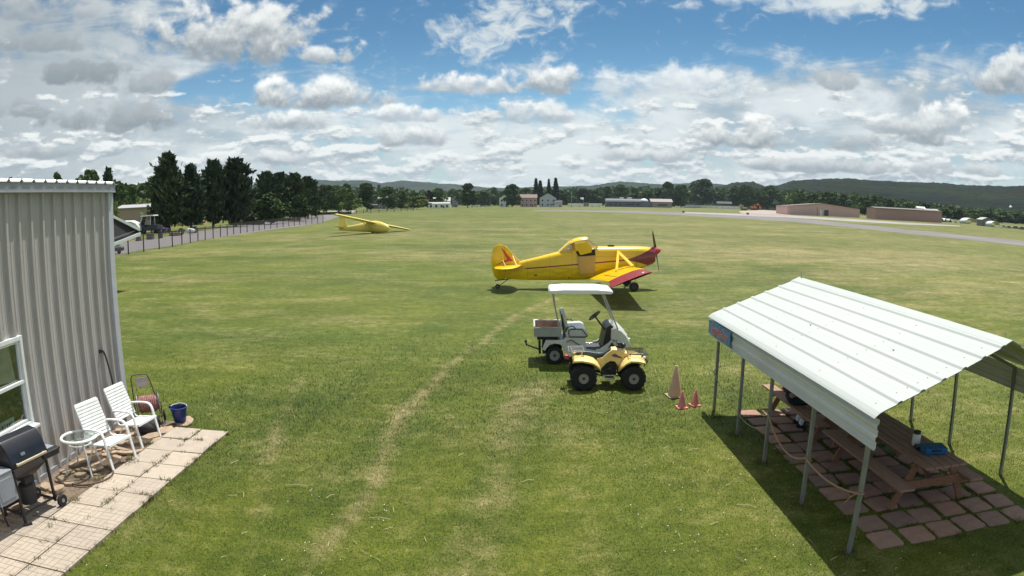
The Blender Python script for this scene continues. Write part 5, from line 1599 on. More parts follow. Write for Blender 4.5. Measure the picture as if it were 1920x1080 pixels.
cone('small pink red cone standing next to the tall tan cone', (3.545, 12.76, 0), 0.37, 0.095, cm_, cm_, R(4))
cone('small pink red cone nearest the shelter post', (3.86, 12.88, 0), 0.36, 0.09, cm_, cm_, R(20), R(3))
# ================================================================ wheels
tyre_m = mat('tyre_rubber', (0.016, 0.016, 0.017), 0.85, var=0.3, vs=25, bump=0.5, bs=60)
rim_m = mat('grey_rim', (0.30, 0.30, 0.31), 0.42, 0.35, var=0.12, vs=10, dirt=0.3)
def wheel(parent, x, y, z, r, w, rim_r, knobs=0, mt=None, rm=None, hub=True):
    "wheel whose axle runs along local y"
    Mx = Matrix.Translation((x, y, z)) @ Euler((PI / 2, 0, 0)).to_matrix().to_4x4()
    b = MB()
    b.lathe([(rim_r, -w * 0.42), (rim_r * 1.12, -w * 0.5), (r * 0.86, -w * 0.5), (r * 0.97, -w * 0.36), (r, -w * 0.12), (r, w * 0.12), (r * 0.97, w * 0.36), (r * 0.86, w * 0.5), (rim_r * 1.12, w * 0.5), (rim_r, w * 0.42)], 36, Mx, closed=True)
    for k in range(knobs):
        a = 2 * PI * k / knobs
        for s in (-1, 1):
            a2 = a + (0.5 if s > 0 else 0) * 2 * PI / knobs
            T = Mx @ Matrix.Rotation(a2, 4, 'Z') @ Matrix.Translation((r * 0.985, 0, s * w * 0.24)) @ Matrix.Rotation(s * 0.5, 4, 'X')
            b.box((0, 0, 0), (0.028, r * 0.12, w * 0.34), M=T)
    tw_ = b.build('wheel', mt or tyre_m, parent)
    b = MB()
    for s in (-1, 1):
        b.lathe([(rim_r * 1.04, s * w * 0.44), (rim_r * 0.98, s * w * 0.47), (rim_r * 0.88, s * w * 0.42), (rim_r * 0.76, s * w * 0.14), (rim_r * 0.55, s * w * 0.10), (rim_r * 0.46, s * w * 0.24), (0.0, s * w * 0.24)], 28, Mx)
    rmo = b.build('rim', rm or rim_m, tw_)
    if hub:
        b = MB(); b.lathe([(0, -w * 0.45), (rim_r * 0.30, -w * 0.44), (rim_r * 0.36, -w * 0.22), (rim_r * 0.36, w * 0.22), (rim_r * 0.30, w * 0.44), (0, w * 0.45)], 14, Mx)
        b.build('hub_cap', M_['black'], tw_)
    return tw_
# ================================================================ golf cart with a cargo box
gw = mat('cart_white', (0.62, 0.63, 0.59), 0.35, var=0.06, vs=3, coat=0.3, dirt=0.2, dirtcol=(0.4, 0.38, 0.3))
gr2 = mat('cart_canopy', (0.86, 0.87, 0.83), 0.4, var=0.03, vs=3)
gg = mat('cart_grey', (0.33, 0.345, 0.33), 0.5, var=0.08, vs=4, dirt=0.2)
seat_w = mat('pale_vinyl', (0.52, 0.53, 0.52), 0.5, var=0.06, vs=8)
brown = mat('rusty_box_floor', (0.36, 0.24, 0.19), 0.8, var=0.25, vs=5)
gc = thing('golf_cart', 'white golf cart with a canopy roof and an open cargo box', 'golf cart', (1.86, 17.14, 0), R(-1.5))
ny, fy = -0.54, 0.54
b = MB()     # main tub: side profile swept across, with wheel arch cut in the outline
prof = [(-0.98, 0.62), (-1.06, 0.40), (-0.98, 0.36), (-0.95, 0.42), (-0.86, 0.52), (-0.74, 0.555), (-0.60, 0.535), (-0.50, 0.45), (-0.46, 0.30), (0.48, 0.30), (0.50, 0.36), (0.10, 0.37), (0.06, 0.72), (-0.46, 0.72), (-0.50, 0.66)]
b.prism(prof, ny, ny + 0.06, 'y'); b.prism(prof, fy - 0.06, fy, 'y')
b.box((-0.20, 0, 0.50), (0.50, 0.96, 0.40)); b.box((-0.72, 0, 0.615), (0.50, 0.96, 0.05))
body_o = b.build('body', gw, gc, bevel=0.012)
b = MB(); b.box((0.08, 0, 0.325), (1.0, 0.98, 0.05)); b.box((0.42, 0, 0.352), (0.60, 0.90, 0.012)); b.build('floor', mat('floor_mat', (0.07, 0.07, 0.085), 0.8), gc, bevel=0.004)
b = MB(); b.prism([(-0.44, 0.72), (-0.45, 0.86), (-0.38, 0.955), (-0.02, 0.975), (0.08, 0.93), (0.15, 0.78), (0.13, 0.72)], ny + 0.01, fy - 0.01, 'y'); so = b.build('seat', gw, gc, bevel=0.03)
b = MB(); pz = [(-0.34, 0.755), (-0.36, 0.885), (-0.32, 0.925), (-0.04, 0.925), (0.085, 0.77), (0.06, 0.752)]
b.prism(pz, ny - 0.012, ny + 0.02, 'y'); so2 = b.build('seat_panel', seat_w, so, bevel=0.008)
b = MB(); pts = [(p[0], ny - 0.008, p[1]) for p in [(-0.36, 0.74), (-0.385, 0.90), (-0.33, 0.945), (-0.03, 0.945), (0.115, 0.765), (0.07, 0.735)]]
b.tube(pts, 0.012, 6, True); b.build('piping', M_['black'], so)
b = MB(); Mb = Matrix.Translation((-0.44, 0, 0.95)) @ Matrix.Rotation(R(-14), 4, 'Y')
b.box((0.02, 0, 0.21), (0.09, 0.96, 0.40), M=Mb); bk_ = b.build('backrest', seat_w, gc, bevel=0.035)
b = MB(); b.box((-0.045, 0, 0.19), (0.03, 0.94, 0.36), M=Mb); b.bar((-0.47, -0.40, 0.72), (-0.52, -0.40, 1.1), 0.03); b.bar((-0.47, 0.40, 0.72), (-0.52, 0.40, 1.1), 0.03); b.build('back_frame', M_['black'], bk_)
for s in (-1, 1):
    b = MB(); b.tube(spline([(-0.46, s * 0.50, 0.86), (-0.40, s * 0.53, 0.98), (-0.28, s * 0.53, 1.02), (-0.20, s * 0.53, 0.96)], 4), 0.013, 6); b.build('grab_rail', M_['black'], gc)
# cargo box
bx0, bx1, bz0, bz1 = -1.27, -0.56, 0.74, 0.99
b = MB()
for (c, d) in (((-0.915, ny + 0.02, 0.865), (0.71, 0.03, 0.25)), ((-0.915, fy - 0.02, 0.865), (0.71, 0.03, 0.25)), ((bx0 + 0.015, 0, 0.865), (0.03, 1.01, 0.25)), ((bx1 - 0.015, 0, 0.865), (0.03, 1.01, 0.25))):
    b.box(c, d)
cb_ = b.build('cargo_box', gg, gc, bevel=0.006)
b = MB(); b.box((-0.915, 0, 0.75), (0.68, 1.0, 0.025)); b.build('box_floor', brown, cb_)
b = MB(); b.tube([(bx0, ny, bz1), (bx1, ny, bz1), (bx1, fy, bz1), (bx0, fy, bz1)], 0.026, 8, True); b.build('rim', gw, cb_)
b = MB(); b.box((-0.915, fy - 0.045, 0.865), (0.62, 0.012, 0.20)); b.box((bx1 - 0.04, 0, 0.865), (0.012, 0.9, 0.2)); b.build('liner', brown, cb_)
b = MB(); b.box((-0.92, 0, 0.68), (0.55, 0.80, 0.10)); b.box((-1.0, 0, 0.42), (0.10, 0.94, 0.30)); b.build('chassis', M_['black'], gc, bevel=0.01)
tp_ = MB(); tp_.tube(spline([(-1.15, -0.2, 0.79), (-1.05, -0.32, 0.85), (-0.9, -0.36, 0.90), (-0.72, -0.30, 0.86), (-0.66, -0.1, 0.80)], 4), 0.022, 6)
tag(tp_.build('tow_rope', mat('yellow_rope', (0.52, 0.42, 0.14), 0.8), None, loc=(1.86, 17.14, 0.0)), 'coil of yellow rope lying in the cargo box of the golf cart', 'rope')
# canopy and its posts
rf_ = MB()
def rsec(x, hw_, zt, zb): return [(x, -hw_, zb), (x, -hw_, zt - 0.03), (x, -hw_ + 0.06, zt), (x, hw_ - 0.06, zt), (x, hw_, zt - 0.03), (x, hw_, zb)]
rf_.loft([rsec(-0.90, 0.44, 1.93, 1.88), rsec(-0.86, 0.55, 1.975, 1.86), rsec(-0.5, 0.57, 2.0, 1.86), rsec(0.35, 0.57, 2.0, 1.86), rsec(0.72, 0.54, 1.965, 1.855), rsec(0.78, 0.42, 1.92, 1.87)])
ro = rf_.build('canopy', gr2, gc, bevel=0.02)
for s in (-1, 1):
    b = MB(); b.box((-0.05, s * 0.30, 2.0), (0.95, 0.05, 0.02)); b.build('canopy_rib', gr2, ro, bevel=0.008)
pmm = mat('pale_steel_tube', (0.42, 0.42, 0.41), 0.4, 0.4, var=0.08)
for s in (-1, 1):
    b = MB(); b.tube([(-0.78, s * 0.50, 1.88), (-0.74, s * 0.50, 1.55), (-0.62, s * 0.50, 1.0), (-0.58, s * 0.50, 0.78)], 0.02, 8); b.build('canopy_post', pmm, gc)
    b = MB(); b.tube([(0.52, s * 0.50, 1.88), (0.74, s * 0.50, 1.35), (0.90, s * 0.49, 0.98), (0.98, s * 0.48, 0.80)], 0.018, 8); b.build('canopy_post', pmm, gc)
b = MB(); b.add([(0.58, -0.49, 1.80), (0.90, -0.47, 1.02), (0.90, 0.47, 1.02), (0.58, 0.49, 1.80)], [(0, 1, 2, 3)]); b.build('windscreen', glass_mat('clear_screen', (0.95, 0.96, 0.95), 0.95), gc, solid=0.004)
# front cowl
b = MB()
def csec(x, hw_, zt, zb): return [(x, -hw_, zb), (x, -hw_, zt - 0.10), (x, -hw_ * 0.82, zt - 0.02), (x, 0, zt), (x, hw_ * 0.82, zt - 0.02), (x, hw_, zt - 0.10), (x, hw_, zb)]
b.loft([csec(0.74, 0.50, 1.02, 0.62), csec(0.84, 0.52, 1.05, 0.50), csec(1.0, 0.52, 0.98, 0.46), csec(1.14, 0.50, 0.84, 0.46), csec(1.24, 0.46, 0.66, 0.44), csec(1.28, 0.42, 0.52, 0.44)])
b.prism([(0.36, 0.36), (0.60, 0.36), (0.80, 0.64), (0.80, 0.70), (0.68, 0.58), (0.46, 0.41), (0.36, 0.40)], ny, ny + 0.05, 'y'); b.prism([(0.36, 0.36), (0.60, 0.36), (0.80, 0.64), (0.80, 0.70), (0.68, 0.58), (0.46, 0.41), (0.36, 0.40)], fy - 0.05, fy, 'y')
cw = b.build('cowl', gw, gc, bevel=0.012)
for s in (-1, 1):
    b = MB(); b.box((1.225, s * 0.30, 0.62), (0.10, 0.14, 0.07)); b.build('headlight', mat('lamp_lens', (0.7, 0.7, 0.68), 0.15), cw, bevel=0.01)
b = MB(); b.prism([(0.52, 0.42), (0.60, 0.40), (0.76, 0.66), (0.80, 1.00), (0.72, 1.04), (0.62, 0.96), (0.58, 0.74)], -0.47, 0.47, 'y'); b.build('dashboard', M_['black'], gc, bevel=0.015)
b = MB(); b.tube([(0.66, -0.24, 0.80), (0.34, -0.24, 1.22)], 0.022, 8); b.build('steering_column', M_['black'], gc)
b = MB(); Ms = Matrix.Translation((0.32, -0.24, 1.25)) @ Matrix.Rotation(R(-38), 4, 'Y')
b.add(*(lambda q: (q.v, q.f))(MB().tube(arc((0, 0, 0), 0.175, 0, 2 * PI * 31 / 32, 31), 0.017, 8, True)), Ms)
for a in (0.5, 2.6, 4.7):
    b.add(*(lambda q: (q.v, q.f))(MB().tube([(0, 0, -0.01), (0.17 * math.cos(a), 0.17 * math.sin(a), 0)], 0.014, 6)), Ms)
b.ball((0.32, -0.24, 1.25), 0.04, 10, 6); b.build('steering_wheel', M_['black'], gc)
for x_ in (-0.73, 0.92):
    for s in (-1, 1):
        wheel(gc, x_, s * 0.44, 0.235, 0.235, 0.20, 0.13)
b = MB(); b.box((-1.12, 0, 0.36), (0.06, 0.86, 0.22)); b.build('rear_bumper', M_['rubber'], gc, bevel=0.02)
b = MB(); b.bar((-1.10, -0.05, 0.28), (-1.46, -0.05, 0.42), 0.05, 0.03); b.bar((-1.46, -0.05, 0.40), (-1.50, -0.05, 0.52), 0.04); b.ball((-1.49, -0.05, 0.52), 0.04, 8, 6); b.build('tow_hitch', M_['black'], gc)
b = MB(); b.tube(spline([(-0.42, ny - 0.01, 0.60), (-0.30, ny - 0.02, 0.66), (-0.18, ny - 0.02, 0.58), (-0.05, ny - 0.02, 0.50)], 4), 0.01, 6); b.build('hose_loop', M_['black'], gc)
# ================================================================ yellow quad bike
yl = mat('quad_yellow', (0.88, 0.65, 0.24), 0.4, var=0.10, vs=4, coat=0.2, dirt=0.35, dirtcol=(0.45, 0.33, 0.15))
blk2 = mat('dark_engine', (0.035, 0.032, 0.032), 0.5, 0.3, var=0.4, vs=14)
teal = mat('dark_seat_vinyl', (0.030, 0.048, 0.052), 0.32, var=0.12, vs=8)
chrome = mat('dull_chrome', (0.5, 0.5, 0.5), 0.3, 0.85, var=0.1)
qb = thing('quad_bike', 'yellow quad bike with grey rims parked beside the golf cart', 'quad bike', (2.20, 14.62, 0), R(-2))
XR, XF = -0.57, 0.57
for s in (-1, 1):
    wheel(qb, XR, s * 0.40, 0.29, 0.295, 0.25, 0.115, 16)
    wheel(qb, XF, s * 0.42, 0.278, 0.28, 0.20, 0.115, 16)
def fender(side, stations, th=0.014):
    "curved shell: stations of (x, z_inner, z_outer, y_in, y_out)"
    b = MB()
    secs = []
    for x, zi, zo, yi, yo in stations:
        secs.append([(x, side * yi, zi), (x, side * (yi * 0.4 + yo * 0.6), zi * 0.45 + zo * 0.55 + 0.018), (x, side * yo, zo), (x, side * yo, zo - 0.035)])
    b.loft(secs, cap=False, closed=False)
    return b
for s in (-1, 1):
    b = fender(s, [(-0.82, 0.68, 0.655, 0.12, 0.42), (-0.78, 0.72, 0.69, 0.12, 0.50), (-0.62, 0.755, 0.705, 0.12, 0.53), (-0.46, 0.735, 0.675, 0.12, 0.52), (-0.35, 0.70, 0.635, 0.13, 0.48), (-0.25, 0.62, 0.545, 0.14, 0.40), (-0.17, 0.51, 0.43, 0.14, 0.31)])
    b.build('rear_fender', yl, qb, solid=0.016, smooth=22)
    b = fender(s, [(0.24, 0.50, 0.42, 0.14, 0.30), (0.31, 0.60, 0.53, 0.14, 0.40), (0.39, 0.69, 0.625, 0.13, 0.47), (0.50, 0.745, 0.69, 0.13, 0.51), (0.64, 0.745, 0.69, 0.13, 0.52), (0.79, 0.70, 0.65, 0.12, 0.50), (0.84, 0.66, 0.62, 0.12, 0.44)])
    b.build('front_fender', yl, qb, solid=0.016, smooth=22)
    b = MB()    # side panel from the seat down to the fenders
    b.prism([(-0.26, 0.68), (-0.17, 0.44), (-0.13, 0.45), (-0.04, 0.56), (0.06, 0.61), (0.16, 0.60), (0.23, 0.52), (0.26, 0.43), (0.30, 0.46), (0.36, 0.62), (0.40, 0.75), (0.22, 0.87), (0.10, 0.885), (-0.02, 0.80), (-0.12, 0.70)], s * 0.125, s * 0.165, 'y')
    sp_ = b.build('side_panel', yl, qb, bevel=0.012)
    b = MB(); b.prism([(0.08, 0.755), (0.16, 0.79), (0.33, 0.70), (0.32, 0.675), (0.20, 0.70), (0.10, 0.725)], s * 0.166, s * 0.169, 'y'); b.build('decal', mat('purple_decal', (0.10, 0.05, 0.12), 0.4, var=0.5, vs=30, col2=(0.3, 0.14, 0.2)), sp_)
b = MB()
b.loft([[(x, -w_, z - 0.03), (x, -w_ * 0.7, z), (x, 0, z + 0.012), (x, w_ * 0.7, z), (x, w_, z - 0.03), (x, w_ * 0.9, z - 0.12), (x, -w_ * 0.9, z - 0.12)] for x, z, w_ in ((0.06, 0.87, 0.12), (0.16, 0.905, 0.14), (0.26, 0.90, 0.15), (0.38, 0.83, 0.16), (0.52, 0.775, 0.16), (0.70, 0.74, 0.15), (0.80, 0.69, 0.13))])
b.build('tank_cover', yl, qb, bevel=0.01)
b = MB()
b.loft([[(x, -w_, z - 0.05), (x, -w_ * 0.8, z), (x, 0, z + 0.02), (x, w_ * 0.8, z), (x, w_, z - 0.05), (x, w_ * 0.9, z - 0.11), (x, -w_ * 0.9, z - 0.11)] for x, z, w_ in ((-0.72, 0.80, 0.12), (-0.68, 0.835, 0.15), (-0.45, 0.83, 0.155), (-0.25, 0.795, 0.15), (-0.10, 0.80, 0.13), (0.0, 0.85, 0.12), (0.08, 0.895, 0.10))])
b.build('seat', teal, qb, bevel=0.01)
b = MB(); b.box((0.03, 0, 0.42), (0.36, 0.24, 0.30)); b.cyl((0.06, -0.17, 0.40), (0.06, 0.17, 0.40), 0.10, n=18); b.cyl((-0.08, -0.16, 0.36), (-0.08, 0.16, 0.36), 0.075, n=16); b.box((0.08, 0, 0.55), (0.16, 0.20, 0.16)); b.ball((0.05, -0.18, 0.42), (0.06, 0.03, 0.05), 10, 6)
b.build('engine', blk2, qb, bevel=0.01)
b = MB()
for s in (-1, 1):
    b.tube(spline([(-0.72, s * 0.10, 0.55), (-0.45, s * 0.12, 0.50), (-0.2, s * 0.14, 0.28), (0.25, s * 0.14, 0.26), (0.55, s * 0.13, 0.45), (0.78, s * 0.12, 0.52)], 4), 0.016, 8)
    b.tube([(XF, s * 0.40, 0.28), (0.45, s * 0.13, 0.34)], 0.016, 6); b.tube([(XF, s * 0.36, 0.30), (0.52, s * 0.16, 0.62)], 0.022, 8)
b.tube([(XR, -0.38, 0.29), (XR, 0.38, 0.29)], 0.03, 8); b.tube([(XR, 0, 0.30), (-0.15, 0, 0.34)], 0.03, 8); b.tube([(XR + .05, 0.06, 0.32), (-0.48, 0.05, 0.66)], 0.03, 8)
b.build('frame', M_['black'], qb)
for s in (-1, 1):
    b = MB(); b.box((0.04, s * 0.29, 0.25), (0.20, 0.26, 0.03)); b.tube([(-0.12, s * 0.16, 0.25), (0.2, s * 0.16, 0.25)], 0.014, 6); b.build('footpeg', chrome, qb)
b = MB(); b.tube([(0.30, -0.05, 0.86), (0.24, -0.06, 0.98), (0.22, -0.16, 1.0), (0.17, -0.36, 1.0)], 0.013, 8); b.tube([(0.30, 0.05, 0.86), (0.24, 0.06, 0.98), (0.22, 0.16, 1.0), (0.17, 0.36, 1.0)], 0.013, 8); b.tube([(0.24, -0.06, 0.98), (0.24, 0.06, 0.98)], 0.013, 8)
hb = b.build('handlebar', M_['black'], qb)
for s in (-1, 1):
    b = MB(); b.tube([(0.19, s * 0.26, 1.0), (0.165, s * 0.38, 1.0)], 0.02, 8); b.tube([(0.18, s * 0.25, 1.0), (0.26, s * 0.25, 1.0), (0.25, s * 0.36, 1.0)], 0.009, 6); b.build('grip', M_['black'], hb)
b = MB(); b.box((0.28, 0, 0.98), (0.12, 0.20, 0.09)); b.ball((0.36, 0, 0.95), (0.07, 0.11, 0.07), 12, 7); b.build('instrument_pod', M_['black'], hb)
b = MB()
for k in range(6): b.tube([(0.46, -0.30 + 0.12 * k, 0.815), (0.86, -0.30 + 0.12 * k, 0.80)], 0.009, 6)
b.tube([(0.46, -0.34, 0.815), (0.46, 0.34, 0.815), (0.86, 0.34, 0.80), (0.90, 0.30, 0.80), (0.90, -0.30, 0.80), (0.86, -0.34, 0.80)], 0.012, 6, True); b.tube([(0.50, -0.25, 0.81), (0.52, -0.22, 0.68)], 0.01, 6); b.tube([(0.80, -0.25, 0.80), (0.74, -0.20, 0.62)], 0.01, 6); b.tube([(0.80, 0.25, 0.80), (0.74, 0.20, 0.62)], 0.01, 6)
b.build('front_rack', M_['black'], qb)
b = MB()
for k in range(6): b.tube([(-0.86, -0.25 + 0.10 * k, 0.86), (-0.56, -0.25 + 0.10 * k, 0.87)], 0.010, 6)
b.tube([(-0.56, -0.30, 0.87), (-0.56, 0.30, 0.87), (-0.86, 0.30, 0.86), (-0.90, 0.26, 0.86), (-0.90, -0.26, 0.86), (-0.86, -0.30, 0.86)], 0.013, 6, True); b.tube([(-0.84, -0.22, 0.86), (-0.76, -0.18, 0.66)], 0.012, 6); b.tube([(-0.84, 0.22, 0.86), (-0.76, 0.18, 0.66)], 0.012, 6); b.tube([(-0.60, -0.28, 0.87), (-0.62, -0.22, 0.72)], 0.012, 6)
b.build('rear_rack', chrome, qb)
b = MB(); b.box((-0.94, -0.06, 0.70), (0.10, 0.20, 0.10)); b.build('tail_light', mat('red_lens', (0.45, 0.07, 0.05), 0.25), qb, bevel=0.02)
b = MB(); b.box((-0.82, 0, 0.66), (0.16, 0.10, 0.06)); b.build('light_bracket', M_['black'], qb)
b = MB(); b.box((0.86, 0, 0.60), (0.05, 0.42, 0.14)); b.tube([(0.84, -0.22, 0.5), (0.92, -0.2, 0.62), (0.92, 0.2, 0.62), (0.84, 0.22, 0.5)], 0.016, 6); b.build('bumper', M_['black'], qb, bevel=0.01)
for s in (-1, 1):
    b = MB(); b.ball((0.85, s * 0.15, 0.68), (0.04, 0.07, 0.05), 10, 6); b.build('headlight', mat('lamp_glass', (0.7, 0.7, 0.68), 0.1), qb)
b = MB(); b.tube([(-0.15, 0.2, 0.5), (-0.4, 0.22, 0.52), (-0.85, 0.2, 0.56)], [0.03, 0.05, 0.055], 10); b.build('exhaust', blk2, qb)
# ================================================================ yellow low wing tow plane
PX0, PY0 = 2.9, 31.8
tpn = thing('tow_plane', 'bright yellow low wing propeller plane with red wing tip parked on the grass', 'airplane', (PX0, PY0, 0))
def S(u, v, d=PY0):
    p = far(u, v, d)
    return (p.x - PX0, p.z)
def SW(u, v, d):
    p = far(u, v, d)
    return Vector((p.x - PX0, p.y - PY0, p.z))
def red_paint(name, col, zline, nose):
    "aircraft paint with a painted red cheat line widening into a red nose"
    m = mat(name, col, 0.28, var=0.05, vs=1.5, coat=0.5, dirt=0.08, dirtcol=(0.35, 0.2, 0.03))
    nt = m.node_tree; L = nt.links; b = nt.nodes['Principled BSDF']
    src = b.inputs['Base Color'].links[0].from_socket
    tc_ = nd(nt, 'ShaderNodeTexCoord'); sp_ = nd(nt, 'ShaderNodeSeparateXYZ'); L.new(tc_.outputs['Object'], sp_.inputs[0])
    def mt(op, a, b_=None, c=None):
        n = nd(nt, 'ShaderNodeMath', operation=op)
        for i, x in enumerate((a, b_, c)):
            if x is None: continue
            if isinstance(x, (int, float)): n.inputs[i].default_value = x
            else: L.new(x, n.inputs[i])
        return n.outputs[0]
    (xa, za), (xb, zb) = zline
    k = (zb - za) / (xb - xa)
    zc = mt('MULTIPLY_ADD', sp_.outputs[0], k, za - k * xa)
    t = mt('MAXIMUM', mt('SUBTRACT', sp_.outputs[0], nose[0]), 0.0)
    w = mt('MULTIPLY_ADD', mt('POWER', t, 1.6), nose[1], 0.032)
    d = mt('ABSOLUTE', mt('SUBTRACT', sp_.outputs[2], zc))
    f = mt('LESS_THAN', d, w)
    f = mt('MULTIPLY', f, mt('GREATER_THAN', sp_.outputs[0], xa))
    mx = nd(nt, 'ShaderNodeMixRGB'); L.new(f, mx.inputs[0]); L.new(src, mx.inputs[1]); mx.inputs[2].default_value = (0.26, 0.022, 0.02, 1)
    # riveted panel joints
    jt = mt('LESS_THAN', mt('FRACT', mt('MULTIPLY', sp_.outputs[0], 0.93)), 0.013)
    jz = mt('LESS_THAN', mt('ABSOLUTE', mt('SUBTRACT', sp_.outputs[2], 1.62)), 0.008)
    jf = mt('MULTIPLY', mt('MAXIMUM', jt, mt('MULTIPLY', jz, mt('GREATER_THAN', sp_.outputs[0], 0.2))), 0.55)
    m2 = nd(nt, 'ShaderNodeMixRGB'); L.new(jf, m2.inputs[0]); L.new(mx.outputs[0], m2.inputs[1]); m2.inputs[2].default_value = (0.30, 0.16, 0.01, 1)
    # oil and soot behind the engine
    so_n = nd(nt, 'ShaderNodeTexNoise', in_Scale=2.2, in_Detail=6.0); mp_ = nd(nt, 'ShaderNodeMapping'); mp_.inputs['Scale'].default_value = (0.5, 1, 3); L.new(tc_.outputs['Object'], mp_.inputs['Vector']); L.new(mp_.outputs['Vector'], so_n.inputs['Vector'])
    so_f = mt('MULTIPLY', mt('MULTIPLY', mt('GREATER_THAN', so_n.outputs['Fac'], 0.52), mt('LESS_THAN', sp_.outputs[2], 1.12)), 0.22)
    m3 = nd(nt, 'ShaderNodeMixRGB'); L.new(so_f, m3.inputs[0]); L.new(m2.outputs[0], m3.inputs[1]); m3.inputs[2].default_value = (0.20, 0.13, 0.04, 1)
    L.new(m3.outputs[0], b.inputs['Base Color'])
    return m
YEL = (0.93, 0.59, 0.008)
pl_y = mat('plane_yellow', YEL, 0.28, var=0.05, vs=1.5, coat=0.5, dirt=0.08, dirtcol=(0.35, 0.2, 0.03))
pl_f = red_paint('fuselage_yellow', YEL, (S(985, 503), S(1165, 486.5)), (S(1168, 487)[0], 0.26))
wg_y = mat('wing_yellow', (0.93, 0.66, 0.01), 0.6, var=0.05, vs=1.5, spec=0.1, dirt=0.08, dirtcol=(0.5, 0.35, 0.03))
pl_r = mat('plane_red', (0.52, 0.07, 0.085), 0.5, var=0.08, vs=2, spec=0.3)
dk = mat('dark_cockpit', (0.03, 0.028, 0.026), 0.8)
tan_in = mat('bare_tan_panel', (0.60, 0.39, 0.13), 0.6, var=0.06, vs=3)
ST = [(946, 496, 521.5, .05), (960, 493, 523.5, .10), (978, 489, 524.2, .17), (1012, 480.5, 524.2, .28), (1048, 471, 524, .40), (1070, 467.5, 523.4, .46), (1095, 464.5, 522.5, .50), (1112, 462, 521, .52), (1140, 461.3, 517, .52), (1170, 461.3, 511, .51), (1195, 461.6, 504, .49), (1212, 462.6, 498, .45), (1223, 465, 493.5, .37), (1227, 467, 490, .30)]
secs = []
for u, vt, vb, hw_ in ST:
    x, zt = S(u, vt); _, zb = S(u, vb)
    h = zt - zb
    zs = zt - min(0.26, h * 0.34)
    sec = [(x, -hw_ * .75, zb), (x, -hw_, zb + h * .10), (x, -hw_, zb + h * .35), (x, -hw_, zs), (x, -hw_ * .88, zs + (zt - zs) * .55), (x, -hw_ * .55, zt - (zt - zs) * .10), (x, 0, zt), (x, hw_ * .55, zt - (zt - zs) * .10), (x, hw_ * .88, zs + (zt - zs) * .55), (x, hw_, zs), (x, hw_, zb + h * .35), (x, hw_, zb + h * .10), (x, hw_ * .75, zb)]
    secs.append(sec)
b = MB(); b.loft(secs); fus = b.build('fuselage', pl_f, tpn, smooth=40)
# panel joints and small fittings
for u, v0, v1 in ((1113, 474, 518), (1190, 476, 500)):
    x, z0 = S(u, v0); _, z1 = S(u, v1); b = MB(); b.box((x, -0.522 if u < 1150 else -.502, (z0 + z1) / 2), (0.012, 0.01, abs(z0 - z1))); b.build('panel_joint', dk, fus)
x, z = S(1004, 515); b = MB(); b.box((x, -0.245, z), (0.14, 0.04, 0.05)); b.build('step_hole', dk, fus)
x, z = S(1065, 519); b = MB(); b.box((x, -0.44, z), (0.05, 0.04, 0.06)); b.build('drain_hole', dk, fus)
x, z = S(1145, 460.5); b = MB(); b.box((x, -0.10, z + 0.01), (0.30, 0.2, 0.05)); b.build('hopper_cap', dk, fus)
b = MB(); x, z = S(1199, 503); b.tube([(x - .1, -0.2, z + .1), (x + .02, -0.24, z - .02), (x + .0, -0.26, z - .12)], 0.05, 8); b.build('exhaust', dk, fus)
# open side door panel, dark gap and hinged yellow half
def sidebox(name, px, y0, y1, m, parent, bev=0.01):
    b = MB(); b.prism([S(u, v) for u, v in px], y0, y1, 'y'); return b.build(name, m, parent, bevel=bev)
sidebox('lower_door', [(1081, 479.5), (1113, 477.5), (1112.5, 511), (1084.5, 512)], -0.56, -0.52, tan_in, tpn)
sidebox('door_gap', [(1077, 470), (1113, 466), (1114, 477), (1083, 479.3)], -0.535, -0.50, dk, tpn)
sidebox('upper_door', [(1074.5, 455.2), (1097, 451.6), (1107.5, 462.5), (1106, 471.5), (1085.5, 476.5)], -0.66, -0.63, mat('door_yellow', (0.82, 0.56, 0.02), 0.3, var=0.03, vs=3, coat=0.3), tpn, 0.02)
# canopy: yellow roof band, frame posts and glazing
rp = [(1047, 471.5), (1056, 463), (1066, 454), (1076, 448.5), (1088, 445.3), (1098, 444.6), (1102, 446)]
b = MB(); ssec = []
for i, (u, v) in enumerate(rp):
    x, z = S(u, v); hw_ = 0.30 + 0.12 * min(1, i / 3)
    ssec.append([(x, -hw_, z - 0.10), (x, -hw_ * .8, z - 0.02), (x, 0, z + 0.03), (x, hw_ * .8, z - 0.02), (x, hw_, z - 0.10), (x, hw_ * .8, z - 0.07), (x, 0, z - 0.03), (x, -hw_ * .8, z - 0.07)])
b.loft(ssec); cnp = b.build('canopy', pl_y, tpn)
fr_m = mat('pale_frame', (0.60, 0.57, 0.42), 0.4, 0.2)
for s in (-1, 1):
    for grp in ((((1049, 471), (1072, 470)), ((1072, 470), (1069, 455)), ((1049, 471), (1068, 453.5))), (((1099, 446), (1119, 463)), ((1119, 463), (1113, 466)), ((1096, 447), (1113, 466)))):
        b = MB()
        for (a, c) in grp:
            (xa, za), (xc, zc_) = S(*a), S(*c)
            b.bar((xa, s * 0.42, za), (xc, s * 0.46, zc_), 0.035)
        b.build('window_frame', fr_m, cnp)
gl_p = glass_mat('canopy_glass', (0.90, 0.92, 0.88), 0.85, 0.02)
for s in (-1, 1):
    b = MB(); b.add([(S(u, v)[0], s * 0.43, S(u, v)[1]) for u, v in ((1050, 470), (1071, 469.5), (1069, 456), (1064, 457))], [(0, 1, 2, 3)]); b.build('rear_window', gl_p, cnp, solid=0.008)
b = MB()
(xa, za), (xb_, zb_) = S(1100, 446.5), S(1118, 462.5)
b.add([(xa, -.42, za), (xb_, -.44, zb_), (xb_, .44, zb_), (xa, .42, za)], [(0, 1, 2, 3)])
b.build('windscreen', gl_p, cnp, solid=0.008)
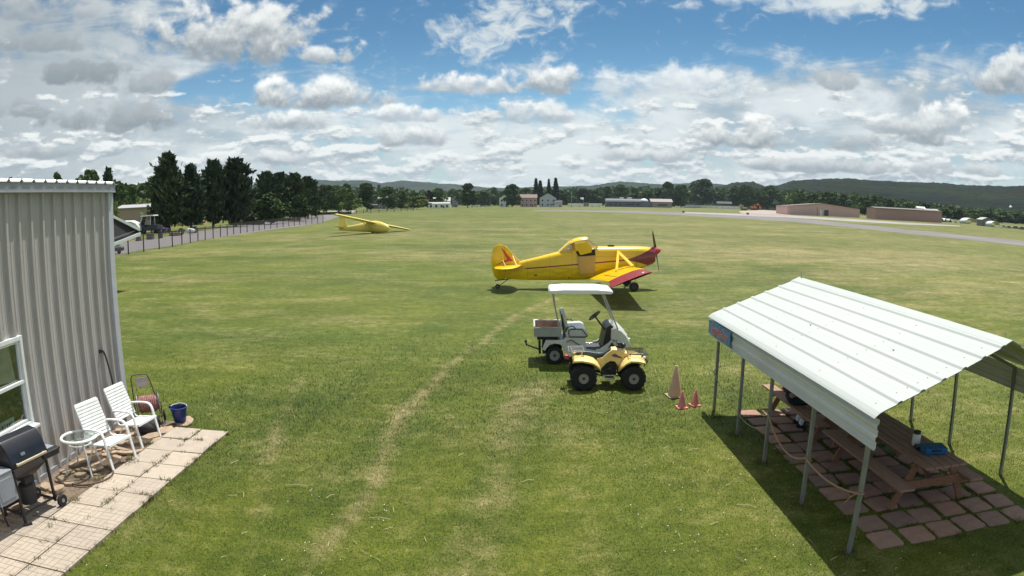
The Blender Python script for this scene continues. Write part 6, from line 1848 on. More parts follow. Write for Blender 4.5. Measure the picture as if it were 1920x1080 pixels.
b = MB(); b.add([(S(u, v)[0], 0.45, S(u, v)[1]) for u, v in ((1074, 468), (1112, 465), (1099, 448), (1074, 451))], [(0, 1, 2, 3)])
b.build('side_window', gl_p, cnp, solid=0.008)
b = MB(); x, z = S(1075, 466); b.box((x, 0, z + 0.12), (0.14, 0.46, 0.62), (0, R(-12), 0)); b.box((x + .25, 0, z - 0.15), (0.5, 0.46, 0.12)); b.build('pilot_seat', tan_in, tpn, bevel=0.03)
b = MB(); x, z = S(1069, 458); b.box((x + .02, 0, z), (0.05, 0.7, 0.10)); b.build('harness_bar', dk, tpn)
# wings
RT = (SW(1181, 501, 31.3), SW(1102, 522.5, 31.3))      # root leading / trailing edge
TP = (SW(1211, 506, 26.0), SW(1141, 528, 26.0))        # outer panel end
def wing(side, le0, te0, le1, te1, th0, th1, name, m, tip=False):
    b = MB(); secs = []
    for t in (0, 1):
        le, te = (le0, te0) if t == 0 else (le1, te1)
        th = th0 if t == 0 else th1
        c = le - te
        n = Vector((-c.z, 0, c.x)).normalized()
        sec = []
        for s, u_, l_ in ((1.0, 0, 0), (0.96, .55, -.32), (0.85, .85, -.45), (0.65, 1.0, -.5), (0.35, .70, -.38), (0.12, .30, -.18), (0.0, .03, -.03)):
            sec.append((te + c * s + n * th * u_))
        low = []
        for s, u_, l_ in ((0.12, .30, -.18), (0.35, .70, -.38), (0.65, 1.0, -.5), (0.85, .85, -.45), (0.96, .55, -.32)):
            low.append(te + c * s + n * th * l_)
        secs.append([Vector((p.x, side * -p.y if side < 0 else p.y, p.z)) for p in sec + low])
    return b.loft(secs)
for s in (1, -1):
    w_ = wing(s, RT[0], RT[1], TP[0], TP[1], 0.15, 0.12, 'wing', pl_y).build('wing', wg_y, tpn, smooth=40)
    # rounded red tip
    le2, te2 = SW(1223, 510.5, 25.55), SW(1146, 539.5, 25.55)
    wing(s, TP[0], TP[1], le2, te2, 0.122, 0.05, 'tip', pl_r).build('wing_tip', pl_r, w_, smooth=40)
    b = MB(); p = SW(1206, 513, 25.7); b.ball((p.x, p.y if s > 0 else -p.y, p.z), 0.07, 10, 6); b.build('tip_light', M_['white'], w_)
    # aileron gap line
    b = MB()
    a0 = RT[1].lerp(RT[0], 0.24).lerp(TP[1].lerp(TP[0], 0.24), 0.35); a1 = RT[1].lerp(RT[0], 0.24).lerp(TP[1].lerp(TP[0], 0.24), 0.98)
    a0, a1 = a0 + Vector((0, 0, 0.085)), a1 + Vector((0, 0, 0.07))
    f_ = (lambda q: q) if s > 0 else (lambda q: Vector((q.x, -q.y, q.z)))
    b.bar(f_(a0), f_(a1), 0.02, 0.012); b.build('aileron_gap', mat('gap_shade', (0.25, 0.13, 0.01), 0.6), w_)
    # struts
    ap = Vector((*S(1156, 470.5), 0)); ap = Vector((ap.x, -0.5 * s, ap.y))
    b = MB()
    mid_f = RT[0].lerp(TP[0], 0.45); mid_r = RT[1].lerp(TP[1], 0.45)
    for k in (0.92, 0.50):
        q = mid_r.lerp(mid_f, k) + Vector((0, 0, 0.12))
        q = q if s > 0 else Vector((q.x, -q.y, q.z))
        b.bar(ap, q, 0.13, 0.06, up=(0, 1, 0))
    q1, q2 = mid_r.lerp(mid_f, 0.92) + Vector((0, 0, .16)), mid_r.lerp(mid_f, .50) + Vector((0, 0, .18))
    b.bar(f_(q1), f_(q2), 0.05)
    b.build('strut', pl_y, tpn, bevel=0.015)
    # main gear
    gx, gz = S(1182, 537)
    b = MB(); b.bar((gx - 0.2, -0.30 * s, 0.95), (gx - 0.05, -1.0 * s, 0.26), 0.08, 0.05); b.bar((gx + 0.35, -0.30 * s, 1.0), (gx - 0.02, -0.98 * s, 0.28), 0.07, 0.05); b.build('gear_leg', pl_y, tpn)
    wheel(tpn, gx - 0.02, -1.05 * s, 0.235, 0.235, 0.17, 0.11, mt=mat('aero_tyre', (0.03, 0.028, 0.035), 0.7), rm=mat('aero_hub', (0.05, 0.045, 0.06), 0.6))
# tail surfaces
finp = [(946, 497), (945.5, 459.5), (951, 463), (957, 470), (967, 482), (977, 491.5), (978, 498)]
rudp = [(945, 459.3), (938, 457.8), (931, 459), (926, 463), (922.5, 472), (921.2, 486), (922, 503), (926, 517), (932, 523.5), (940, 525), (947, 523.5)]
def blade_(name, pts, th, m, parent):
    P = [S(*p) for p in pts]
    cx = sum(p[0] for p in P) / len(P); cz = sum(p[1] for p in P) / len(P)
    inner = [((p[0] - cx) * .86 + cx, (p[1] - cz) * .90 + cz) for p in P]
    n = len(P)
    vs = [(p[0], -th / 2, p[1]) for p in inner] + [(p[0], 0, p[1]) for p in P] + [(p[0], th / 2, p[1]) for p in inner]
    fs = [tuple(range(n)), tuple(range(3 * n - 1, 2 * n - 1, -1))]
    for i in range(n):
        j = (i + 1) % n
        fs += [(i, j, n + j, n + i), (n + i, n + j, 2 * n + j, 2 * n + i)]
    b = MB(); b.add(vs, fs); return b.build(name, m, parent, smooth=50)
fin = blade_('fin', finp, 0.13, pl_y, tpn)
rud = blade_('rudder', rudp, 0.12, pl_y, tpn)
b = MB()
fl = [(939.5, 463.5), (962, 488.8), (945, 491.5), (928, 497), (949.2, 487.2), (950, 484.5)]
for y_ in (-0.075, 0.069): b.prism([S(*p) for p in fl], y_, y_ + 0.006, 'y')
b.build('red_flash', pl_r, fin, smooth=0)
for s in (-1, 1):
    b = MB()
    x0, x1 = S(978, 498)[0], S(927, 503)[0]
    z_ = 1.125
    ns = 9; up_, lo_s = [], []
    out_ = [(x0, 0.14), (x0 - 0.10, 0.6), (x0 - 0.22, 1.10), (x0 - 0.42, 1.50), (x0 - 0.70, 1.68), (x0 - 0.95, 1.62), (x1 + 0.10, 1.25), (x1, 0.8), (x1 + 0.02, 0.35), (x1 + 0.12, 0.14)]
    n = len(out_); cx = sum(p[0] for p in out_) / n; cy = sum(p[1] for p in out_) / n
    tz = lambda x: z_ + (x - cx) * 0.055
    inner = [((px_ - cx) * .84 + cx, (py_ - cy) * .84 + cy) for px_, py_ in out_]
    vs = [(a, s * c, tz(a) + 0.045) for a, c in inner] + [(a, s * c, tz(a)) for a, c in out_] + [(a, s * c, tz(a) - 0.045) for a, c in inner]
    fs = [tuple(range(n)), tuple(range(3 * n - 1, 2 * n - 1, -1))]
    for i in range(n):
        j = (i + 1) % n; fs += [(i, j, n + j, n + i), (n + i, n + j, 2 * n + j, 2 * n + i)]
    b.add(vs, fs); tl = b.build('tailplane', pl_y, tpn, smooth=50)
    b = MB()
    for (a, c) in (((941, 484), (949, 1.0)), ((961, 479), (969, 0.9)), ((940, 492), (942, 0.45))):
        xa, za = S(*a); xc = S(c[0], 500)[0]; b.tube([(xa, s * 0.06, za), (xc, s * c[1], tz(xc) + 0.04)], 0.02, 6)
    b.build('brace_wire', mat('pale_wire', (0.75, 0.52, 0.10), 0.4), tl)
b = MB(); (xa, za), (xc, zc_) = S(953, 523), S(936, 535)
b.bar((xa, 0, za), (xc, 0, zc_ - .02), 0.07, 0.03); b.bar((S(928, 526)[0], 0, S(928, 526)[1]), (S(955, 523)[0], 0, S(955, 523)[1]), 0.04); b.build('tail_spring', M_['black'], tpn)
wheel(tpn, S(933, 536)[0], 0, 0.115, 0.115, 0.07, 0.05, mt=tyre_m)
# nose: spinner and propeller
x0, z0 = S(1226, 471.5); x1, z1 = S(1240.5, 469)
ax = (Vector((x1, 0, z1)) - Vector((x0, 0, z0))).normalized()
Mn = Matrix.Translation((x0 - 0.03, 0, z0)) @ ax.to_track_quat('Z', 'Y').to_matrix().to_4x4()
b = MB(); b.lathe([(0.0, -0.02), (0.24, -0.02), (0.235, 0.06), (0.19, 0.17), (0.11, 0.30), (0.04, 0.385), (0.0, 0.40)], 24, Mn); b.build('spinner', pl_r, tpn)
b = MB(); hub = Vector((x0, 0, z0)) + ax * 0.10
tipv = Vector((S(1225, 433)[0], 0, S(1225, 433)[1])); dv = (tipv - hub); dv = (dv - ax * dv.dot(ax)); Lb = dv.length; dv.normalize()
dv = (dv + Vector((0, 0.05, 0))).normalized()
sdv = ax.cross(dv).normalized()
for sgn in (1, -1):
    secs = []
    for t, c, tw in ((0.08, .06, 50), (0.25, .085, 38), (0.5, .095, 26), (0.8, .080, 17), (0.97, .055, 13), (1.0, .02, 12)):
        p = hub + dv * (Lb * t * sgn)
        e = (sdv * math.cos(R(tw)) + ax * math.sin(R(tw)) * sgn)
        nn = e.cross(dv).normalized()
        secs.append([p + e * c, p + nn * 0.018, p - e * c, p - nn * 0.018])
    b.loft(secs)
b.build('propeller', mat('dark_propeller', (0.045, 0.04, 0.038), 0.4), tpn)
b = MB(); b.tube([Vector((*S(1070, 452), 0)).xzy + Vector((0, .25, 0)), Vector((*S(1050, 446.5), 0)).xzy + Vector((0, .25, 0))], 0.012, 5); b.build('aerial', fr_m, tpn)
# ================================================================ yellow glider tipped onto its far wing
gyl = mat('glider_yellow', (0.72, 0.58, 0.11), 0.4, var=0.06, vs=1.2, coat=0.2)
gp = far(697, 430, 92.0)
gld = thing('glider', 'pale yellow high wing glider resting with one wing tip on the grass', 'glider', (gp.x, gp.y, -0.08), rot=(R(-9.6), 0, R(-28)))
GS = [(-6.4, 0.62, 0.05, 0.18), (-5.4, 0.66, 0.10, 0.24), (-3.5, 0.74, 0.20, 0.36), (-1.5, 0.88, 0.32, 0.52), (-0.3, 0.98, 0.38, 0.62), (0.6, 0.97, 0.40, 0.66), (1.5, 0.90, 0.39, 0.60), (2.3, 0.80, 0.34, 0.48), (2.85, 0.72, 0.24, 0.34), (3.15, 0.68, 0.10, 0.14)]
secs = []
for x, zc_, hw_, hh in GS:
    hh *= 1.32; hw_ *= 1.3; zc_ += 0.08
    secs.append([(x, hw_ * math.cos(a) * (1.0 if abs(math.cos(a)) > .5 else 1), zc_ + hh * math.sin(a)) for a in [2 * PI * k / 14 for k in range(14)]])
b = MB(); b.loft(secs); gf = b.build('fuselage', gyl, gld, smooth=60)
b = MB(); b.prism([(0.4, 0.32), (2.4, 0.36), (2.6, 0.46), (2.3, 0.40), (0.4, 0.40)], -0.05, 0.05, 'y'); b.build('skid', M_['black'], gf)
b = MB()
ws_ = []
for y_, c, z_, x_ in ((-8.35, 0.9, 1.62, -0.12), (-8.15, 1.25, 1.64, 0.0), (-4.5, 1.85, 1.60, 0.1), (0, 1.9, 1.56, 0.1), (4.5, 1.85, 1.60, 0.1), (8.3, 1.25, 1.64, 0.0), (8.5, 0.9, 1.62, -0.12)):
    le = 0.75 + x_
    ws_.append([(le, y_, z_), (le - c * .12, y_, z_ + c * .08), (le - c * .35, y_, z_ + c * .11), (le - c * .7, y_, z_ + c * .05), (le - c, y_, z_), (le - c * .6, y_, z_ - c * .03), (le - c * .2, y_, z_ - c * .035)])
b.loft(ws_); gwg = b.build('wing', gyl, gld, smooth=40)
for s in (-1, 1):
    b = MB(); b.bar((0.45, s * 0.34, 0.62), (0.35, s * 3.4, 1.57), 0.13, 0.04, up=(0, 1, 0)); b.build('strut', gyl, gld)
    b = MB(); b.prism([(-0.80, s * 4.4), (-0.42, s * 4.4), (-0.25, s * 8.2), (-0.40, s * 8.2)], 1.655, 1.665, 'z'); b.build('aileron', mat('aileron_line', (0.56, 0.44, 0.10), 0.5), gwg)
b = MB(); b.prism([(-4.6, 0.95), (-5.2, 1.6), (-5.45, 2.5), (-5.9, 2.65), (-6.4, 2.5), (-6.65, 1.4), (-6.6, 0.50), (-6.3, 0.44)], -0.045, 0.045, 'y'); b.build('fin', gyl, gld, bevel=0.03)
b = MB(); b.prism([(-5.5, -1.5), (-5.85, -1.6), (-6.5, -1.45), (-6.5, 1.45), (-5.85, 1.6), (-5.5, 1.5)], 0.86, 0.92, 'z'); b.build('tailplane', gyl, gld, bevel=0.02)
b = MB(); b.loft([[(x, -.33 * k, z - .12), (x, -.26 * k, z + .10 * k), (x, 0, z + .16 * k), (x, .26 * k, z + .10 * k), (x, .33 * k, z - .12)] for x, z, k in ((0.75, 1.46, 1.0), (1.2, 1.42, 1.0), (1.9, 1.22, .95), (2.35, 1.05, .8))], closed=False, cap=False)
b.build('canopy', mat('tinted_canopy', (0.52, 0.42, 0.12), 0.15, var=0.1), gf, solid=0.01)
b = MB(); Mx = Matrix.Translation((0.15, 0, 0.24)) @ Euler((PI / 2, 0, 0)).to_matrix().to_4x4(); b.lathe([(0.0, -.06), (0.2, -.06), (0.22, 0), (0.2, .06), (0, .06)], 20, Mx); b.build('wheel', tyre_m, gld)
b = MB(); p = (-6.5, 0, 2.30); b.ball(p, 0.10, 8, 6); b.build('tail_ball', mat('dusky_red', (0.25, 0.1, 0.1), 0.6), gld)
# ================================================================ chain link fences
fp = mat('fence_post', (0.055, 0.045, 0.045), 0.7, 0.2)
def mesh_mat(name, cov, col):
    m, nt, b = new_mat(name)
    L = nt.links
    geo = nd(nt, 'ShaderNodeTexCoord'); sp_ = nd(nt, 'ShaderNodeSeparateXYZ'); L.new(geo.outputs['UV'], sp_.inputs[0])
    def mt(op, a, b_=None):
        n = nd(nt, 'ShaderNodeMath', operation=op)
        for i, x in enumerate((a, b_)):
            if x is None: continue
            if isinstance(x, (int, float)): n.inputs[i].default_value = x
            else: L.new(x, n.inputs[i])
        return n.outputs[0]
    def wires(sg):
        d = mt('ADD', sp_.outputs[0], sp_.outputs[1]) if sg > 0 else mt('SUBTRACT', sp_.outputs[0], sp_.outputs[1])
        return mt('LESS_THAN', mt('FRACT', mt('MULTIPLY', d, 1 / 0.075)), cov)
    f = mt('MAXIMUM', wires(1), wires(-1))
    b.inputs['Base Color'].default_value = (*col, 1); b.inputs['Roughness'].default_value = 0.6
    tr = nd(nt, 'ShaderNodeBsdfTransparent'); mx = nd(nt, 'ShaderNodeMixShader')
    L.new(f, mx.inputs[0]); L.new(tr.outputs[0], mx.inputs[1]); L.new(b.outputs[0], mx.inputs[2]); L.new(mx.outputs[0], nt.nodes['Material Output'].inputs['Surface'])
    return m
link_m = mesh_mat('chain_link', 0.12, (0.20, 0.17, 0.18))
def fence(label, pts, h, step, name='chain_link_fence', post_r=0.07):
    "posts at even steps along a ground polyline, wire netting between them"
    P = [Vector((p[0], p[1], 0)) for p in pts]
    root = thing(name, label, 'fence', P[0])
    stn, acc = [], 0.0
    out = [P[0]]
    for a, c in zip(P[:-1], P[1:]):
        d = (c - a).length
        t = step - acc
        while t <= d:
            out.append(a + (c - a) * (t / d)); t += step
        acc = (d - (t - step))
    b = MB()
    me_v, me_f, uv = [], [], []
    s = 0
    for i, (a, c) in enumerate(zip(out[:-1], out[1:])):
        L_ = (c - a).length
        k = len(me_v)
        me_v += [a - P[0] + Vector((0, 0, .05)), c - P[0] + Vector((0, 0, .05)), c - P[0] + Vector((0, 0, h - .03)), a - P[0] + Vector((0, 0, h - .03))]
        me_f.append((k, k + 1, k + 2, k + 3)); uv += [(s, 0), (s + L_, 0), (s + L_, h), (s, h)]; s += L_
    o = raw_mesh('netting', me_v, me_f, link_m, root)
    ul = o.data.uv_layers.new(name='UVMap'); ul.data.foreach_set('uv', np.array(uv, np.float32).ravel())
    b = MB(); b.tube([p - P[0] + Vector((0, 0, h)) for p in out], 0.022, 5); b.build('top_rail', fp, root)
    b = MB(); b.cyl((0, 0, -0.05), (0, 0, h + 0.05), post_r, n=7); p0 = b.build('post', fp, root)
    for i, p in enumerate(out):
        o = p0 if i == 0 else p0.copy()
        if i: COL.objects.link(o); o.parent = root
        o.location = p - P[0]
    return root
fl_ = [at(u, v) for u, v in ((150, 496), (200, 484), (228, 479.5), (258, 474), (286, 469), (313, 465), (337, 460), (360, 455), (383, 450), (402, 446.5), (440, 439.5), (500, 430), (560, 422.5), (615, 417))]
fence('long chain link fence with dark posts beside the grey lane', fl_, 1.75, 3.55)
fence('low distant wire fence running along the far field edge behind the glider', [at(u, v) for u, v in ((640, 402.5), (690, 399.5), (740, 397.2), (775, 395.6))], 1.7, 9.0, post_r=0.12)
# ================================================================ bits beyond the lane at the left
wmet = mat('white_metal', (0.66, 0.69, 0.68), 0.4, var=0.05, vs=2)
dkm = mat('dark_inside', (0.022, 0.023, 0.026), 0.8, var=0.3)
def quadslab(b, P, th=0.08):
    P = [Vector(p) for p in P]
    n = (P[1] - P[0]).cross(P[2] - P[0]).normalized() * th
    b.add([p for p in P] + [p + n for p in P], [(0, 1, 2, 3), (7, 6, 5, 4), (0, 4, 5, 1), (1, 5, 6, 2), (2, 6, 7, 3), (3, 7, 4, 0)])
# half-raised folding door of the next hangar: two leaves meeting at a nose
dd = 29.0
A1, A2 = far(196, 398.5, dd), far(196, 402.5, dd)
N1 = far(261, 431, dd + 3.0); N2 = far(262, 438.5, dd + 3.0)
L1, L2 = far(196, 458, dd - 0.6), far(196, 465, dd - 0.6)
dr = thing('folding_door', 'half raised folding hangar door with white edges and a dark inside', 'hangar door', (A1.x, A1.y, 0))
o_ = Vector((A1.x, A1.y, 0)); bk_ = Vector((-9.0, 2.2, 0))
b = MB(); quadslab(b, [A2 - o_, N1 - o_, N1 - o_ + bk_, A2 - o_ + bk_], -0.10); b.build('upper_leaf', dkm, dr)
b = MB(); quadslab(b, [L1 - o_, N2 - o_, N2 - o_ + bk_, L1 - o_ + bk_], 0.10); b.build('lower_leaf', dkm, dr)
b = MB(); b.bar(A1 - o_, N1 - o_, 0.16, 0.14); b.build('edge_beam', wmet, dr); b = MB(); b.bar(L2 - o_, N2 - o_, 0.16, 0.16); b.build('edge_beam', wmet, dr); b = MB(); b.bar(L1 - o_ + Vector((0, 0, .12)), N2 - o_ + Vector((-.2, 0, .2)), 0.10, 0.08); b.build('rib', M_['steel'], dr)
b = MB(); quadslab(b, [A2 - o_ + Vector((.02, .12, 0)), N1 - o_ + Vector((-.1, .12, 0)), N2 - o_ + Vector((-.1, .12, 0)), L1 - o_ + Vector((.02, .12, 0))], 0.05); b.build('shade_sheet', dkm, dr)  # dark sheet added between the leaves to paint the shaded inside
b = MB()
for x_ in (-0.5, -6.5): b.box((A1.x - o_.x + x_ - 1.0, 0.6, (A1.z) / 2), (0.2, 0.2, A1.z))
b.build('door_post', dkm, dr)
def place(u, v): 
    p = at(u, v); return p
def pxw(u0, u1, y): return (far(u1, 400, y) - far(u0, 400, y)).length
# cab with a dark windscreen (utility cart) and purple quad behind the fence
def utility_cart(label, u, v, w_px, mcol, mtop, glassy=True, group=None):
    p = place(u, v); w = pxw(u - w_px / 2, u + w_px / 2, p.y)
    t = thing('utility_cart', label, 'cart', p, R(5), group)
    k = w / 2.6
    t.scale = (k,) * 3
    b = MB(); b.prism([(-1.3, 0.35), (1.2, 0.35), (1.3, 0.7), (0.75, 0.95), (0.25, 0.95), (0.2, 0.75), (-0.4, 0.75), (-0.45, 0.95), (-1.3, 0.95)], -0.6, 0.6, 'y'); b.build('body', mcol, t, bevel=0.05)
    for x0_, x1_ in ((0.80, 0.45), (-0.5, -0.5)):
        for s in (-1, 1):
            b = MB(); b.bar((x0_, s * .55, .9), (x1_, s * .52, 1.85), 0.06); b.build('post', mtop, t)
    b = MB(); b.prism([(-0.95, 1.83), (0.60, 1.83), (0.70, 1.90), (-0.9, 1.96)], -0.62, 0.62, 'y'); b.build('roof', mtop, t, bevel=0.03)
    if glassy:
        b = MB(); b.add([(0.80, -.55, .95), (0.46, -.52, 1.82), (0.46, .52, 1.82), (0.80, .55, .95)], [(0, 1, 2, 3)]); b.build('windscreen', mat('blue_screen', (0.10, 0.14, 0.17), 0.1), t, solid=0.02)
    b = MB(); b.box((-0.2, 0, 0.85), (0.5, 1.0, 0.2)); b.box((-0.45, 0, 1.15), (0.12, 1.0, 0.5)); b.build('seat', M_['black'], t, bevel=0.04)
    for x_ in (-0.8, 0.85):
        for s in (-1, 1): wheel(t, x_, s * .52, .27, .27, .2, .14, hub=False)
    return t
cartw = mat('far_white', (0.66, 0.67, 0.66), 0.4); cartn = mat('dark_navy_body', (0.018, 0.018, 0.04), 0.35, coat=0.4)
t = utility_cart('dark navy utility cart with a pale roof standing behind the lane', 279, 438.5, 38, cartn, cartw)
t.rotation_euler = (0, 0, R(185))
p = place(255, 440)
t = thing('camper', 'rounded white camper nose showing beside the folding door', 'camper', p, R(10))
b = MB(); b.loft([[(x, -1.2, z0), (x, 1.2, z0), (x, 1.2, z1), (x, 0.7, z1 + .15), (x, -0.7, z1 + .15), (x, -1.2, z1)] for x, z0, z1 in ((-4.0, 0.5, 2.6), (-0.5, 0.5, 2.55), (0.4, 0.55, 2.2), (1.0, 0.65, 1.5), (1.15, 0.7, 1.0))]); bd = b.build('body', cartw, t, bevel=0.08)
b = MB(); b.add([(0.06, -.9, 2.42), (0.86, -1.0, 1.72), (0.86, 1.0, 1.72), (0.06, .9, 2.42)], [(0, 1, 2, 3)]); b.build('windscreen', mat('smoked', (0.05, 0.07, 0.08), 0.1), bd, solid=0.03)
for s in (-1, 1): wheel(t, 0.2, s * 1.05, .36, .36, .22, .2, hub=False)
p = place(308, 437.5)
t = thing('quad_bike', 'far purple quad bike behind the fence left of the tree trunk', 'quad bike', p, R(170))
pur = mat('purple_paint', (0.06, 0.025, 0.16), 0.3, coat=0.5)
b = MB(); b.loft([[(x, -w_, z - .25), (x, -w_, z), (x, 0, z + .12), (x, w_, z), (x, w_, z - .25)] for x, z, w_ in ((-1.0, 0.85, .5), (-.5, 0.9, .55), (0, .85, .3), (.5, .98, .5), (1.0, .85, .5))]); b.build('body', pur, t, bevel=0.04)
b = MB(); b.tube([(.4, -.4, 1.15), (.5, 0, 1.1), (.4, .4, 1.15)], 0.03, 6); b.build('handlebar', M_['black'], t)
for x_ in (-.7, .7):
    for s in (-1, 1): wheel(t, x_, s * .5, .33, .33, .28, .15, hub=False)
# dark car nose at the hangar corner
def car(label, p, rz, m, L_=4.5, W_=1.8, H_=1.5, name='parked_car', group=None, van=False, cat='car'):
    t = thing(name, label, cat, p, rz, group)
    h = L_ / 2
    b = MB(); b.prism([(-h, 0.35), (h, 0.32), (h + .02, 0.62), (h - .12, 0.80), (h * .42, 0.92), (-h * .85, 0.98), (-h, 0.85)], -W_ / 2, W_ / 2, 'y'); b.build('body', m, t, bevel=0.08)
    b = MB()
    rx = -h * .92 if van else -h * .72
    cs = lambda x, w_, z: [(x, -w_, z), (x, w_, z)]
    b.loft([[(-h * .88 if van else -h * .85, -W_ * .46, .93), (h * .45, -W_ * .46, .90), (h * .45, W_ * .46, .90), (-h * .88 if van else -h * .85, W_ * .46, .93)], [(rx + .1, -W_ * .40, H_), (h * .10, -W_ * .40, H_), (h * .10, W_ * .40, H_), (rx + .1, W_ * .40, H_)]])
    cabn = b.build('cabin', mat('car_glass', (0.03, 0.035, 0.04), 0.08), t, bevel=0.05)
    b = MB(); b.box(((rx + .1 + h * .10) / 2, 0, H_ + .012), (abs(h * .10 - rx - .1) * 0.96, W_ * .78, .04)); b.build('roof', m, t, bevel=0.015)
    for s in (-1, 1):
        b = MB(); b.box((h - .06, s * W_ * .36, .70), (.12, .3, .12)); b.build('headlight', mat('lamp', (0.6, 0.6, 0.6), 0.1), t, bevel=0.02)
        for x_ in (-h * .62, h * .62): wheel(t, x_, s * (W_ / 2 - .1), .33, .33, .2, .2, hub=False)
    return t
pc = at(200, 478)
car('dark parked car showing its nose past the hangar corner behind the fence', (pc.x - 1.0, pc.y + 1.2, 0), R(-20), mat('black_paint', (0.015, 0.016, 0.02), 0.25, coat=0.6), 4.6, 1.9, 1.65)
# odds and ends along the lane verge
def oddment(name, label, cat, u, v, build, m):
    b = MB(); build(b); return tag(b.build(name, m, None, loc=place(u, v), bevel=0.02), label, cat)
oddment('wheelie_bin', 'dark wheeled bin standing behind the fence near the purple quad', 'bin', 301, 447, lambda b: (b.box((0, 0, .5), (.55, .5, 1.0), taper=1.15), b.box((0, 0, 1.05), (.68, .62, .1))), M_['black'])
oddment('mailbox', 'dark barrel on the verge right of the white tank', 'barrel', 365, 437, lambda b: b.lathe([(0, 0), (.42, 0), (.45, .5), (.42, 1.0), (.5, 1.02), (.5, 1.2), (0, 1.3)], 16), mat('dark_barrel', (0.05, 0.05, 0.055), 0.7))
oddment('white_tank', 'small white tank lying on the verge by the tree trunks', 'tank', 357, 438, lambda b: b.ball((0, 0, .5), (1.0, .5, .45), 16, 8), cartw)
oddment('spare_wheel', 'big tyre leaning on the verge left of the white tank', 'tyre', 340, 441, lambda b: b.tube(arc((0, 0, .62), .45, 0, 2 * PI * 23 / 24, 23, 'xz'), .17, 8, True), mat('old_tyre', (0.06, 0.055, 0.05), 0.9))
oddment('log_pile', 'brown heap of cut logs on the verge behind the fence', 'logs', 326, 442.5, lambda b: [b.cyl((-.9, y_, .16 + z_), (.9, y_ + .05, .16 + z_), .15, n=8) for y_, z_ in ((0, 0), (.3, 0), (.6, 0), (.15, .26), (.45, .26))], mat('log_bark', (0.10, 0.06, 0.045), 0.9))
oddment('crate', 'purple brown crate on the grass behind the fence', 'crate', 282, 449, lambda b: (b.box((0, 0, .42), (1.0, .8, .8)), b.box((0, 0, .86), (1.1, .9, .08))), mat('maroon_crate', (0.10, 0.07, 0.08), 0.8))
oddment('stump', 'dark stump on the grass near the folding door', 'stump', 260, 452, lambda b: b.lathe([(0, 0), (.55, 0), (.42, .25), (.38, .6), (0, .65)], 12), mat('dark_stump', (0.05, 0.05, 0.05), 0.9))
for lb, u, v, vt, bw in (('white rectangular sign board on a post beside the lane', 513.5, 414.5, 406.5, 4.0), ('round pale sign on a post by the lane under the pine clump', 549.5, 410, 401, 5.0)):
    p = place(u, v); hh = far(u, vt, p.y).z; w = pxw(u - bw / 2, u + bw / 2, p.y)
    t = thing('road_sign', lb, 'sign', p)
    b = MB(); b.cyl((0, 0, 0), (0, 0, hh), .05, n=6); b.build('post', M_['steel'], t)
    b = MB()
    if 'round' in lb: b.cyl((0, -.07, hh - w / 2), (0, -.11, hh - w / 2), w / 2, n=20)
    else: b.box((0, -.08, hh - w * .6), (w, .04, w * 1.2))
    b.build('plate', mat('sign_white', (0.55, 0.57, 0.53), 0.5), t)
for lb, u0, u1, v0, v1 in (('low dark clipped hedge beyond the lane under the broad pine', 432, 476, 422, 413.5), ('low dark hedge along the side road at the end of the lane', 590, 640, 403, 398.5), ('low dark hedge near the parked vehicles under the pine clump', 480, 540, 416, 410.5)):
    p0, p1 = at(u0, v0), at(u1, v0); p1 = Vector((p1.x, p0.y, 0)); hh = far(u0, v1, p0.y).z; w = abs(p1.x - p0.x)
    rg = np.random.default_rng(int(u0)); n = 1800
    P = np.stack([rg.uniform(0, w, n), rg.uniform(-1.2, 1.2, n), rg.uniform(0.05, max(hh, .6), n)], 1)
    V = quads(P, None, .22, 1.1, seed=int(u0))
    o = raw_mesh('hedge', V, np.arange(len(V)).reshape(-1, 4), LM['dark']); o.location = p0; tag(o, lb, 'hedge')
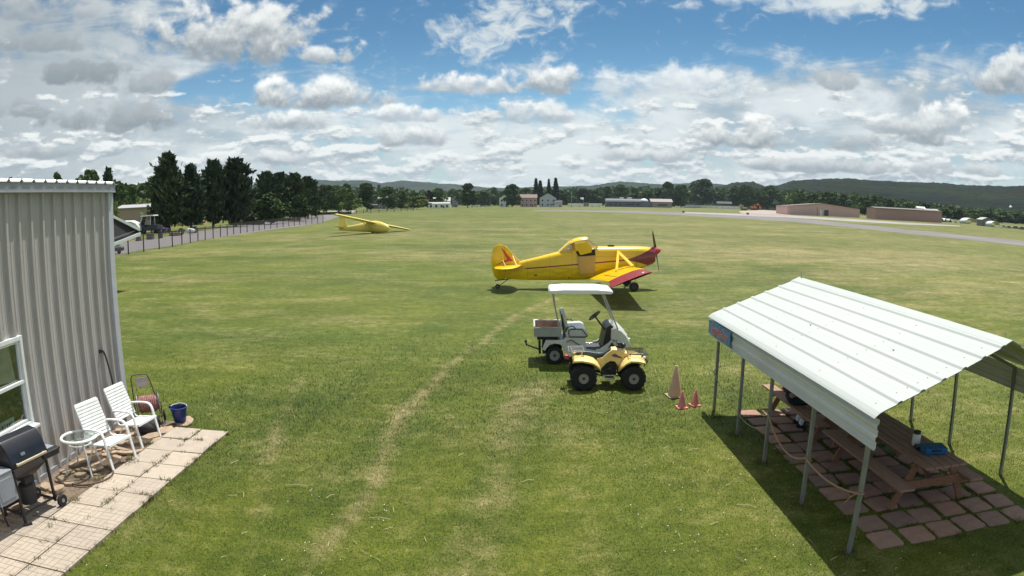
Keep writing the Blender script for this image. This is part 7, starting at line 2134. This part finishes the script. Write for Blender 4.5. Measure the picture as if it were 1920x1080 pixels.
# ================================================================ buildings
wn = mat('window_dark', (0.045, 0.05, 0.06), 0.15)
def house(name, label, cat, u0, u1, v_ridge, v_eave, v_base, wall, roof, axis='x', depth=None, wins=0, rows=1, group=None, dist=None, over=0.35, door=True, trim=None):
    "gabled building seen square-on: axis x = ridge runs across the view, y = gable faces the view"
    p = at((u0 + u1) / 2, v_base) if dist is None else far((u0 + u1) / 2, 380, dist)
    y = p.y
    w = pxw(u0, u1, y)
    he = far((u0 + u1) / 2, v_eave, y).z; hr = far((u0 + u1) / 2, v_ridge, y).z
    d = depth or w * 0.8
    t = thing(name, label, cat, (p.x, y, 0), -math.atan2(p.x, p.y) * 0.6, group)
    b = MB()
    if axis == 'x':
        b.prism([(0, 0), (0, he), (d / 2, hr), (d, he), (d, 0)], -w / 2, w / 2, 'x')
        b.build('wall', wall, t)
        b = MB()
        for s in (0, 1):
            ya, yb = (-over, d / 2) if s == 0 else (d + over, d / 2)
            sl_ = (hr - he) / (d / 2)
            quadslab(b, [(-w / 2 - over, ya, he - over * sl_ + .06), (w / 2 + over, ya, he - over * sl_ + .06), (w / 2 + over, yb, hr + .06), (-w / 2 - over, yb, hr + .06)], .18 if s == 0 else -.18)
        b.build('roof', roof, t)
    else:
        b.prism([(-w / 2, 0), (-w / 2, he), (0, hr), (w / 2, he), (w / 2, 0)], 0, d, 'y')
        b.build('wall', wall, t)
        b = MB()
        for s in (-1, 1):
            sl_ = (hr - he) / (w / 2)
            quadslab(b, [(s * (w / 2 + over), -over, he - over * sl_ + .06), (s * (w / 2 + over), d + over, he - over * sl_ + .06), (0, d + over, hr + .06), (0, -over, hr + .06)], .18 * -s)
        b.build('roof', roof, t)
    for r in range(rows):
        for k in range(wins):
            x = -w / 2 + w * (k + 0.5) / wins
            zc_ = he * (r + 0.5) / rows * 0.95
            ww_ = min(w / wins * 0.38, 1.6); wh_ = min(he / rows * 0.5, 2.0)
            b = MB(); b.box((x, -.03, zc_), (ww_ * 1.25, .08, wh_ * 1.2)); f = b.build('window', trim or M_['white'], t)
            b = MB(); b.box((x, -.08, zc_), (ww_, .05, wh_)); b.build('pane', wn, f)
    if door:
        b = MB(); b.box((w * .22, -.04, 1.05), (1.1, .1, 2.1)); b.build('door', wn, t)
    return t
tanw = mat('tan_siding', (0.40, 0.31, 0.24), 0.8, var=0.06); greyr = mat('grey_shed_roof', (0.36, 0.36, 0.37), 0.6, var=0.08)
house('shed', 'long tan shed with a grey roof left of the tallest pine', 'shed', 224, 300, 384, 390, 436, tanw, greyr, 'x', 14, 0, dist=142, door=False)
house('shed', 'yellow sided shed behind the pine trunks', 'shed', 334, 378, 399, 404, 428, mat('yellow_siding', (0.50, 0.38, 0.18), 0.8, var=0.1), mat('dark_roof', (0.05, 0.05, 0.05), 0.8), 'x', 8, 3, dist=160)
whs = mat('white_siding', (0.82, 0.83, 0.80), 0.7, var=0.05); whg = mat('grey_white_roof', (0.40, 0.40, 0.40), 0.7, var=0.08); dkr = mat('dark_shingle', (0.075, 0.07, 0.075), 0.85, var=0.1); metal_w = mat('bright_tin_roof', (0.80, 0.81, 0.82), 0.3, 0.1); gwall = mat('grey_wall', (0.20, 0.19, 0.21), 0.8); blg = mat('blue_grey_siding', (0.48, 0.52, 0.56), 0.8); pkw = mat('pink_siding', (0.52, 0.33, 0.30), 0.8, var=0.06); brn = mat('brown_wall', (0.15, 0.11, 0.09), 0.85)
house('farmhouse', 'narrow grey house with a bright tin roof among the trees', 'house', 709, 726, 369.5, 377.5, 391.5, gwall, metal_w, 'x', 10, 2, 2)
house('shed', 'long dark open shed left of the bright tin roof house', 'shed', 690, 709, 383, 385, 391.5, brn, dkr, 'x', 8, 0, door=False)
house('shed', 'brown shed right of the white canopy tent', 'shed', 749, 758, 379, 383.5, 391, brn, dkr, 'y', 8, 1)
house('shed', 'low brown shed next to the wide light green tree', 'shed', 758, 776, 384, 386, 391, brn, whg, 'x', 8, 0, door=False)
def canopy_tent(label, u0, u1, vt, ve, vb, group=None):
    p = at((u0 + u1) / 2, vb); w = pxw(u0, u1, p.y); he = far((u0 + u1) / 2, ve, p.y).z; ht = far((u0 + u1) / 2, vt, p.y).z
    t = thing('canopy_tent', label, 'tent', p, 0, group)
    b = MB(); n = 8; secs = []
    for y_ in (0, w * .35, w * .7):
        secs.append([(w / 2 * math.cos(PI * k / n), y_, he + (ht - he) * math.sin(PI * k / n)) for k in range(n + 1)])
    b.loft(secs, closed=False, cap=False); b.build('canopy', metal_w, t, solid=.05)
    b = MB(); b.box((0, w * .7, he / 2), (w * .96, .06, he)); b.build('back_wall', whs, t)
    for s in (-1, 1):
        for y_ in (.05, w * .66):
            b = MB(); b.cyl((s * w * .47, y_, 0), (s * w * .47, y_, he), .08, n=6); b.build('post', M_['steel'], t)
    return t
canopy_tent('white canopy tent beside the narrow grey house', 733, 747, 382, 385.5, 391)
house('farmhouse', 'white two storey farmhouse with a pale roof at the field edge', 'house', 812, 844, 370.5, 377, 389, whs, whg, 'x', 14, 3, 2)
house('farm_annexe', 'white single storey front wing of the farmhouse', 'house', 803, 843, 379.5, 382, 390.5, whs, whg, 'x', 8, 4, 1)
house('house', 'dark house with white trim half hidden behind the large dark maple', 'house', 847, 858, 366.5, 371, 386, gwall, dkr, 'y', 14, 2, 2, dist=650)
house('house', 'white house with a dark porch left of the dome shaped maple', 'house', 936, 955, 365, 371.5, 386, whs, dkr, 'y', 16, 2, 2, dist=655)
house('house', 'pink house with a hipped roof right of the dome shaped maple', 'house', 976, 1007, 364.5, 371, 387, pkw, mat('brown_shingle', (0.20, 0.15, 0.14), 0.85), 'x', 16, 4, 2, dist=650)
house('house', 'grey gabled house right of the pink house', 'house', 1012, 1043, 362, 371, 386.5, blg, mat('grey_shingle', (0.24, 0.25, 0.27), 0.85), 'y', 20, 3, 2, dist=655)
house('garage', 'low grey lean-to garage beside the grey gabled house', 'garage', 1040, 1054, 376, 380, 387, blg, dkr, 'x', 8, 0, dist=650)
def vehicle(label, u, vb, w_px, m, group='vehicles along the far field edge', H_=1.6, rz=0.0, van=False):
    p = at(u, vb); w = pxw(u - w_px / 2, u + w_px / 2, p.y); k = w / 4.6
    t = car(label, p, rz, m, 4.6, 1.85, H_, group=group, van=van); t.scale = (k,) * 3
    return t
carw = mat('car_white', (0.62, 0.63, 0.65), 0.3, coat=0.4); carb = mat('car_blue_grey', (0.25, 0.28, 0.36), 0.3, coat=0.4); card = mat('car_dark', (0.05, 0.05, 0.06), 0.3, coat=0.4)
vehicle('white van low beside the large dark maple', 890, 388, 15, carw); vehicle('blue grey van right of the white van', 906, 388, 13, carb, H_=2.4, van=True); vehicle('pale car right of the blue grey van', 917, 388, 9, carw); vehicle('white pickup in front of the grey gabled house', 1037, 388.3, 15, carw); vehicle('white car by the pink house corner', 1005.5, 387.5, 6, carw); vehicle('dark car near the bright tin roof house', 721, 391.8, 8, card); vehicle('pale car parked left of the white canopy tent', 729, 391.5, 8, carb); vehicle('pale car beside the low brown shed', 771, 391, 9, carw)
def trailer(label, u0, u1, vt, vb, m=whs):
    p = at((u0 + u1) / 2, vb); w = pxw(u0, u1, p.y); h = far(u0, vt, p.y).z
    t = thing('trailer', label, 'trailer', p, -math.atan2(p.x, p.y))
    b = MB(); b.box((0, 1.5, h * .58), (w, 3, h * .84)); b.build('body', m, t, bevel=.1)
    for k in (-.25, .25): wheel(t, w * k, .1, .5, .5, .3, .25, hub=False)
    return t
trailer('long white trailer left of the terminal building', 1065, 1094, 381.3, 388); trailer('white trailer touching the left end of the terminal', 1104, 1129, 381.3, 388); trailer('short grey container between the two white trailers', 1094.5, 1103.5, 380, 388, mat('grey_container', (0.25, 0.22, 0.25), 0.7))
p = at(1071.5, 388); t = thing('mast', 'tall thin pale mast standing over the white trailer', 'mast', p)
b = MB(); b.cyl((0, 0, 0), (0, 0, far(1071.5, 357, p.y).z), .28, .14, 8); b.build('pole', mat('pale_mast', (0.42, 0.43, 0.42), 0.6), t)
b = MB(); b.box((0, 0, .3), (1.6, 1.6, .6)); b.build('base', M_['steel'], t)
# terminal
p = at(1165, 388); y = p.y
tm = thing('terminal', 'long low blue grey terminal with rooftop units and a white dome', 'terminal building', (p.x, y, 0), -math.atan2(p.x, p.y) * .5)
def tx(u): return far(u, 385, y).x - p.x
def tz(v): return far(1165, v, y).z
slate = mat('slate_wall', (0.15, 0.16, 0.20), 0.8, var=0.12, vs=.1)
b = MB(); b.box(((tx(1137) + tx(1201)) / 2, 15, tz(376) / 2), (tx(1201) - tx(1137), 30, tz(376))); b.build('wall', slate, tm)
b = MB(); b.prism([(0, tz(377.5)), (-1.5, tz(377.8)), (8, tz(372.5)), (26, tz(372.5)), (31, tz(377.5))], tx(1136), tx(1202), 'x'); b.build('roof', mat('slate_roof', (0.12, 0.125, 0.15), 0.7), tm)
b = MB(); b.prism([(0, 0), (0, tz(377)), (10, tz(372.5)), (20, tz(376)), (20, 0)], tx(1222), tx(1258), 'x'); b.build('wall', mat('brown_grey_wall', (0.36, 0.29, 0.27), 0.8), tm)
b = MB(); b.prism([(-1, tz(377.8)), (10, tz(372.0)), (21, tz(376.4)), (21, tz(375.8)), (10, tz(371.5)), (-1, tz(377.2))], tx(1219), tx(1260), 'x'); b.build('roof', mat('taupe_roof', (0.27, 0.235, 0.24), 0.7), tm)
b = MB(); b.box(((tx(1201) + tx(1221)) / 2, 8, tz(377) / 2), (tx(1221) - tx(1201), 18, tz(377))); b.build('wall', slate, tm)
b = MB(); cx = tx(1208); rr_d = (tx(1216) - tx(1200)) / 2; b.ball((cx, 8, tz(376)), (rr_d, rr_d, tz(371.5) - tz(376)), 16, 8); b.build('dome', metal_w, tm)
for u0, u1 in ((1163.5, 1171), (1178, 1186)):
    b = MB(); b.box(((tx(u0) + tx(u1)) / 2, 14, tz(372)), (tx(u1) - tx(u0), 5, tz(369.5) - tz(374))); b.build('roof_unit', whs, tm, bevel=.2)
for u0, u1 in ((1142, 1148), (1152, 1158), (1160, 1166), (1172, 1190), (1192, 1199), (1206, 1214), (1232, 1250)):
    b = MB(); b.box(((tx(u0) + tx(u1)) / 2, -.15, tz(383)), (tx(u1) - tx(u0), .3, 2.0)); f = b.build('window', M_['steel'], tm); b = MB(); b.box(((tx(u0) + tx(u1)) / 2, -.35, tz(383)), (tx(u1) - tx(u0) - .4, .2, 1.6)); b.build('pane', wn, f)
p = at(1092, 388.5)
t = thing('windsock', 'small dark and white windsock on a pole before the terminal', 'windsock', at(1094, 388))
b = MB(); b.cyl((0, 0, 0), (0, 0, far(1094, 372, t.location.y).z), .2, n=6); b.build('pole', M_['steel'], t); b = MB(); zz = far(1094, 373, t.location.y).z; b.cyl((0, 0, zz), (-3.5, 0, zz + .6), 1.4, .6, 10); b.build('sock', whs, t)
# white fence / long low white trailer row
p0, p1 = at(1266, 388.5), at(1388, 392.5)
t = thing('white_fence', 'long white panel fence along the far field edge below the biggest tree', 'fence', p0)
d_ = p1 - p0; hh = far(1300, 384.5, p0.y).z
b = MB(); b.bar((0, 0, hh / 2), d_ + Vector((0, 0, hh / 2)), .3, hh); b.build('panel', mat('white_panel', (0.85, 0.85, 0.84), 0.7, var=.1, vs=.05), t)
for k in range(13):
    b = MB(); b.box(d_ * (k / 12) + Vector((0, -.3, hh * .52)), (.5, .4, hh * 1.05)); b.build('post', mat('fence_post_white', (0.5, 0.5, 0.5), 0.7), t)
vehicle('white box van behind the long white fence', 1340, 388.5, 20, carw, H_=2.2, van=True)
house('house', 'dark roofed house behind the right end of the long white fence', 'house', 1345, 1372, 378, 382, 388, brn, dkr, 'x', 14, 2, 1, dist=960)
# digging machines
def digger(label, u, vb, w_px, m, flip=1):
    p = at(u, vb); w = pxw(u - w_px / 2, u + w_px / 2, p.y); k = w / 6.0
    t = thing('excavator', label, 'excavator', p, 0 if flip > 0 else PI, 'digging machines on the apron'); t.scale = (k,) * 3
    for s in (-1, 1):
        b = MB(); b.prism([(-1.6, .25), (-1.3, 0), (1.3, 0), (1.6, .25), (1.6, .6), (1.3, .8), (-1.3, .8), (-1.6, .6)], s * 1.0 - .3, s * 1.0 + .3, 'y'); b.build('track', M_['black'], t)
    b = MB(); b.box((-.3, 0, 1.35), (2.6, 2.2, .9)); b.build('body', m, t, bevel=.1)
    b = MB(); b.box((.5, -.6, 2.3), (1.1, .95, 1.2)); cb2 = b.build('cab', m, t, bevel=.08); b = MB(); b.box((.55, -.62, 2.4), (1.14, .99, .7)); b.build('window', wn, cb2)
    b = MB(); b.bar((1.0, .3, 1.6), (2.3, .3, 3.4), .4, .5); b.bar((2.3, .3, 3.4), (3.6, .3, 1.8), .32, .4); b.prism([(3.3, 1.9), (3.9, 1.6), (3.7, .9), (3.0, 1.1)], -.1, .7, 'y'); b.build('arm', m, t)
    return t
mo_ = mat('machine_orange', (0.60, 0.20, 0.08), 0.6, var=.15); mt_ = mat('machine_tan', (0.62, 0.45, 0.24), 0.6, var=.15)
digger('tan digging machine at the left of the earth apron', 1395, 394, 17, mt_, -1); digger('orange red digging machine at the right of the earth apron', 1414, 394, 20, mo_, 1)
# pink hangars and the far village
pink = mat('pink_steel', (0.68, 0.45, 0.415), 0.75, var=.05, vs=.08); pink2 = mat('brown_pink_steel', (0.46, 0.28, 0.25), 0.8, var=.08, vs=.08); pkr = mat('dull_roof', (0.15, 0.14, 0.135), 0.7)
t = house('big_hangar', 'large pink steel hangar with a low gable beyond the runway', 'hangar', 1483, 1606, 381.3, 388.5, 405, pink, pkr, 'y', 60, 0, over=.5, door=False)
wy = t.location.y
def hx(u): return far(u, 395, wy).x - t.location.x
b = MB(); b.box((hx(1540), -.1, far(1540, 401, wy).z * .5 + .6), (hx(1542) - hx(1538), .25, 4.6)); b.build('door', M_['white'], t)
b = MB(); b.box((hx(1549), -.1, 2.0), (hx(1553) - hx(1546), .25, 3.4)); b.build('door', wn, t)
b = MB(); b.box((hx(1533.5), -.06, far(1533, 392, wy).z * .5), (.35, .15, far(1533, 386, wy).z)); b.build('joint_strip', mat('olive_strip', (0.20, 0.18, 0.10), 0.8), t)
b = MB()
for u in (1492, 1502, 1512, 1522): b.box((hx(u), -.05, far(u, 394, wy).z * .5 + 1), (hx(u + 4.5) - hx(u - 4.5), .08, far(u, 388, wy).z * .62))
b.build('door_leaf', mat('pink_leaf', (0.60, 0.43, 0.40), 0.75), t)
house('flat_hangar', 'flat brown steel hangar right of the pink hangar', 'hangar', 1652, 1757, 391.2, 393.5, 414.5, pink2, pkr, 'x', 30, 0, over=.5, door=False)
p = at(1480.5, 402); t = thing('satellite_dish', 'white round dish at the left corner of the pink hangar', 'dish', p)
rr_d = pxw(1477, 1484.5, p.y) / 2; zc_ = far(1480, 391.5, p.y).z; b = MB(); b.ball((0, 0, zc_), (rr_d, rr_d * .5, rr_d), 16, 10); b.build('dish', whs, t); b = MB(); b.cyl((0, 0, 0), (0, 0, zc_), rr_d * .25, n=8); b.build('mount', M_['steel'], t)
canopy_tent('big white tent roof in the far village', 1811, 1832, 409, 417, 420.5); canopy_tent('small white tent roof nearer the right edge', 1858, 1875, 415, 422, 426)
house('house', 'white house with a small gable left of the big white tent', 'house', 1770, 1776, 409.5, 412, 416.5, whs, whs, 'y', 8, 1)
house('house', 'pale grey house beside the small gabled white house', 'house', 1776, 1784, 411, 413.5, 417, blg, whg, 'x', 8, 1)
house('house', 'grey house between the two white tents', 'house', 1845, 1858, 408, 412, 422, mat('taupe_wall', (0.20, 0.19, 0.18), 0.8), whg, 'y', 12, 1, dist=275)
house('shed', 'low dark shed by the flat brown hangar end', 'shed', 1757, 1770, 411, 413, 416, gwall, whg, 'x', 6, 0)
house('house', 'pale roofed house above the flat brown hangar end', 'house', 1722, 1734, 388, 391, 400, blg, metal_w, 'x', 8, 1, dist=380); house('house', 'grey roofed house at the right end of the flat brown hangar', 'house', 1738, 1758, 392.5, 396, 405, gwall, whg, 'x', 8, 2, dist=370)
VG = 'cars parked in the far village'
for lb, u, vb, w, m in (('white car left of the big white tent', 1792, 418.5, 7, carw), ('white car between the tents', 1841, 423, 7, carw), ('grey car between the tents', 1851, 424.5, 10, carb), ('pale car right of the small white tent', 1882, 427.5, 9, carw), ('grey car right of the pale car', 1892, 428.5, 9, carb), ('dark car near the right edge', 1905, 429.5, 10, card), ('dark car cut by the right edge', 1917, 431, 10, card)):
    vehicle(lb, u, vb, w, m, VG)
p = far(1895, 380, 900); t = thing('steeple', 'white church steeple among the trees on the dark hill', 'steeple', (p.x, p.y, 0))
w = pxw(1892, 1899, 900); z0, z1, z2 = far(1895, 402, 900).z, far(1895, 391, 900).z, far(1895, 384, 900).z
b = MB(); b.box((0, 0, z1 / 2 - 4), (w, w, z1 + 8)); b.build('tower', whs, t); b = MB(); b.cyl((0, 0, z1), (0, 0, z2), w * .7, .1, 4); b.build('spire', whs, t)
for lb, u, v in (('small orange marker box by the runway left of the diggers', 1281.5, 399.5), ('small dark orange marker box by the runway below the diggers', 1402, 403)):
    p = at(u, v); k = pxw(u - 2.2, u + 2.2, p.y); t = thing('runway_marker', lb, 'marker', p)
    b = MB(); b.box((0, 0, k * .55), (k, .4, k * .75)); b.build('panel', mat('marker_orange', (0.22, 0.13, 0.03), 0.7), t, bevel=.03)
    for q_ in (-.3, .3):
        b = MB(); b.cyl((k * q_, 0, 0), (k * q_, 0, k * .5), .08, n=6); b.build('leg', M_['black'], t)
